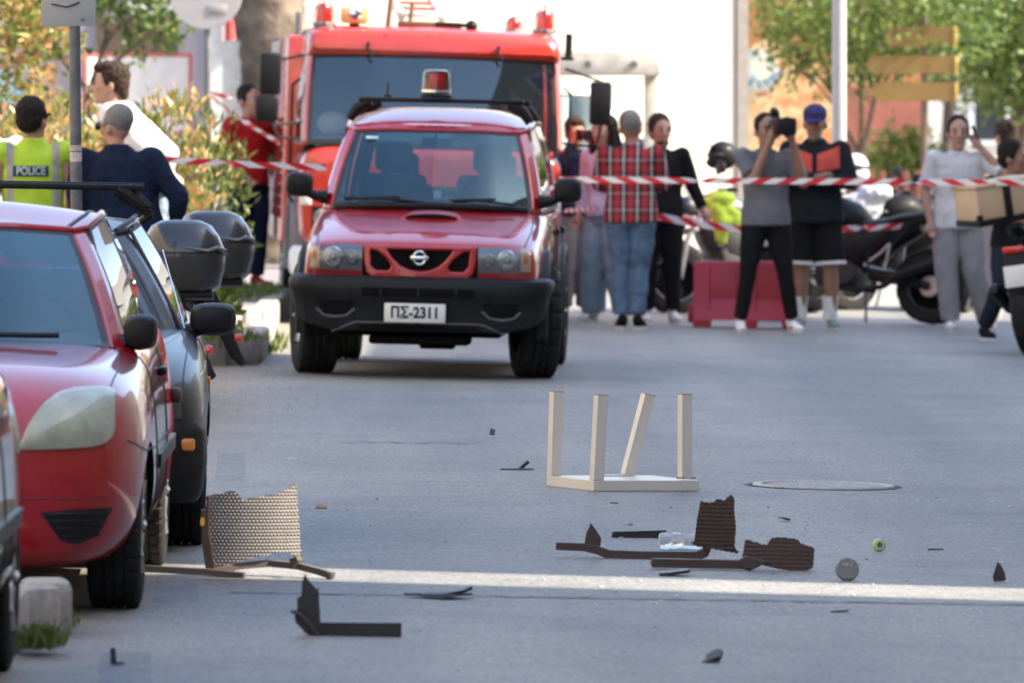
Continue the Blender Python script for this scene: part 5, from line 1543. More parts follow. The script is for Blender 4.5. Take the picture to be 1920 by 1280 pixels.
# -- man in navy jacket
nj = person(240, 292, 1.74, 178, 'person in a dark navy jacket and sunglasses standing with back turned beside the pole', cloth('navy_jacket', (.010, .017, .040), .2, .7), M_blk, 'grey', 'light', 'long', M_blk, head=(52, 3), lean=(.07, 0), build_=1.22, jacket=.10, hem=.84, style='crop', wr=.03,
            arms={'L': ((.33, .03, 1.16), (.30, -.12, .95)), 'R': ((-.33, .03, 1.16), (-.30, -.12, .95))})
sg = MB(); sg.M = nj['hm']
for sd in (1, -1): sg.cbox((sd * .034, -.104, .012), (.056, .012, .042), .005); sg.tube([(sd * .06, -.10, .018), (sd * .083, .01, .016)], .004, 5)
sg.build('sunglasses', M_seal, nj['root'])
# -- man in white top facing left, behind
wt = person(292, 264, 1.86, -100, 'person with dark quiffed hair in a white top walking left behind the navy jacket', M_wht, M_ljean, 'brown', 'light', 'long', head=(8, 4), lean=(0, -.26), style='quiff', base=.17, jacket=.16, build_=1.2, wr=.03)
# -- white shirt at the frame edge
ws_ = person(-22, 268, 1.78, 170, 'person in a white shirt mostly cut off by the left edge', M_wht, M_navy, 'brown', 'light', 'short', build_=1.1)
# -- man in red polo by the engine
rp = person(466, 219, 1.74, 38, 'person in a red polo shirt and navy trousers beside the fire engine mirrors', cloth('red_polo', (.34, .02, .022), .1), M_navy, 'dark', 'light', 'short', cloth('red_shoe', (.30, .02, .025)), head=(10, 6), base=.16, style='crop', arms={'R': ((-.25, .05, 1.14), (-.16, -.14, .98))}, wr=.018)
# -- crowd behind the tape
def plaid():
    m = mat('plaid_shirt', (.3, .03, .03), .85, bump=.12, bscale=150)
    nt = m.node_tree; b = nt.nodes['Principled BSDF']; L = nt.links
    tc = node(nt, 'ShaderNodeTexCoord'); sx = node(nt, 'ShaderNodeSeparateXYZ'); L.new(tc.outputs['Object'], sx.inputs[0])
    def stripes(ax, scale, off):
        mu = node(nt, 'ShaderNodeMath'); mu.operation = 'MULTIPLY_ADD'; mu.inputs[1].default_value = scale; mu.inputs[2].default_value = off; L.new(sx.outputs[ax], mu.inputs[0])
        fr = node(nt, 'ShaderNodeMath'); fr.operation = 'FRACT'; L.new(mu.outputs[0], fr.inputs[0])
        r = node(nt, 'ShaderNodeValToRGB'); r.color_ramp.interpolation = 'CONSTANT'; e = r.color_ramp.elements
        cols = [(0, (.34, .014, .022)), (.24, (.014, .014, .025)), (.50, (.44, .41, .39)), (.64, (.014, .014, .025)), (.86, (.34, .014, .022))]
        while len(e) < 5: e.new(.5)
        for q, (p, c) in zip(e, cols): q.position = p; q.color = (*c, 1)
        L.new(fr.outputs[0], r.inputs[0]); return r
    a = stripes(0, 9.0, .1); c = stripes(2, 7.5, .35)
    mx = node(nt, 'ShaderNodeMixRGB'); mx.inputs[0].default_value = .27
    L.new(a.outputs[0], mx.inputs[1]); L.new(c.outputs[0], mx.inputs[2]); L.new(mx.outputs[0], b.inputs['Base Color'])
    return m
G = 'onlookers behind the barrier tape'
ph = person(1078, 221, 1.68, 14, 'person holding a camera to the face beside the parked fire engine', cloth('navy_vest', (.03, .045, .09), .3), cloth('grey_trouser', (.20, .20, .21)), 'brown', 'light', 'long', head=(-10, 2), group=G, style='bun', wide=1.5,
            arms={'L': ((.24, -.10, 1.22), (.09, -.20, 1.54)), 'R': ((-.24, -.10, 1.22), (-.06, -.20, 1.54))}, wr=.02)
c = MB(); c.cbox((.015, -.22, 1.545), (.13, .06, .09), .012); c.lathe([(.001, -.38), (.042, -.38), (.045, -.3), (.04, -.25)], 16, 'Y', (.015, 0, 1.54)); tag(c.build('camera', M_black, None, loc=ph['root'].location, rot=ph['root'].rotation_euler), 'black stills camera held up by the person beside the fire engine', 'camera')
lh = person(1134, 226, 1.70, -32, 'person with long dark hair in a lilac top and pale wide jeans', cloth('lilac_top', (.48, .45, .60)), M_ljean, 'dark', 'light', 'long', head=(-8, 2), group=G, style='long', wide=1.65, legs={'L': ((.14, -.03, .50), (.22, -.03, .09)), 'R': ((-.10, -.02, .50), (-.13, .03, .09))}, build_=.9)
pm = person(1183, 233, 1.75, 176, 'person in a red and black plaid shirt and jeans with back turned', plaid(), M_jean, 'grey', 'tan', 'long', M_blk, head=(-12, 2), group=G, style='crop', hem=.86, build_=1.12, jacket=.04,
            arms={'L': ((.26, -.08, 1.17), (.14, -.30, 1.12)), 'R': ((-.26, -.08, 1.17), (-.12, -.30, 1.12))}, legs={'L': ((.075, -.02, .50), (.07, .02, .09)), 'R': ((-.075, -.02, .50), (-.06, .06, .09))}, wr=.02)
bk = person(1238, 226, 1.72, 6, 'person all in black standing behind the plaid shirt', M_blk, M_blk, 'brown', 'light', 'long', M_wht, head=(14, 2), group=G, style='short', build_=1.05, arms={'L': ((.27, .02, 1.17), (.36, -.05, .96))}, beard=True)
cm = person(1436, 234, 1.75, 10, 'person in a grey T-shirt filming with a video camera at the tape', cloth('grey_tee', (.13, .13, .15)), M_blk, 'dark', 'tan', 'short', head=(6, 0), group=G, style='crop', hem=.86, wide=.88,
            arms={'R': ((-.14, -.20, 1.23), (-.02, -.24, 1.54)), 'L': ((.28, -.12, 1.20), (.17, -.22, 1.54))}, legs={'L': ((.15, -.03, .50), (.22, .02, .09)), 'R': ((-.15, -.03, .50), (-.20, .03, .09))}, build_=1.05)
vc = empty('video_camera', cm['root'].location, cm['root'].rotation_euler, 'black video camera held to the eye by the grey T-shirt person', 'camera')
c = MB(); c.cbox((.075, -.21, 1.655), (.15, .22, .14), .03); c.build('body', M_black, vc)
c = MB(); c.lathe([(.001, -.40), (.06, -.405), (.078, -.40), (.07, -.36), (.05, -.30)], 20, 'Y', (.085, 0, 1.655)); c.cbox((.085, -.37, 1.655), (.17, .07, .14), .02); c.build('lens_hood', M_black, vc)
c = MB(); c.tube([(.04, -.12, 1.72), (.04, -.14, 1.775), (.04, -.26, 1.775), (.04, -.28, 1.72)], .016, 8); c.build('handle', M_black, vc)
c = MB(); c.ell((.0, -.31, 1.775), (.035, .06, .035)); c.build('microphone', M_black, vc)
c = MB(); c.cbox((.17, -.2, 1.65), (.06, .1, .11), .012); c.build('viewfinder', M_black, vc)
cp = person(1528, 230, 1.82, -4, 'person in a blue cap, dark jacket with coral chest and black shorts', cloth('charcoal_jacket', (.018, .020, .026)), cloth('black_shorts', (.013, .013, .015)), 'grey', 'tan', 'long', mat('sneaker_green', (.30, .38, .35), .7, col2=(.06, .12, .11), scale=14), head=(-6, 4), group=G, style='none', shorts=True, jacket=.07, build_=1.12, hem=.84, cap=cloth('purple_cap', (.05, .045, .13)),
            arms={'L': ((.28, -.08, 1.16), (-.02, -.21, 1.17)), 'R': ((-.28, -.08, 1.16), (.03, -.23, 1.20))}, legs={'L': ((.12, -.02, .50), (.135, .03, .09)), 'R': ((-.11, -.02, .50), (-.11, .03, .09))}, beard=True)
bt = bvh_of(cp['shirt'])
for sd in (1, -1):
    patch('chest_panel', bt, 'front', [(sd * .02, 1.43), (sd * .20, 1.50)], [(sd * .02, 1.29), (sd * .205, 1.32)], cloth('coral', (.58, .10, .08)), cp['shirt'], .004, 10, 8, 0)
for sd in (1, -1):
    sx = sd * .12
    q = MB(); q.M = Matrix.Scale(cp['k'], 4); q.tube([(sx, .02, .27), (sx, .03, .16), (sx, .03, .08)], [.066, .058, .056], 14); q.build('sock', cloth('white_sock', (.68, .68, .68)), cp['root'])
wp_ = person(1796, 228, 1.76, 8, 'person in a white T-shirt and grey joggers talking on a phone', cloth('white_tee', (.56, .56, .57), .05), cloth('grey_jogger', (.26, .26, .275)), 'dark', 'light', 'short', head=(-8, 3), group=G, style='crop', build_=1.12, hem=.84, wide=1.25,
             arms={'L': ((.37, -.12, 1.27), (.185, -.07, 1.49)), 'R': ((-.27, .02, 1.14), (-.24, -.05, .90))}, legs={'L': ((.13, -.02, .50), (.26, .10, .09)), 'R': ((-.10, -.02, .50), (-.06, .0, .09))})
c = MB(); c.M = Matrix.Rotation(R(-20), 4, 'Y'); c.cbox((0, 0, 0), (.012, .075, .15), .004)
ph_ = c.build('mobile_phone', M_black, None); R_ = wp_['root']
ph_.location = R_.matrix_basis @ Vector((.135, -.05, 1.615)); ph_.rotation_euler = R_.rotation_euler
tag(ph_, 'black phone at the ear of the white T-shirt person', 'phone')
bs = person(1902, 236, 1.72, 30, 'person in a black T-shirt and dark jeans leaning on the motorcycle with a box', M_blk, cloth('dark_denim', (.016, .02, .032)), 'dark', 'tan', 'short', M_blk, head=(40, 4), group=G, style='short', pelvis_z=.78, lean=(-.05, -.05), build_=1.1, arms={'R': ((-.30, -.05, 1.00), (-.12, -.28, .98)), 'L': ((.26, -.10, 1.02), (.2, -.32, .95))}, legs={'R': ((-.26, -.20, .46), (-.30, -.02, .09)), 'L': ((.12, -.25, .48), (.16, -.12, .09))})
bh = person(1886, 214, 1.72, -160, 'person with tied dark hair in grey joggers standing behind the black T-shirt', cloth('beige_top', (.30, .25, .2)), cloth('grey_jogger', (.26, .26, .275)), 'brown', 'light', 'long', head=(10, 0), group=G, style='bun', wide=1.3)

# ================================================================== MOTORCYCLES
def helmet(col, x, y, z, rz, label, peak=False):
    h = empty('helmet', (x, y, z), (0, 0, R(rz)), label, 'helmet')
    mb = MB(); mb.ell((0, 0, .12), (.115, .14, .13), 20, 14); mb.ell((0, -.06, .06), (.10, .10, .06), 16, 10)
    fuse(mb, 'shell', col, h, .009, 4)
    v = MB(); v.ell((0, -.032, .125), (.108, .118, .05), 20, 10); v.build('visor', M_seal, h)
    if peak:
        p = MB(); p.prism([(.09 * math.sin(a), -.11 - .13 * math.cos(a)) for a in [R(-90 + 180 * q / 12) for q in range(13)]], .205, .215); p.build('peak', M_black, h)
    return h
M_case = mat('top_case_plastic', (.012, .0135, .016), .28, coat=.7, var=.15, bump=.05, bscale=300)
def top_case(root, x, z, w=.42, l=.44, h=.34, m=None, refl=True):
    "rounded top case at rear; x = centre along the bike"
    mb = MB(); rings = []
    for zz, a, b in ((0, .62, .70), (.03, .80, .84), (.11, .95, .96), (.17, 1.0, 1.0), (.20, .99, .99), (.26, .90, .92), (.31, .74, .76), (.335, .5, .5), (.34, .2, .2)):
        rings.append([(x + (l / 2 * a) * math.copysign(abs(math.cos(t)) ** .62, math.cos(t)) + .04 * (zz / .34 - .5) * -1, (w / 2 * b) * math.copysign(abs(math.sin(t)) ** .62, math.sin(t)), z + zz * h / .34) for t in [2 * math.pi * k / 28 for k in range(28)]])
    mb.loft(rings); o = mb.build('top_case', m or M_case, root, smooth=60)
    bt = bvh_of(o)
    s_ = MB(); rr = [Vector((x + (l / 2 + .003) * math.copysign(abs(math.cos(t)) ** .62, math.cos(t)), (w / 2 + .003) * math.copysign(abs(math.sin(t)) ** .62, math.sin(t)), z + .175 * h / .34)) for t in [2 * math.pi * k / 40 for k in range(41)]]
    s_.tube(rr, .006, 6, cap=False); s_.build('lid_seam', M_seal, o)
    if refl:
        for sd in (1, -1):
            g = MB(); g.prism([(x + l * .46, z + .62 * h), (x + l * .47, z + .50 * h), (x + l * .10, z + .56 * h)], sd * w * .485, sd * w * .513, 'Y') if False else None
            pts = [(x + l * .44, sd * w * .36, z + .66 * h), (x + l * .5, sd * w * .30, z + .55 * h), (x + l * .3, sd * w * .505, z + .54 * h), (x + l * .02, sd * w * .52, z + .585 * h)]
            q = MB(); q.tube([pts[1], pts[0].__class__((x + l * .40, sd * w * .44, z + .58 * h)), pts[2], pts[3]], [.014, .013, .010, .002], 8); q.build('reflector_strip', mat('smoked_lens', (.10, .10, .105), .12, coat=1.0), o)
    k = MB(); k.cbox((x, 0, z - .02), (l * .7, w * .5, .04), .01); k.tube([(x - .2, .08, z - .04), (x - .45, .1, z - .12)], .012, 6); k.tube([(x - .2, -.08, z - .04), (x - .45, -.1, z - .12)], .012, 6); k.build('luggage_rack', M_black, root)
    return o
def motorcycle(loc, rz, label, col, roll=0, steer=0, group='motorcycles behind the tape', case=None, screen=False, scooter=False, plate=True):
    b = empty('scooter' if scooter else 'motorcycle', loc, (R(roll), 0, R(rz)), label, 'scooter' if scooter else 'motorcycle', group)
    wr_ = .23 if scooter else .31
    wb = .66 if scooter else .72
    tf, tr_ = (.11, .13) if scooter else (.12, .18)
    wheel(b, (-wb, 0, wr_), wr_, tf, wr_ * .66, steer=R(90) + steer, side=1, spokes=6, tread=40)
    wheel(b, (wb, 0, wr_), wr_, tr_, wr_ * .66, steer=R(90), side=1, spokes=6, tread=40)
    hx, hz = (-.42, 1.0)
    fk = MB()
    for y in (-.09, .09): fk.tube([(-wb, y, wr_), (-wb + .1, y, wr_ + .32), (hx, y, hz - .05)], [.024, .027, .022], 8)
    fk.cbox((hx - .02, 0, hz - .06), (.09, .24, .04), .01); fk.cbox((-wb + .17, 0, wr_ + .42), (.1, .24, .04), .01); fk.build('fork', M_steel, b)
    mg = MB()
    for sg, cx in ((1, -wb),):
        rings = []
        for k in range(9):
            a = R(25 + 110 * k / 8); r = wr_ + .03
            rings.append([(cx - math.cos(a) * r * -1, y, wr_ + math.sin(a) * (r + q)) for y, q in ((-.075, -.03), (-.06, 0), (0, .012), (.06, 0), (.075, -.03))])
        mg.loft(rings, cap=False, closed=False)
    mo = mg.build('mudguard', col, b); sl = mo.modifiers.new('t', 'SOLIDIFY'); sl.thickness = .006
    hb = MB(); hb.tube([(hx + .16, -.38, hz + .03), (hx + .10, -.25, hz + .06), (hx + .02, -.08, hz + .02), (hx + .02, .08, hz + .02), (hx + .10, .25, hz + .06), (hx + .16, .38, hz + .03)], .013, 8)
    hbo = hb.build('handlebar', M_black, b)
    for sd in (1, -1):
        g = MB(); g.tube([(hx + .12, sd * .29, hz + .05), (hx + .165, sd * .40, hz + .03)], .02, 8); g.build('grip', M_rubber, hbo)
        m_ = MB(); m_.tube([(hx + .08, sd * .24, hz + .06), (hx + .05, sd * .30, hz + .20)], .006, 6); m_.cbox((hx + .05, sd * .34, hz + .23), (.03, .14, .09), .014); m_.build('mirror', M_black, hbo)
        l_ = MB(); l_.tube([(hx + .09, sd * .27, hz + .055), (hx + .06, sd * .40, hz + .04)], .005, 6); l_.build('brake_lever', M_alloy, hbo)
    hl = MB(); hl.ell((hx - .12, 0, hz - .06), (.10, .11, .10), 14, 10); hlo = hl.build('headlight', col, b)
    ln = MB(); ln.ell((hx - .165, 0, hz - .065), (.06, .085, .075), 14, 10); ln.build('lens', M_lens, hlo)
    if scooter:
        lg = MB(); lg.loft([[(-.40, y, z) for y, z in ((-.2, .35), (.2, .35), (.22, .7), (.15, .98), (-.15, .98), (-.22, .7))], [(-.28, y, z) for y, z in ((-.2, .33), (.2, .33), (.2, .7), (.12, .92), (-.12, .92), (-.2, .7))]]); lg.build('leg_shield', col, b)
        fl = MB(); fl.cbox((-.08, 0, .33), (.5, .36, .1), .03); fl.build('footboard', M_black, b)
        bd = MB(); rings = []
        for x, w, z0, z1 in ((.12, .10, .32, .60), (.2, .17, .28, .72), (.5, .19, .36, .76), (.85, .14, .52, .78), (.98, .06, .62, .76)):
            rings.append([(x, w * math.cos(R(a)), (z0 + z1) / 2 + (z1 - z0) / 2 * math.sin(R(a))) for a in range(0, 360, 30)])
        bd.loft(rings); bd.build('tail_body', col, b, smooth=60)
        en = MB(); en.cbox((.42, .06, .28), (.55, .16, .17), .05); en.build('engine', mat('engine_black', (.03, .03, .032), .5, .3), b)
    else:
        tk = MB(); rings = []
        for x, w, z0, z1 in ((-.36, .08, .82, .94), (-.30, .15, .76, 1.02), (-.12, .18, .74, 1.07), (.05, .14, .74, 1.0), (.14, .09, .74, .90)):
            rings.append([(x, w * math.cos(R(a)), (z0 + z1) / 2 + (z1 - z0) / 2 * math.sin(R(a))) for a in range(0, 360, 30)])
        tk.loft(rings); tk.build('fuel_tank', col, b, smooth=60)
        tl = MB(); rings = []
        for x, w, z0, z1 in ((.12, .10, .70, .82), (.4, .13, .76, .88), (.7, .10, .86, .95), (.95, .05, .95, 1.0)):
            rings.append([(x, w * math.cos(R(a)), (z0 + z1) / 2 + (z1 - z0) / 2 * math.sin(R(a))) for a in range(0, 360, 30)])
        tl.loft(rings); tl.build('tail_body', col, b, smooth=60)
        en = MB(); en.cbox((-.10, 0, .45), (.42, .34, .30), .05); en.cbox((-.22, 0, .66), (.22, .30, .22), .03)
        for k in range(6): en.cbox((-.22, 0, .58 + .035 * k), (.26, .33, .012))
        en.lathe([(.001, -.19), (.10, -.19), (.11, -.16)], 18, 'Y', (-.02, 0, .42)); en.lathe([(.11, .16), (.10, .19), (.001, .19)], 18, 'Y', (-.02, 0, .42)); en.build('engine', mat('engine_black', (.03, .03, .032), .5, .3), b)
        fr = MB()
        for y in (-.14, .14):
            fr.tube([(-.40, y * .5, .90), (-.1, y, .80), (.16, y, .66), (.20, y, .40)], .024, 8); fr.tube([(-.40, y * .4, .88), (-.30, y, .5), (-.2, y, .30), (.15, y, .28)], .018, 8)
            fr.tube([(.16, y, .64), (.42, y * .8, .80), (.75, y * .6, .90)], .015, 8); fr.tube([(.20, y, .45), (.55, y * .7, .84)], .013, 8)
        fr.build('frame', M_black, b)
        sw = MB()
        for y in (-.13, .13): sw.tube([(.18, y * .8, .40), (.45, y, .37), (wb, y, wr_)], [.035, .032, .024], 8, flat=(1, 1.4))
        sw.build('swing_arm', M_black, b)
        sg_ = MB(); sg_.lathe([(.001, -.10), (.085, -.10), (.09, -.095), (.09, -.085), (.001, -.085)], 24, 'Y', (wb, 0, wr_)); sg_.build('sprocket', M_alloy, b)
        pg = MB(); pg.tube([(.14, .14, .48), (.30, .17, .58), (.38, .17, .66)], .013, 8); pg.tube([(.14, .14, .48), (.34, .17, .44), (.38, .17, .66)], .013, 8); pg.build('peg_hanger', M_alloy, b); pg = MB(); pg.tube([(.14, -.14, .48), (.30, -.17, .58), (.38, -.17, .66)], .013, 8); pg.tube([(.14, -.14, .48), (.34, -.17, .44), (.38, -.17, .66)], .013, 8); pg.build('peg_hanger', M_alloy, b)
        pn = MB(); rings = []
        for x, w, z0, z1 in ((-.42, .10, .62, .86), (-.25, .19, .40, .90), (.02, .20, .34, .86), (.22, .16, .50, .88), (.45, .12, .66, .90), (.62, .09, .76, .92)):
            rings.append([(x, w * math.copysign(abs(math.cos(R(a))) ** .7, math.cos(R(a))), (z0 + z1) / 2 + (z1 - z0) / 2 * math.copysign(abs(math.sin(R(a))) ** .8, math.sin(R(a)))) for a in range(0, 360, 24)])
        pn.loft(rings); pn.build('side_fairing', col, b, smooth=60)
        hg = MB(); rings = []
        for k in range(9):
            a = R(20 + 100 * k / 8); r = wr_ + .025
            rings.append([(wb - math.cos(a) * r, y, wr_ + math.sin(a) * (r + q)) for y, q in ((-.10, -.04), (-.08, 0), (0, .012), (.08, 0), (.10, -.04))])
        hg.loft(rings, cap=False, closed=False); hgo = hg.build('hugger', M_black, b); hgo.modifiers.new('t', 'SOLIDIFY').thickness = .006
    ex = MB(); ex.tube([(-.2, -.12, .35), (.1, -.17, .26), (.35, -.20, .30), (.45, -.21, .36)], .025, 8); ex.tube([(.42, -.21, .35), (.48, -.215, .38), (.85, -.22, .52), (.88, -.22, .53)], [.03, .05, .052, .03], 12); ex.build('exhaust', M_black, b)
    sd_ = MB(); sd_.tube([(.05, .16, .32), (.0, .32, .02), (-.04, .36, .015)], .012, 6); sd_.build('side_stand', M_steel, b)
    st = MB(); rings = []
    z0 = .78 if scooter else .83
    for x, w, zz in ((-.02 if not scooter else .12, .07, z0 - .02), (.12, .13, z0), (.32, .15, z0 + .02), (.42, .14, z0 + .05), (.62, .12, z0 + .08), (.78, .07, z0 + .09)):
        rings.append([(x, w * math.cos(R(a)), zz + .045 * math.sin(R(a))) for a in range(0, 360, 30)])
    st.loft(rings); st.build('seat', mat('seat_vinyl', (.02, .02, .021), .5, bump=.2, bscale=200), b, smooth=60)
    fe_ = MB(); fe_.cbox((.98 if not scooter else .93, 0, .62), (.02, .17, .34), .008); fe_.tube([(.80, 0, .86), (.95, 0, .78)], .03, 6); feo = fe_.build('rear_fender', M_black, b)
    tl_ = MB(); tl_.cbox((1.0 if not scooter else .98, 0, .80), (.03, .16, .05), .01); tl_.build('tail_lamp', M_redlens, b)
    if plate:
        pp = MB(); pp.cbox((1.0 if not scooter else .95, 0, .60), (.006, .19, .16), .002); pp.build('number_plate', M_plate, feo)
    if screen:
        sc = MB(); rings = [[(hx - .16 + q * .5, .23 * math.sin(R(a)) * (1 - q * .3), hz - .02 + q) for a in range(-80, 81, 20)] for q in (0, .15, .3, .42)]
        sc.loft([[(p[0] + .08 * (1 - math.cos(math.asin(max(-1, min(1, p[1] / .24))))), p[1], p[2]) for p in r] for r in rings], cap=False, closed=False); sc.build('windscreen', glassmat('tinted_screen', (.65, .7, .75), 1.5), b)
    if case: top_case(b, *case)
    return b
M_bikeblk = mat('bike_black', (.007, .007, .008), .55, coat=.08, spec=.15)
M_bikegrey = mat('bike_grey', (.035, .035, .04), .4, coat=.3)
s_ = 222
x = X(1598, s_); motorcycle((x, D(s_), gz(x)), -24, 'black naked motorcycle standing side on behind the person in shorts', M_bikeblk, roll=-6)
s_ = 214
x = X(1400, s_); bl_ = motorcycle((x, D(s_), gz(x)), 32, 'dark motorcycle with silver fork leaning behind the red barrier', M_bikegrey, roll=-9, steer=R(-22), case=(.66, .90, .40, .38, .30), screen=False)
helmet(M_bikeblk, X(1356, 214), D(214) + .2, .02 + ZP(322, 214), -60, 'black peaked helmet resting on the motorcycle behind the barrier', True)
# hi-vis jacket draped over it
jm = MB(); jm.tube([(-.13, -.12, .98), (-.05, -.14, .92), (.02, -.15, .80), (.0, -.16, .62)], [.05, .075, .085, .05], 10); jm.tube([(-.1, -.1, 1.0), (.12, -.12, .86), (.16, -.15, .70)], [.05, .06, .05], 10); jm.ell((0, -.08, 1.0), (.14, .12, .07))
jk_ = empty('high_visibility_jacket', (X(1350, 215), D(215) - .15, gz(1.8)), label='yellow high visibility jacket draped over the motorcycle behind the barrier', cat='jacket')
fuse(jm, 'jacket_cloth', mat('hi_vis_cloth', (.46, .62, .05), .8), jk_, .012, 4, .03, .06)
s_ = 206
x = X(1655, s_); motorcycle((x, D(s_), gz(x)), 8, 'dark grey scooter with windscreen and grey top box behind the black motorcycle', mat('silver_scooter', (.05, .052, .058), .45, coat=.2), roll=-4, case=(.62, .86, .36, .30, .27, mat('grey_box', (.16, .15, .145), .6), False), screen=True, scooter=True)
helmet(mat('white_helmet', (.72, .73, .76), .25, coat=.6), X(1604, 212), D(212), .02 + ZP(345, 212), 20, 'white helmet hanging above the black motorcycle seat')
# clothes bundle on the seat of the scooter, under the helmet
bn_ = MB(); bn_.ell((0, 0, .12), (.20, .14, .14)); bn_.ell((.12, -.03, .24), (.16, .12, .10)); bn_.ell((-.08, -.05, .05), (.15, .12, .10)); bn_.ell((.0, .0, -.06), (.14, .12, .14))
bo_ = fuse(bn_, 'clothes_bundle', mat('pale_blue_cloth', (.34, .38, .44), .8, col2=(.52, .54, .57), scale=7), None, .012, 4, .05, .06)
bo_.location = (X(1616, 210), D(210), ZP(412, 210)); tag(bo_, 'pale blue bundle of clothes heaped under the white helmet', 'bundle')
s_ = 208
x = X(1722, s_); motorcycle((x, D(s_), gz(x)), 28, 'dark motorcycle half hidden between the black motorcycle and the white T-shirt', M_bikeblk, roll=-5, steer=R(10))
s_ = 210
x = X(1838, s_); motorcycle((x, D(s_) + .9, gz(x)), 78, 'dark motorcycle facing the viewer behind the grey joggers', M_bikeblk, roll=-5)
# courier motorcycle with a wooden box, seen from behind at the right edge
s_ = 250
x = X(1930, s_); cr = motorcycle((x + .27, D(s_) + .55, gz(x)), -108, 'motorcycle with a wooden delivery box, cut off by the right edge', M_bikeblk, roll=8, group='motorcycles behind the tape')
M_ply = mat('plywood', (.50, .36, .22), .6, var=.12, scale=3)
wb_ = empty('delivery_box', (X(1905, 250), D(250) + .05, gz(3.8)), (0, R(-9), R(22)), 'pale wooden delivery box with black corners on the courier motorcycle', 'box')
z0 = ZP(402, 250) - gz(3.8)
mb = MB(); mb.cbox((.02, .0, z0 + .12), (.50, .40, .24), .01); mb.build('panel', M_ply, wb_)
mb = MB(); mb.cbox((.02, .0, z0 - .02), (.52, .42, .05), .01); mb.build('base', M_black, wb_)
mb = MB(); mb.cbox((.02, 0, z0 + .253), (.53, .43, .03), .01); mb.build('lid', M_ply, wb_)
mb = MB(); mb.cbox((.02, -.208, z0 + .12), (.06, .012, .26), .004); mb.build('strap', M_black, wb_)
for sx in (-1, 1):
    mb = MB(); mb.cbox((.02 + sx * .245, -.195, z0 + .02), (.05, .03, .05), .008); mb.build('corner_guard', M_black, wb_)
# parked scooters with black top cases on the left, tails towards the road
for k, (pxr, s_, cw, lab) in enumerate(((411, 330, .42, 'scooter with black top case just behind the grey car'), (466, 314, .44, 'scooter with the higher black top case nearer the pavement island'))):
    xr = X(pxr, s_)
    sc_ = motorcycle((xr - 1.20 + .02, D(s_), gz(xr - 1)), 0, lab, M_bikeblk, roll=-5, scooter=True, group='scooters parked behind the grey car', case=(.98, .69 + .02 * k, cw, .47, .41), plate=False)
    mf = MB(); mf.tube([(.92, 0, .66), (1.02, -.01, .45), (1.10, -.01, .26), (1.15, -.01, .20)], [.035, .035, .03, .015], 8, flat=(.35, 1.2)); mf.build('mudflap', M_black, sc_)
    rl = MB(); rl.cbox((1.12, -.01, .36), (.05, .05, .05), .01); rl.build('rear_reflector', M_redlens, sc_)
    gl = MB(); gl.tube([(.72, -.12, .70), (1.0, -.14, .72)], .014, 8); gl.tube([(.72, .12, .70), (1.0, .14, .72)], .014, 8); gl.build('grab_rail', M_chrome, sc_)

# ================================================================== WATER-FILLED BARRIER
M_bar = mat('barrier_red', (.34, .012, .025), .42, var=.1, scale=3)
br = empty('road_barrier', (X(1400, 229), D(229), gz(1.9)), (0, 0, R(-4)), 'red plastic water filled road barrier behind the filming person', 'barrier')
prof = [(-.22, .0), (-.22, .07), (-.17, .15), (-.11, .24), (-.09, .50), (-.07, .545), (.07, .545), (.09, .50), (.11, .24), (.17, .15), (.22, .07), (.22, 0)]
mb = MB(); rings = []
L_ = .86
for x_ in (-.43, -.42, -.30, -.29, -.08, -.07, .08, .09, .29, .30, .42, .43):
    ins = 0.0 if abs(x_) > .41 or .295 > abs(x_) > .085 else .0
    notch = .07 if (-.29 <= x_ <= -.08 or .09 <= x_ <= .29) else 0
    rec = .02 if (-.29 <= x_ <= -.08 or .09 <= x_ <= .29) else 0
    rings.append([(x_, y - math.copysign(rec if .2 < z < .5 else 0, y), max(z, notch)) for y, z in prof])
mb.loft(rings); mb.build('shell', M_bar, br, smooth=30)
mb = MB(); mb.cbox((-.45, 0, .12), (.06, .1, .16), .015); mb.build('coupling_lug', M_bar, br)
mb = MB(); mb.cbox((.45, 0, .12), (.06, .1, .16), .015); mb.build('coupling_lug', M_bar, br)
mb = MB(); mb.lathe([(.04, .545), (.04, .57), (.001, .575)], 14, 'Z'); mb.build('filler_cap', mat('barrier_cap', (.6, .62, .05), .5), br)

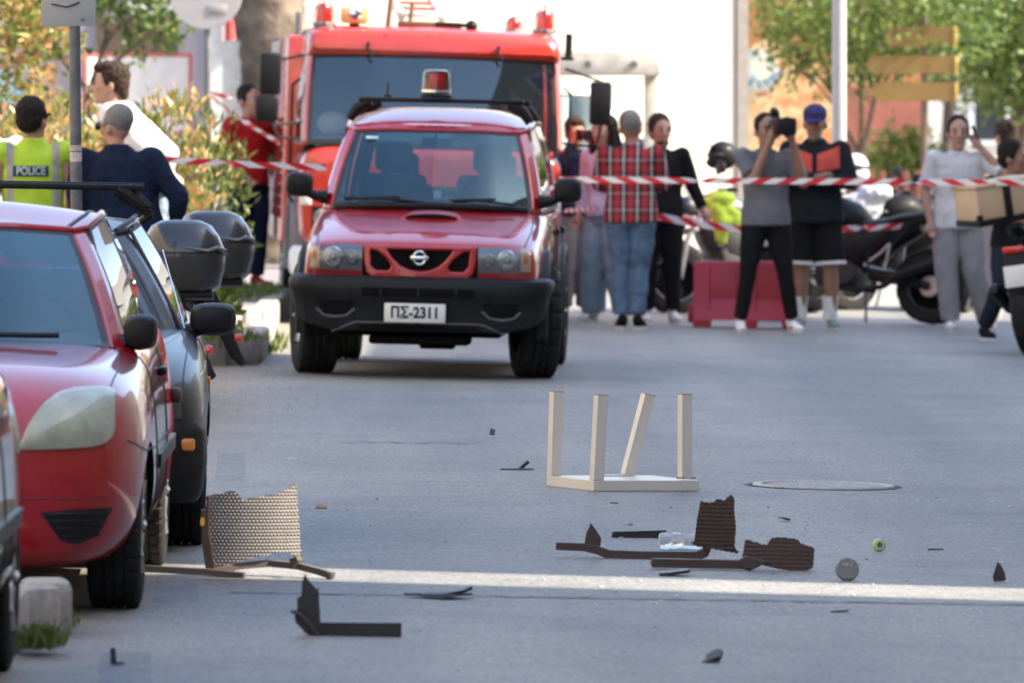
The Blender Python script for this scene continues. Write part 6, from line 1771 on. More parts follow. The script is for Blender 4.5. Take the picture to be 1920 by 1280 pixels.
# ================================================================== BARRIER TAPE
def tapemat():
    m = bpy.data.materials.new('barrier_tape'); m.use_nodes = True
    nt = m.node_tree; b = nt.nodes['Principled BSDF']; b.inputs['Roughness'].default_value = .4
    uv = node(nt, 'ShaderNodeUVMap'); sx = node(nt, 'ShaderNodeSeparateXYZ'); nt.links.new(uv.outputs[0], sx.inputs[0])
    ma = node(nt, 'ShaderNodeMath'); ma.operation = 'MULTIPLY_ADD'; ma.inputs[1].default_value = .11; nt.links.new(sx.outputs[1], ma.inputs[0]); nt.links.new(sx.outputs[0], ma.inputs[2])
    mu = node(nt, 'ShaderNodeMath'); mu.operation = 'MULTIPLY'; mu.inputs[1].default_value = 1 / .235; nt.links.new(ma.outputs[0], mu.inputs[0])
    fr = node(nt, 'ShaderNodeMath'); fr.operation = 'FRACT'; nt.links.new(mu.outputs[0], fr.inputs[0])
    gt = node(nt, 'ShaderNodeMath'); gt.operation = 'GREATER_THAN'; gt.inputs[1].default_value = .5; nt.links.new(fr.outputs[0], gt.inputs[0])
    mx = node(nt, 'ShaderNodeMixRGB'); mx.inputs[1].default_value = (.70, .70, .70, 1); mx.inputs[2].default_value = (.58, .025, .04, 1); nt.links.new(gt.outputs[0], mx.inputs[0])
    nt.links.new(mx.outputs[0], b.inputs['Base Color'])
    tr = node(nt, 'ShaderNodeBsdfTranslucent'); nt.links.new(mx.outputs[0], tr.inputs[0]); ms = node(nt, 'ShaderNodeMixShader'); ms.inputs[0].default_value = .25
    nt.links.new(b.outputs[0], ms.inputs[1]); nt.links.new(tr.outputs[0], ms.inputs[2]); nt.links.new(ms.outputs[0], nt.nodes['Material Output'].inputs[0])
    return m
M_tape = tapemat()
def tape(a, c, sag, label, w=.05, twists=(), n=120, tilt=12):
    "hanging ribbon; twists: (where, how wide) half turns"
    a, c = Vector(a), Vector(c); L = (c - a).length
    me = bpy.data.meshes.new('barrier_tape'); vs, fs, uvs = [], [], []
    d = (c - a).normalized(); side = d.cross(Vector((0, 0, 1))).normalized()
    rnd = random.Random(int(L * 100))
    for i in range(n + 1):
        t = i / n
        p = a.lerp(c, t); p.z -= sag * 4 * t * (1 - t)
        ang = R(tilt) + .12 * math.sin(t * 9 + L)
        for tw, wd in twists:
            ang += math.pi / (1 + math.exp(-(t - tw) / wd))
        up = Vector((0, 0, 1)) * math.cos(ang) + side * math.sin(ang)
        vs += [tuple(p + up * w / 2), tuple(p - up * w / 2)]; uvs += [(t * L, 1), (t * L, 0)]
    for i in range(n): fs.append((2 * i, 2 * i + 1, 2 * i + 3, 2 * i + 2))
    me.from_pydata(vs, [], fs); ul = me.uv_layers.new(name='UVMap')
    for p in me.polygons:
        for li in p.loop_indices: ul.data[li].uv = uvs[me.loops[li].vertex_index]
    me.materials.append(M_tape); me.shade_smooth()
    o = bpy.data.objects.new('barrier_tape', me); COL.objects.link(o)
    return tag(o, label, 'tape', 'red and white barrier tapes')
def P3(px, py, s): return (X(px, s), D(s), ZP(py, s))
tape(P3(1050, 337, 243), P3(1960, 343, 252), .0, 'upper red and white tape stretched straight in front of the crowd', .048, ((.3, .012), (.74, .015)), 200)
tape(P3(1215, 402, 231), P3(1405, 432, 232), .01, 'sagging tape between the plaid shirt and the filming person', .062, (), 60, 5)
tape(P3(1478, 432, 225), P3(1760, 418, 222), .012, 'lower tape between the black shorts and the white T-shirt person', .052, ((.5, .02),), 80)
tape(P3(1260, 400, 226), P3(1330, 418, 212), .0, 'short slack tape tied to the leaning motorcycle', .04, (), 20)
tape(P3(1755, 418, 222), P3(1830, 408, 224), .004, 'lower tape passing across the grey joggers', .03, (), 20)
tape(P3(1050, 395, 232), P3(1150, 385, 224), .01, 'lower tape end beside the pale wide jeans', .035, (), 24)
tape(P3(150, 287, 276), P3(612, 314, 274), .012, 'tape stretched from the grey pole across the hedge to the off-roader', .045, ((.22, .012), (.6, .015)), 160)
tape(P3(-20, 272, 276), P3(150, 285, 276), .01, 'tape running left from the grey pole behind the yellow vest', .045, ((.5, .02),), 80)
tape(P3(392, 175, 214), P3(462, 184, 214), .01, 'distant tape tied to the round sign pole', .04, ((.5, .04),), 30)
tape(P3(392, 178, 224), P3(525, 268, 228), .02, 'tape crossing the chest of the red polo shirt', .045, ((.5, .03),), 60)

# ================================================================== DEBRIS ON THE ROAD
M_ivory = mat('ivory_laminate', (.60, .56, .49), .38, var=.03, scale=4)
M_chip = mat('particle_board', (.30, .19, .09), .9, var=.4, scale=60, bump=.4)
c0 = GP(1113, 921)
tb = empty('side_table', c0, (0, R(1.1), R(23.5)), 'small cream side table lying upside down with its four legs in the air', 'table')
mb = MB(); mb.cbox((.275, .275, .026), (.55, .55, .05), .0025); mb.build('tabletop', M_ivory, tb, smooth=0)
def tleg(x, y, tx, ty, name='leg', z0=.052, chip=False):
    mb = MB(); mb.M = Matrix.Translation((x, y, z0)) @ Euler((R(tx), R(ty), 0)).to_matrix().to_4x4()
    mb.cbox((0, 0, .20), (.053, .053, .40), .0015)
    l = mb.build('leg', M_ivory, tb, smooth=0)
    e = MB(); e.M = mb.M; e.cbox((0, 0, .4012), (.049, .049, .003)); e.cbox((0, 0, .4005), (.0536, .0536, .0025)); e.build('leg_end', M_chip, l, smooth=0)
    if chip:
        q = MB(); rnd = random.Random(4)
        for k in range(7): q.cbox((x + rnd.uniform(-.035, .04), y + rnd.uniform(-.03, .03), z0 + .001 + .003), (rnd.uniform(.01, .03), rnd.uniform(.008, .02), .007))
        q.build('splinters', M_chip, l, smooth=0)
    return l
tleg(.027, .027, 0, 2.2); tleg(.026, .522, 0, .8); tleg(.488, .032, 0, -1.0, z0=.058, chip=True)
tleg(.40, .50, 4, 13, z0=.053)
mb = MB(); mb.M = rotM(0, 0, 10, (.30, .47, .0525)); mb.prism([(-.13, -.02), (-.06, .02), (.05, .045), (.12, .02), (.10, -.03), (-.02, -.035)], 0, .004); mb.build('torn_laminate', M_ivory, tb, smooth=0)

M_rattan = mat('brown_resin', (.050, .030, .021), .42, var=.12, scale=10)
M_rattan2 = mat('sunlit_brown_resin', (.165, .156, .146), .5, var=.15, scale=10)  # brown resin paled in colour for the chair back in the sun
M_rattan3 = mat('grey_brown_resin', (.085, .068, .056), .5, var=.15, scale=10)
def inside(poly, x, y):
    c = False; j = len(poly) - 1
    for i in range(len(poly)):
        if (poly[i][1] > y) != (poly[j][1] > y) and x < (poly[j][0] - poly[i][0]) * (y - poly[i][1]) / (poly[j][1] - poly[i][1]) + poly[i][0]: c = not c
        j = i
    return c
def weave(name, poly, m, root, M, curve=.0, cx=.017, cz=.018, amp=.004, style='dot', thick=.006):
    "moulded wicker panel cut to a torn outline; poly in (x, z) metres; curve bends it about a vertical axis"
    x0, x1 = min(p[0] for p in poly), max(p[0] for p in poly); z0, z1 = min(p[1] for p in poly), max(p[1] for p in poly)
    sx, sz = cx / 5, cz / 5
    nx, nz = int((x1 - x0) / sx) + 1, int((z1 - z0) / sz) + 1
    mb = MB(); mb.M = M; ids = {}; bids = {}
    xm = (x0 + x1) / 2
    def P(i, j, back=False):
        x, z = x0 + i * sx, z0 + j * sz
        row = int(z / cz + 1000)
        u = x / cx + (.5 if row % 2 else 0); w = z / cz
        fu, fw = (u % 1) - .5, (w % 1) - .5
        if style == 'dot': h = amp * max(0, math.cos(fu * math.pi)) ** .8 * max(0, math.cos(fw * math.pi)) ** .8
        else: h = amp * (1.4 * abs(fw) if abs(fw) < .5 else 0) + amp * .8 * max(0, math.cos((u * 1.0 + w * .35) * 2 * math.pi)) * (1 if abs(fw) < .36 else 0)
        y = curve * (x - xm) ** 2 - h
        if back: y = curve * (x - xm) ** 2 + thick
        return (x, y, z)
    cells = [(i, j) for i in range(nx) for j in range(nz) if inside(poly, x0 + (i + .5) * sx, z0 + (j + .5) * sz)]
    cs = set(cells)
    def vid(i, j, back):
        d = bids if back else ids
        if (i, j) not in d: d[(i, j)] = mb.pt(P(i, j, back))
        return d[(i, j)]
    for i, j in cells:
        mb.face([vid(i, j, 0), vid(i + 1, j, 0), vid(i + 1, j + 1, 0), vid(i, j + 1, 0)])
        mb.face([vid(i, j, 1), vid(i, j + 1, 1), vid(i + 1, j + 1, 1), vid(i + 1, j, 1)])
        for di, dj, a, b in ((-1, 0, (i, j), (i, j + 1)), (1, 0, (i + 1, j + 1), (i + 1, j)), (0, -1, (i + 1, j), (i, j)), (0, 1, (i, j + 1), (i + 1, j + 1))):
            if (i + di, j + dj) not in cs:
                mb.face([vid(*a, 0), vid(*b, 0), vid(*b, 1), vid(*a, 1)])
    return mb.build(name, m, root, smooth=60)
def ragged(pts, n, amp, seed):
    rnd = random.Random(seed); out = []
    for a, b in zip(pts, pts[1:]):
        for k in range(n): t = k / n; out.append((a[0] + (b[0] - a[0]) * t, a[1] + (b[1] - a[1]) * t + rnd.uniform(-amp, amp)))
    out.append(pts[-1]); return out
def bar(path, r, m, root, name='leg', flat=(1, .62), n=8):
    rr = [q * 1.28 for q in r] if isinstance(r, list) else r * 1.28
    mb = MB(); mb.tube(path, rr, 4, flat=flat, ph=math.pi / 4); o = mb.build(name, m, root, smooth=30, bevel=.003); return o

# -- sunlit backrest of a wicker pattern chair, on two broken legs
o1 = GP(425, 1083); S1 = FPX / o1.y
def lx(px): return (px - 425) / S1
def lz(py): return (1083 - py) / S1
ch1 = empty('broken_chair', o1, (0, R(1.1), 0), 'broken wicker pattern chair back standing in the sun strip beside the parked cars', 'chair')
poly = [(lx(402), lz(1068)), (lx(385), lz(935))] + ragged([(lx(386), lz(932)), (lx(430), lz(922)), (lx(437), lz(922)), (lx(446), lz(934)), (lx(455), lz(938)), (lx(510), lz(928)), (lx(540), lz(918)), (lx(552), lz(907))], 4, .003, 3) + [(lx(557), lz(912)), (lx(566), lz(1000)), (lx(571), lz(1052)), (lx(562), lz(1052)), (lx(550), lz(1040)), (lx(530), lz(1036)), (lx(480), lz(1045)), (lx(430), lz(1060))]
weave('backrest', poly, M_rattan2, ch1, rotM(0, 0, 14, (0, .06, 0)), 1.1, .0145, .0128, .0045)
mb = MB(); mb.prism([(lx(372), lz(958)), (lx(382), lz(957)), (lx(384), lz(931)), (lx(388), lz(930)), (lx(389), lz(1000)), (lx(402), lz(1072)), (lx(384), lz(1072)), (lx(374), lz(1010))], .045, .075, 'Y'); mb.build('side_post', M_rattan, ch1, smooth=0, bevel=.003)
stc = MB(); stc.lathe([(.001, 0), (.011, 0), (.011, .002)], 18, 'Y', (lx(376), .041, lz(980))); stc.M = None; so_ = stc.build('sticker', mat('yellow_sticker', (.55, .34, .04), .5), ch1); so_.scale = (.75, 1, 1.6); so_.location = (lx(376) * .25, 0, -lz(980) * .6)
bar([(lx(255), .02, lz(1069)), (lx(380), .02, lz(1073)), (lx(430), .01, lz(1077)), (lx(458), .0, lz(1079))], .023, M_rattan3, ch1)
bar([(lx(395), .06, lz(1074)), (lx(440), .10, lz(1064)), (lx(500), .14, lz(1058)), (lx(560), .10, lz(1062)), (lx(600), .05, lz(1070)), (lx(622), .02, lz(1076))], .023, M_rattan3, ch1)
bar([(lx(560), .05, lz(1046)), (lx(548), .07, lz(1050)), (lx(552), .09, lz(1060))], .018, M_rattan3, ch1, 'bracket')
cpx = MB(); cpx.cbox((lx(616), .02, lz(1077)), (.022, .035, .03), .004); cpx.build('leg_cap', M_rattan, ch1)

# -- dark cluster to the right
o2 = GP(1180, 1047); S2 = FPX / o2.y
def lx2(px): return (px - 1180) / S2
def lz2(py): return (1047 - py) / S2
ch2 = empty('broken_chair', o2, (0, R(1.1), 0), 'broken brown chair frame with an upright torn wicker panel beside the plastic bottle', 'chair')
bar([(lx2(1042), 0, lz2(1026)), (lx2(1095), 0, lz2(1027)), (lx2(1120), 0, lz2(1032)), (lx2(1142), -.005, lz2(1040)), (lx2(1200), -.01, lz2(1041)), (lx2(1305), -.01, lz2(1040)), (lx2(1320), -.005, lz2(1035)), (lx2(1325), .02, lz2(1024))], [.017, .018, .019, .021, .021, .021, .02, .018], M_rattan, ch2, flat=(1, 1))
mb = MB(); mb.prism([(lx2(1095), lz2(1024)), (lx2(1099), lz2(998)), (lx2(1103), lz2(992)), (lx2(1106), lz2(981)), (lx2(1112), lz2(988)), (lx2(1118), lz2(996)), (lx2(1127), lz2(1010)), (lx2(1126), lz2(1024))], -.012, .008, 'Y'); mb.build('torn_panel', M_rattan, ch2, smooth=0, bevel=.002)
poly = [(lx2(1296), lz2(1020)), (lx2(1302), lz2(1016)), (lx2(1306), lz2(975)), (lx2(1312), lz2(937))] + ragged([(lx2(1312), lz2(937)), (lx2(1330), lz2(940)), (lx2(1343), lz2(933)), (lx2(1358), lz2(933)), (lx2(1364), lz2(926)), (lx2(1370), lz2(923))], 4, .0035, 5) + [(lx2(1376), lz2(930)), (lx2(1376), lz2(950)), (lx2(1380), lz2(985)), (lx2(1378), lz2(1020)), (lx2(1385), lz2(1033)), (lx2(1340), lz2(1026))]
weave('torn_panel', poly, M_rattan, ch2, rotM(0, 0, -6, (0, .015, 0)), 0, .010, .0165, .0055, 'row')
bar([(lx2(1296), .01, lz2(1014)), (lx2(1310), .01, lz2(1017)), (lx2(1385), .012, lz2(1031))], .008, M_rattan, ch2, 'rail')

o3 = GP(1330, 1068); S3 = FPX / o3.y
def lx3(px): return (px - 1330) / S3
def lz3(py): return (1068 - py) / S3
ch3 = empty('broken_chair_part', o3, (0, R(1.1), 0), 'broken brown chair leg with a torn panel lying nearest the round lid', 'chair part')
bar([(lx3(1222), .0, lz3(1057)), (lx3(1300), .0, lz3(1057)), (lx3(1395), .0, lz3(1057)), (lx3(1410), 0, lz3(1060))], .0195, M_rattan, ch3, flat=(1, 1))
e = MB(); e.lathe([(.001, 0), (.010, 0), (.010, .003)], 14, 'X', (lx3(1220), 0, lz3(1057))); e.build('leg_end', mat('leg_end_brown', (.16, .09, .06), .6), ch3)
poly = [(lx3(1393), lz3(1046)), (lx3(1399), lz3(1009))] + ragged([(lx3(1399), lz3(1009)), (lx3(1430), lz3(1018)), (lx3(1440), lz3(1020)), (lx3(1447), lz3(1008)), (lx3(1460), lz3(1003)), (lx3(1500), lz3(1009)), (lx3(1503), lz3(1015)), (lx3(1530), lz3(1024))], 4, .003, 8) + [(lx3(1527), lz3(1060)), (lx3(1515), lz3(1067)), (lx3(1495), lz3(1071)), (lx3(1440), lz3(1060))]
weave('torn_panel', poly, M_rattan, ch3, rotM(-12, 0, 4, (0, .01, 0)), .6, .010, .0165, .005, 'row')
mb = MB(); mb.prism([(lx3(1385), lz3(1048)), (lx3(1400), lz3(1040)), (lx3(1440), lz3(1050)), (lx3(1412), lz3(1066)), (lx3(1390), lz3(1064))], -.03, .02, 'Y'); mb.build('bracket', M_rattan, ch3, smooth=0, bevel=.004)

p_ = GP(1200, 1008); Sx = FPX / p_.y
o = empty('broken_chair_part', p_, (0, R(1.1 - 2.2), R(8)), 'short straight dark chair leg lying behind the plastic bottle', 'chair part')
bar([(-.117, 0, .013), (.112, 0, .013)], .019, mat('dark_resin', (.022, .019, .018), .4), o, flat=(1, 1))
e = MB(); e.cbox((-.118, 0, .013), (.004, .026, .024), .001); e.build('leg_end', mat('leg_end_grey', (.10, .09, .085), .6), o)
e = MB(); e.lathe([(.001, 0), (.006, 0), (.006, .003)], 12, 'X', (-.123, 0, .013)); e.build('screw', M_alloy, o)

o4 = GP(600, 1192); S4 = FPX / o4.y
def lx4(px): return (px - 600) / S4
def lz4(py): return (1192 - py) / S4
ch4 = empty('broken_chair_part', o4, (0, R(1.1), 0), 'dark chair corner with a jagged upright shard, nearest of the broken pieces', 'chair part')
bar([(lx4(596), .03, lz4(1180)), (lx4(680), .03, lz4(1179)), (lx4(752), .03, lz4(1178))], .026, mat('dark_resin', (.022, .019, .018), .4), ch4, flat=(1, 1))
poly = [(lx4(553), lz4(1168)), (lx4(550), lz4(1145)), (lx4(556), lz4(1144)), (lx4(555), lz4(1122)), (lx4(563), lz4(1118)), (lx4(564), lz4(1092)), (lx4(569), lz4(1075)), (lx4(574), lz4(1086)), (lx4(584), lz4(1097)), (lx4(591), lz4(1105)), (lx4(595), lz4(1101)), (lx4(597), lz4(1130)), (lx4(602), lz4(1196)), (lx4(594), lz4(1196)), (lx4(575), lz4(1190))]
mb = MB(); mb.prism(poly, -.006, .012, 'Y'); mb.build('shard', mat('dark_resin2', (.028, .024, .022), .5, bump=.3, bscale=80), ch4, smooth=0, bevel=.002)
bar([(lx4(544), -.02, lz4(1146)), (lx4(562), -.022, lz4(1152)), (lx4(580), -.022, lz4(1168)), (lx4(596), -.02, lz4(1192))], .010, mat('dark_resin3', (.06, .045, .035), .5), ch4, 'rail')
lb = MB(); lb.lathe([(.001, 0), (.02, 0), (.02, .002)], 18, 'Y', (lx4(697), .012, lz4(1186))); lb.build('moulded_disc', mat('dark_disc', (.04, .04, .045), .4), ch4)

# flat mesh scrap
M_scrap = mat('black_scrap', (.018, .018, .019), .35, bump=.3, bscale=120)
def scrap(px, py, poly, label, h=.004, rot=(0, 0, 0), m=None, cat='scrap', th=.006, lift=0.0, name='plastic_scrap'):
    "small flat broken piece; poly in metres in its own plane"
    p = GP(px, py); mb = MB(); mb.prism(poly, 0, th)
    p.z += lift + .002
    o = mb.build(name, m or M_scrap, None, smooth=0, bevel=.001, loc=p, rot=tuple(R(a) for a in rot))
    return tag(o, label, cat, 'small broken pieces on the road')
w = .125
pf = GP(818, 1122)
ob = empty('wicker_scrap', (pf.x, pf.y, pf.z + .004), (R(0), R(0), 0), 'flat scrap of black wicker pattern lying right of the foreground shard', 'scrap')
weave('torn_panel', [(-.125, .02), (-.09, .0), (0, -.06), (.06, -.08), (.13, .05), (.05, .10), (-.05, .08)], M_scrap, ob, rotM(-90, 0, 0, (0, 0, .012)) @ Matrix.Rotation(R(6), 4, 'Y'), 0, .012, .02, .003, 'row', .005)
mb = MB(); mb.tube([(.02, -.06, .012), (.10, .0, .022), (.128, .04, .032)], [.005, .007, .008], 6); mb.build('rim', M_scrap, ob)
scrap(1264, 1079, [(-.065, -.03), (-.02, -.05), (.05, -.04), (.066, 0), (.04, .05), (-.03, .04), (-.055, .02)], 'crumpled black scrap just in front of the lying chair leg', rot=(0, -6, 10), th=.012, lift=.004)
scrap(1875, 1090, [(-.024, 0), (-.012, -.002), (.026, .0), (.022, .03), (.008, .06), (-.006, .075), (-.026, .02)], 'black pointed shard standing upright at far right', rot=(82, 0, 6), th=.008)
scrap(970, 881, [(-.085, -.02), (.08, -.01), (.085, .01), (-.05, .03)], 'thin black scrap lying left of the upturned table', rot=(0, 0, 0), th=.006)
scrap(985, 880, [(-.03, 0), (.03, 0), (.03, .03), (-.03, .03)], 'small black block propped on the thin scrap left of the table', rot=(0, -38, 20), th=.016, lift=.012)
scrap(923, 815, [(-.016, -.02), (.012, -.02), (.016, .02), (-.01, .03)], 'tiny black chip on the road far left of the table', rot=(40, 0, 0), th=.012, lift=.006)
scrap(602, 953, [(-.026, -.025), (.026, -.025), (.026, .025), (-.026, .025)], 'small brown chip on the road right of the sunlit chair back', rot=(12, 0, 0), m=M_chip, th=.008)
scrap(1472, 977, [(-.022, -.03), (.02, -.02), (.022, .02), (-.02, .03)], 'small black chip below the manhole cover', rot=(0, 14, 20), th=.007, lift=.006)
scrap(1183, 985, [(-.01, -.01), (.01, -.01), (.008, .012), (-.01, .01)], 'tiny black chip behind the short dark leg', th=.005)
scrap(1755, 1032, [(-.033, -.006), (.033, -.004), (.033, .004), (-.033, .006)], 'thin dark sliver right of the green wheel', th=.006)
scrap(1575, 1148, [(-.034, -.012), (.03, -.02), (.036, .01), (-.02, .02)], 'thin dark sliver below the round lid', rot=(0, -5, 0), th=.006)
scrap(1340, 1242, [(-.034, -.02), (.02, -.03), (.034, .01), (.02, .03), (-.02, .02)], 'black broken chip in the front centre of the road', rot=(24, -22, 0), th=.014, lift=.012)
scrap(1331, 1243, [(-.02, -.02), (.03, -.02), (.02, .02), (-.02, .02)], 'flat base of the front centre black chip', rot=(0, 0, 20), th=.006)
scrap(218, 1247, [(-.022, 0), (.024, 0), (.022, .006), (-.004, .008), (-.006, .05), (-.014, .055), (-.022, .05)], 'small black L shaped bit near the lower left corner', rot=(85, 0, 10), th=.02)
scrap(1152, 944, [(-.02, -.012), (.02, -.01), (.02, .01), (-.02, .014)], 'small reddish leaf scrap below the table', m=mat('reddish_scrap', (.22, .07, .05), .7), th=.004)
scrap(548, 860, [(-.025, -.01), (.025, -.008), (.02, .01)], 'pale paper scrap on the road near the blue paint', m=M_white, th=.003)

# plastic bottle lying on its side
pb_ = GP(1290, 1031)
bo = empty('plastic_bottle', (pb_.x, pb_.y, pb_.z + .036), (0, R(1.1), R(6)), 'crushed clear plastic bottle lying behind the upright wicker panel', 'bottle')
M_pet = mat('clear_plastic', (.8, .84, .86), .12, var=.05)
M_pet.node_tree.nodes['Principled BSDF'].inputs['Transmission Weight'].default_value = .7
M_pet.node_tree.nodes['Principled BSDF'].inputs['IOR'].default_value = 1.2
mb = MB(); rnd = random.Random(3)
mb.lathe([(.001, -.118), (.02, -.121), (.031, -.116), (.034, -.10), (.033, -.08), (.0315, -.07), (.034, -.06), (.033, -.03), (.031, -.02), (.034, -.01), (.033, .04), (.028, .07), (.014, .09), (.013, .11)], 24, 'X', mod=lambda i, j: .0025 * math.sin(j * 1.7 + i) * (1 if 2 < i < 11 else 0))
mb.build('bottle_body', M_pet, bo, smooth=30)
mb = MB(); mb.lathe([(.0155, .10), (.0155, .118), (.001, .12)], 16, 'X'); mb.build('bottle_cap', mat('blue_cap', (.05, .14, .35), .4), bo)
# skateboard wheel
pw = GP(1649, 1034)
sk = empty('skate_wheel', (pw.x, pw.y, pw.z + .027), (0, 0, R(12)), 'small pale green skate wheel standing on its edge', 'wheel')
mb = MB(); mb.lathe([(.012, -.016), (.02, -.017), (.0262, -.010), (.027, 0), (.0262, .010), (.02, .017), (.012, .016)], 28, 'Y', closed=True); mb.build('tyre', mat('green_urethane', (.46, .52, .22), .4), sk, smooth=60)
mb = MB(); mb.lathe([(.001, -.013), (.004, -.014), (.0045, -.011), (.010, -.012), (.0122, -.015), (.0122, .015), (.001, .013)], 20, 'Y'); mb.build('bearing', M_steel, sk)
# round grey lid leaning on its edge
pl_ = GP(1590, 1089)
ld_ = empty('plastic_disc', (pl_.x, pl_.y, pl_.z + .0455), (R(-14), 0, R(8)), 'round grey plastic lid standing on its edge at the sun strip', 'lid')
mb = MB(); mb.lathe([(.001, -.008), (.040, -.008), (.0445, -.006), (.0465, .0), (.0465, .010), (.044, .012), (.001, .009)], 40, 'Y'); mb.build('disc', mat('grey_lid', (.15, .16, .16), .3, .2), ld_, smooth=12)
text_mesh('lid_marking', 'MF-2', .020, mat('lid_print', (.42, .42, .36), .5), ld_, (0, -.0092, .016), depth=.0006)
for a in (20, 65, 115, 160, 235, 300):
    mb = MB(); mb.ell((.038 * math.cos(R(a)), -.0085, .038 * math.sin(R(a))), (.0018, .001, .0018), 6, 4); mb.build('rivet', M_alloy, ld_)
# manhole
mh_c = GP(1545, 911.5)
mh = empty('manhole_cover', mh_c, (0, R(1.15), 0), 'round cast iron manhole cover set in the road', 'manhole')
M_iron = mat('worn_iron', (.36, .34, .32), .5, .25, var=.3, scale=20, bump=.3)
M_irond = mat('dark_iron', (.09, .08, .075), .7, .3)
mb = MB(); mb.lathe([(.300, .004), (.302, .010), (.338, .011), (.345, .003)], 60); mb.build('frame', M_iron, mh, smooth=30)
mb = MB(); mb.lathe([(.001, .004), (.298, .004)], 60); mb.build('plate', M_irond, mh, smooth=0)
mb = MB()
for i in range(-9, 10):
    for j in range(-9, 10):
        x, y = i * .032 + (.016 if j % 2 else 0), j * .032
        if x * x + y * y < .28 ** 2: mb.box(x - .0125, x + .0125, y - .0125, y + .0125, .004, .0085)
mb.build('tread_studs', M_iron, mh, smooth=0)['kind'] = 'stuff'
mb = MB(); rnd = random.Random(5)
rr = []
for k in range(61):
    a = 2 * math.pi * k / 60; rr.append((a, .36 + rnd.uniform(0, .03)))
for (a, r), (a2, r2) in zip(rr, rr[1:]):
    mb.quad((.345 * math.cos(a), .345 * math.sin(a), .003), (.345 * math.cos(a2), .345 * math.sin(a2), .003), (r2 * math.cos(a2), r2 * math.sin(a2), .003), (r * math.cos(a), r * math.sin(a), .003))
mb.build('tar_ring', M_seam, mh, smooth=0)
# splinters and grit scattered over the road
def litter(name, n, m, region, size, seed, label, h=.3):
    rnd = random.Random(seed); mb = MB()
    for _ in range(n):
        p = GP(rnd.uniform(region[0], region[1]), rnd.uniform(region[2], region[3]))
        s = size * rnd.uniform(.4, 1.6) ; a = rnd.uniform(0, math.pi)
        M = Matrix.Translation((p.x, p.y, p.z)) @ Matrix.Rotation(a, 4, 'Z')
        mb.M = M; mb.cbox((0, 0, s * h * .5 + .001), (s * rnd.uniform(1, 2.2), s * rnd.uniform(.4, 1), s * h))
    o = mb.build(name, m, None, smooth=0); o['kind'] = 'stuff'; o['label'] = label; o['category'] = 'litter'; return o
litter('glass_splinters', 150, mat('white_splinter', (.6, .6, .6), .25), (980, 1900, 940, 1150), .008, 1, 'tiny pale splinters strewn over the road around the chairs')
litter('road_grit', 420, mat('dark_grit', (.06, .055, .05), .9), (290, 1900, 740, 1270), .0024, 2, 'fine dark grit scattered over the asphalt', .6)
litter('kerb_grit', 1400, mat('tan_grit', (.22, .17, .12), .9), (380, 600, 655, 770), .0028, 4, 'sandy grit gathered by the kerb left of the off-roader', .6)
litter('plastic_crumbs', 40, M_scrap, (560, 1880, 900, 1200), .005, 9, 'small dark plastic crumbs between the chair pieces', .5)

# ================================================================== GREENERY
def leaf_quad(mb, p, d, up, l, w):
    s_ = d.cross(up)
    if s_.length < 1e-6: s_ = Vector((1, 0, 0))
    s_.normalize(); n_ = s_.cross(d).normalized()
    a = mb.pt(p); b = mb.pt(p + d * l * .45 + s_ * w * .5 + n_ * w * .12); c = mb.pt(p + d * l); e = mb.pt(p + d * l * .45 - s_ * w * .5 + n_ * w * .12)
    mb.face([a, b, c, e])
def rvec(r):
    while True:
        v = Vector((r.uniform(-1, 1), r.uniform(-1, 1), r.uniform(-1, 1)))
        if .01 < v.length < 1: return v
def clumps(r, centre, rad, n, per, size, up=.4, clump=.2, shell=.55, aspect=.42):
    "leaf clumps spread through an uneven crown"
    mb = MB(); c0 = Vector(centre)
    for _ in range(n):
        v = rvec(r)
        if v.length < shell and r.random() < .6: v = v.normalized() * r.uniform(shell, 1)
        c = c0 + Vector((v.x * rad[0], v.y * rad[1], v.z * rad[2]))
        for _ in range(per):
            p = c + rvec(r) * clump
            d = (rvec(r) + Vector((0, 0, up)) + v * .4).normalized()
            l = size * r.uniform(.6, 1.35)
            leaf_quad(mb, p, d, rvec(r), l, l * aspect)
    return mb
M_photinia = leafmat('photinia_leaves', [(.07, .11, .025), (.16, .21, .045), (.26, .29, .07), (.38, .32, .10), (.50, .29, .11), (.38, .15, .08)], .35, .3)
M_photgreen = leafmat('hedge_green', [(.03, .06, .015), (.07, .11, .025), (.13, .17, .035), (.20, .20, .06)], .35, .3)
M_tree = leafmat('tree_leaves', [(.03, .06, .012), (.06, .11, .02), (.11, .17, .032), (.17, .23, .05)], .45, .35)
M_tree2 = leafmat('pale_tree_leaves', [(.04, .07, .016), (.085, .13, .028), (.15, .20, .045)], .45, .35)
M_bark = mat('bark', (.13, .10, .08), .9, var=.4, scale=7, bump=.8, bscale=22)
M_bark2 = mat('smooth_bark', (.085, .06, .048), .85, var=.25, scale=9, bump=.4, bscale=30)
def branch(mb, r, p, d, l, rad, depth, out):
    pts = [Vector(p)]; n = 4
    for k in range(n):
        d = (d + rvec(r) * .18).normalized(); pts.append(pts[-1] + d * l / n)
    mb.tube(pts, [rad * (1 - .45 * k / n) for k in range(n + 1)], 8)
    out.append(pts[-1])
    if depth > 0:
        for q in range(r.choice((2, 3))):
            branch(mb, r, pts[-1 - (q % 2)], (d + rvec(r) * .75 + Vector((0, 0, .15))).normalized(), l * .68, rad * .55, depth - 1, out)
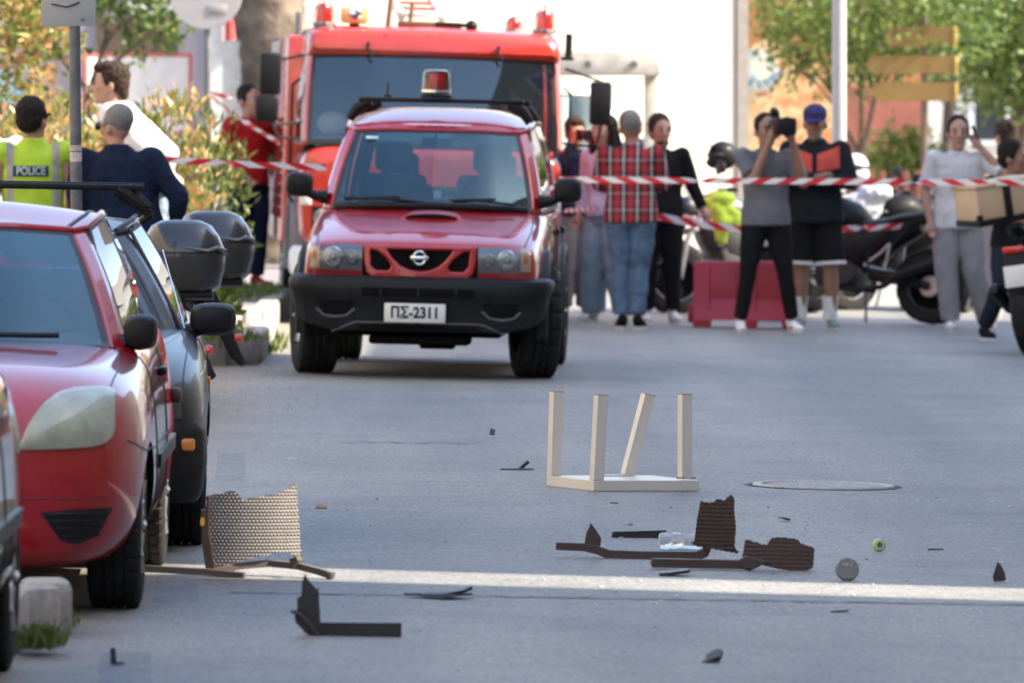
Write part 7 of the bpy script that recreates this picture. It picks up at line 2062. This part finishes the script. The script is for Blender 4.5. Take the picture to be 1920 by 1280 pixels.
def bush(px, s, top, wid, dep, label, m, seed, base=.16, n=120, size=.085):
    r = random.Random(seed); x = X(px, s)
    b = empty('shrub', (x, D(s), gz(x) + base), label=label, cat='shrub', group='shrubs of the hedge')
    h = top - gz(x) - base
    mb = clumps(r, (0, 0, h * .54), (wid, dep, h * .5), n, 13, size, .9, .13, .5, .36)
    mb.build('foliage', m, b, smooth=0)
    st = MB()
    for k in range(6):
        a = 2 * math.pi * k / 6; st.tube([(.05 * math.cos(a), .05 * math.sin(a), 0), (.2 * wid * math.cos(a), .2 * dep * math.sin(a), h * .4), (.5 * wid * math.cos(a), .5 * dep * math.sin(a), h * .8)], [.018, .013, .006], 6)
    st.build('stem', M_bark2, b)
    return b
bush(5, 250, ZP(205, 250), .52, .5, 'orange tinged shrub at the left edge behind the yellow vest', M_photinia, 11)
bush(110, 246, ZP(190, 246), .48, .5, 'tall yellow green shrub just right of the yellow vest', M_photinia, 12)
bush(205, 238, ZP(215, 238), .42, .45, 'shrub behind the white top between pole and navy jacket', M_photinia, 13)
bush(318, 246, ZP(190, 246), .36, .45, 'reddish tipped shrub right of the navy jacket', M_photinia, 14)
bush(388, 240, ZP(222, 240), .30, .4, 'green and cream shrub at the right end of the hedge', M_photgreen, 15)
# weeds by the island
def weeds(name, p, n, h, spread, m, seed, label):
    r = random.Random(seed); mb = MB()
    for _ in range(n):
        q = Vector((r.gauss(0, spread[0]), r.gauss(0, spread[1]), 0))
        d = (Vector((r.uniform(-.5, .5), r.uniform(-.5, .5), 1))).normalized()
        leaf_quad(mb, Vector(p) + q, d, rvec(r), h * r.uniform(.5, 1.3), h * .16)
    o = mb.build(name, m, None, smooth=0); o['kind'] = 'stuff'; o['label'] = label; o['category'] = 'weeds'; return o
M_grass = leafmat('grass_blades', [(.06, .10, .02), (.10, .15, .03), (.16, .20, .05)], .5, .3)
def on(px, s, h): x = X(px, s); return (x, D(s), gz(x) + h)
weeds('grass_strip', on(455, 226, .16), 900, .09, (.16, .9), M_grass, 21, 'grass growing on the pavement by the red shoes')
weeds('grass_strip', on(410, 279, .17), 500, .09, (.14, .25), M_grass, 22, 'grass growing on the rounded pavement island')
weeds('grass_strip', on(497, 262, .0), 320, .12, (.06, .7), M_grass, 23, 'weeds in the gutter behind the pavement island')
weeds('weed_tuft', on(118, 546, .0), 160, .055, (.022, .05), M_grass, 24, 'weed tuft at the foot of the corner kerb')
weeds('weed_tuft', on(70, 575, .02), 320, .075, (.035, .08), M_grass, 25, 'larger weed tuft at the lower left kerb')
pl_r = random.Random(31)
yp = empty('young_plant', on(412, 285, .16), label='leafy light green plant beside the scooter top cases', cat='plant')
clumps(pl_r, (0, 0, .28), (.10, .10, .24), 26, 9, .09, .6, .06, .3, .5).build('foliage', leafmat('light_leaves', [(.14, .2, .04), (.22, .3, .06), (.30, .36, .10)], .45, .4), yp, smooth=0)
st = MB(); st.tube([(0, 0, 0), (.01, 0, .3), (.0, .01, .5)], [.01, .007, .004], 6); st.build('stem', M_bark2, yp)
# trees
def tree(name, px, s, h0, crown, label, seed, lean=(0, 0), rad=.12, m=M_tree, bark=M_bark2, nclump=260, per=14, size=.13, base=.1, clump=.28, limbs=None, group='street trees'):
    r = random.Random(seed); x = X(px, s)
    t = empty(name, (x, D(s), gz(x) + base), label=label, cat='tree', group=group)
    mb = MB(); tips = []
    top = Vector((lean[0], lean[1], h0))
    mid = top * .5 + Vector((r.uniform(-.05, .05), 0, 0))
    mb.tube([(0, 0, -.05), (0, 0, .1), mid, top], [rad * 1.35, rad * 1.1, rad * .9, rad * .8], 12)
    for d in limbs or ((-.5, 0, .9), (.5, .1, .85), (.1, -.4, .9), (0, .5, .9)):
        branch(mb, r, top, Vector(d).normalized(), .9 * crown[3] / 1.6, rad * .55, 2, tips)
    mb.build('trunk', bark, t, smooth=60)
    c = Vector(crown[:3]); rd = crown[3]
    mb = clumps(r, c, (rd, rd, rd * crown[4]), nclump, per, size, .1, clump, .45, .5)
    for p in tips:
        for _ in range(22):
            leaf_quad(mb, p + rvec(r) * .3, (rvec(r)).normalized(), rvec(r), size, size * .5)
    mb.build('crown', m, t, smooth=0)
    return t
tree('street_tree', 1608, 168, 1.15, (.25, 0, 2.75, 1.35, .52), 'slim street tree with forked dark trunk before the painted wall', 41, (.02, 0), .07, M_tree, M_bark2, 460, 15, .10, limbs=((-.45, 0, .9), (.35, 0, .95), (.1, .3, 1)))
tree('street_tree', 1905, 160, 1.6, (.2, 0, 2.6, 1.1, 1.0), 'leafy tree at the right edge of the view', 42, (.05, 0), .09, M_tree2, M_bark2, 560, 15, .105)
tree('street_tree', 1780, 120, 1.8, (.5, 0, 3.4, 1.7, .8), 'farther tree between the direction signs and right edge', 43, (0, 0), .12, M_tree2, M_bark2, 480, 14, .13)
tree('small_tree', 1690, 160, .7, (.02, 0, 1.05, .42, 1.1), 'low bushy tree before the red lower wall', 44, (0, 0), .04, M_tree2, M_bark2, 90, 12, .10, clump=.16)
tree('street_tree', 150, 196, 1.7, (.25, .2, 3.05, .95, .55), 'green tree behind the hedge whose twigs hang into view at upper left', 45, (.1, 0), .06, M_tree, M_bark2, 170, 12, .11, limbs=((-.5, 0, .7), (.6, 0, .8), (.2, .3, .9)))
tree('photinia_tree', 20, 226, .9, (-.05, 0, 2.25, .62, 1.0), 'orange leaved tree at the upper left corner', 46, (0, 0), .05, M_photinia, M_bark2, 170, 13, .10, clump=.16)
# thick plane tree trunk behind the engine
pt = empty('plane_tree', (X(508, 190), D(190), gz(-2.4) + .1), label='thick mottled tree trunk rising left of the fire engine', cat='tree')
mb = MB(); r = random.Random(9)
mb.tube([(0, 0, -.1), (0, 0, .4), (.03, 0, 1.4), (.02, 0, 2.3), (-.08, 0, 2.75)], [.42, .36, .33, .36, .34], 18)
mb.tube([(-.05, 0, 2.5), (-.32, 0, 3.1), (-.6, .1, 4.4)], [.24, .2, .15], 12); mb.tube([(.05, 0, 2.45), (.27, 0, 3.1), (.7, .2, 4.6)], [.22, .19, .14], 12)
tips = []
for p, d in (((-.6, .1, 4.4), (-.5, .1, .9)), ((.7, .2, 4.6), (.5, .1, .9)), ((-.6, .1, 4.4), (.2, .5, .9)), ((.7, .2, 4.6), (0, -.3, 1))): branch(mb, r, Vector(p), Vector(d).normalized(), 1.6, .1, 2, tips)
tk = fuse(mb, 'trunk', mat('plane_bark', (.20, .16, .12), .9, col2=(.075, .055, .042), scale=5, bump=.8, bscale=14), pt, .04, 2, .06, .15)
clumps(r, (0, 0, 7.0), (2.6, 2.2, 1.8), 260, 12, .2, .1, .4, .45, .6).build('crown', M_tree, pt, smooth=0)

# ================================================================== POLES AND SIGNS
sp_ = empty('sign_pole', on(147, 350, 0), (0, R(-.5), 0), 'grey metal pole with the back of a rectangular sign, in front of the navy jacket', 'sign')
zp = lambda py: ZP(py, 350) - gz(X(147, 350))
mb = MB(); mb.tube([(0, 0, -.05), (0, 0, 2.75)], .031, 16); mb.build('post', mat('pole_grey', (.13, .14, .145), .55, .3, var=.35, scale=11, bump=.15), sp_)
mb = MB(); mb.cbox((-.03, -.036, zp(50) + .22), (.29, .006, .44), .002); mb.build('sign_plate', mat('sign_back_grey', (.36, .37, .37), .5, .2, var=.06), sp_)
for z_ in (zp(48) + .02, zp(48) + .3):
    mb = MB(); mb.lathe([(.033, z_), (.037, z_), (.037, z_ + .022), (.033, z_ + .022)], 16, closed=True); mb.cbox((.045, -.02, z_ + .011), (.02, .05, .02), .003); mb.build('clamp', M_steel, sp_)
mb = MB(); mb.tube([(-.12, -.045, zp(8)), (-.04, -.05, zp(14)), (0, -.045, zp(10)), (.03, -.045, zp(5))], .004, 6); mb.build('wire', M_black, sp_)
for z_, h_, c in ((zp(283), .03, (.45, .40, .38)), (zp(303), .05, (.50, .45, .43))):
    mb = MB(); mb.lathe([(.0318, z_), (.0318, z_ + h_)], 16); mb.build('sticker', mat('sticker_%d' % (c[0] * 100), c, .6, var=.3, scale=40), sp_)
rs_ = empty('round_sign', on(389, 216, .16), label='back of a round traffic sign on a dark pole behind the hedge', cat='sign')
z0 = ZP(-12, 216) - gz(X(389, 216)) - .16
mb = MB(); mb.tube([(0, 0, -.05), (0, 0, z0 + .4)], .028, 14); mb.build('post', M_steel, rs_)
mb = MB(); mb.lathe([(.001, -.036), (.31, -.036), (.315, -.03), (.31, -.026)], 40, 'Y', (-.01, 0, z0)); mb.build('sign_disc', mat('sign_back_pale', (.42, .43, .44), .5, .15, var=.05), rs_, smooth=30)
mb = MB(); mb.cbox((.09, -.04, z0 - .14), (.16, .006, .08), .002); mb.build('back_plate', mat('sign_back_grey', (.36, .37, .37)), rs_)
lp = empty('lamp_post', on(1573, 205, .0), label='pale grey street lamp post behind the filming person', cat='lamp post')
M_lamp = mat('lamp_paint', (.40, .41, .41), .4, .2, var=.06)
mb = MB(); mb.tube([(0, 0, -.05), (0, 0, 1.3), (0, 0, 6.0), (-.15, 0, 6.6), (-.9, 0, 6.9)], [.075, .066, .055, .05, .04], 20); mb.build('post', M_lamp, lp, smooth=60)
mb = MB(); mb.cbox((-1.15, 0, 6.9), (.6, .24, .1), .04); mb.build('lamp_head', M_lamp, lp)
mb = MB(); mb.lathe([(.1, -.02), (.1, .12), (.075, .16)], 20); mb.build('base_collar', M_steel, lp)
dr_ = empty('direction_sign', on(1733, 170, .1), label='three ochre direction boards seen from behind on one pole', cat='sign')
zq = lambda py: ZP(py, 170) - gz(X(1733, 170)) - .1
mb = MB(); mb.tube([(0, 0, -.1), (0, 0, zq(30))], .04, 12); mb.build('post', M_bark2, dr_)
M_och = mat('ochre_board', (.15, .09, .022), .5, var=.08)
for a, b_, p0, p1 in ((50, 88, 1655, 1792), (105, 138, 1622, 1794), (155, 190, 1632, 1794)):
    x0, x1 = (p0 - 1733) / 170, (p1 - 1733) / 170; z0, z1 = zq(b_), zq(a); zm = (z0 + z1) / 2
    mb = MB(); mb.prism([(x0, zm), (x0 + .06, z0), (x1, z0), (x1, z1), (x0 + .06, z1)], -.06, -.045, 'Y'); bdo = mb.build('sign_board', M_och, dr_, smooth=0)
    mb = MB(); mb.cbox((x1 - .01, -.065, zm), (.03, .01, z1 - z0), .002); mb.build('board_edge', mat('ochre_edge', (.45, .30, .06), .5), bdo)
fn = empty('red_fence', on(1700, 164, .05), label='red upright slats of a fence below the direction boards', cat='fence')
M_rf = mat('red_slats', (.13, .032, .026), .6)
for k in range(9):
    mb = MB(); mb.cbox((-.55 + .135 * k, 0, .52), (.07, .03, 1.05), .006); mb.build('slat', M_rf, fn)
for z_ in (.2, .85):
    mb = MB(); mb.cbox((0, .03, z_), (1.25, .03, .06), .005); mb.build('rail', M_rf, fn)
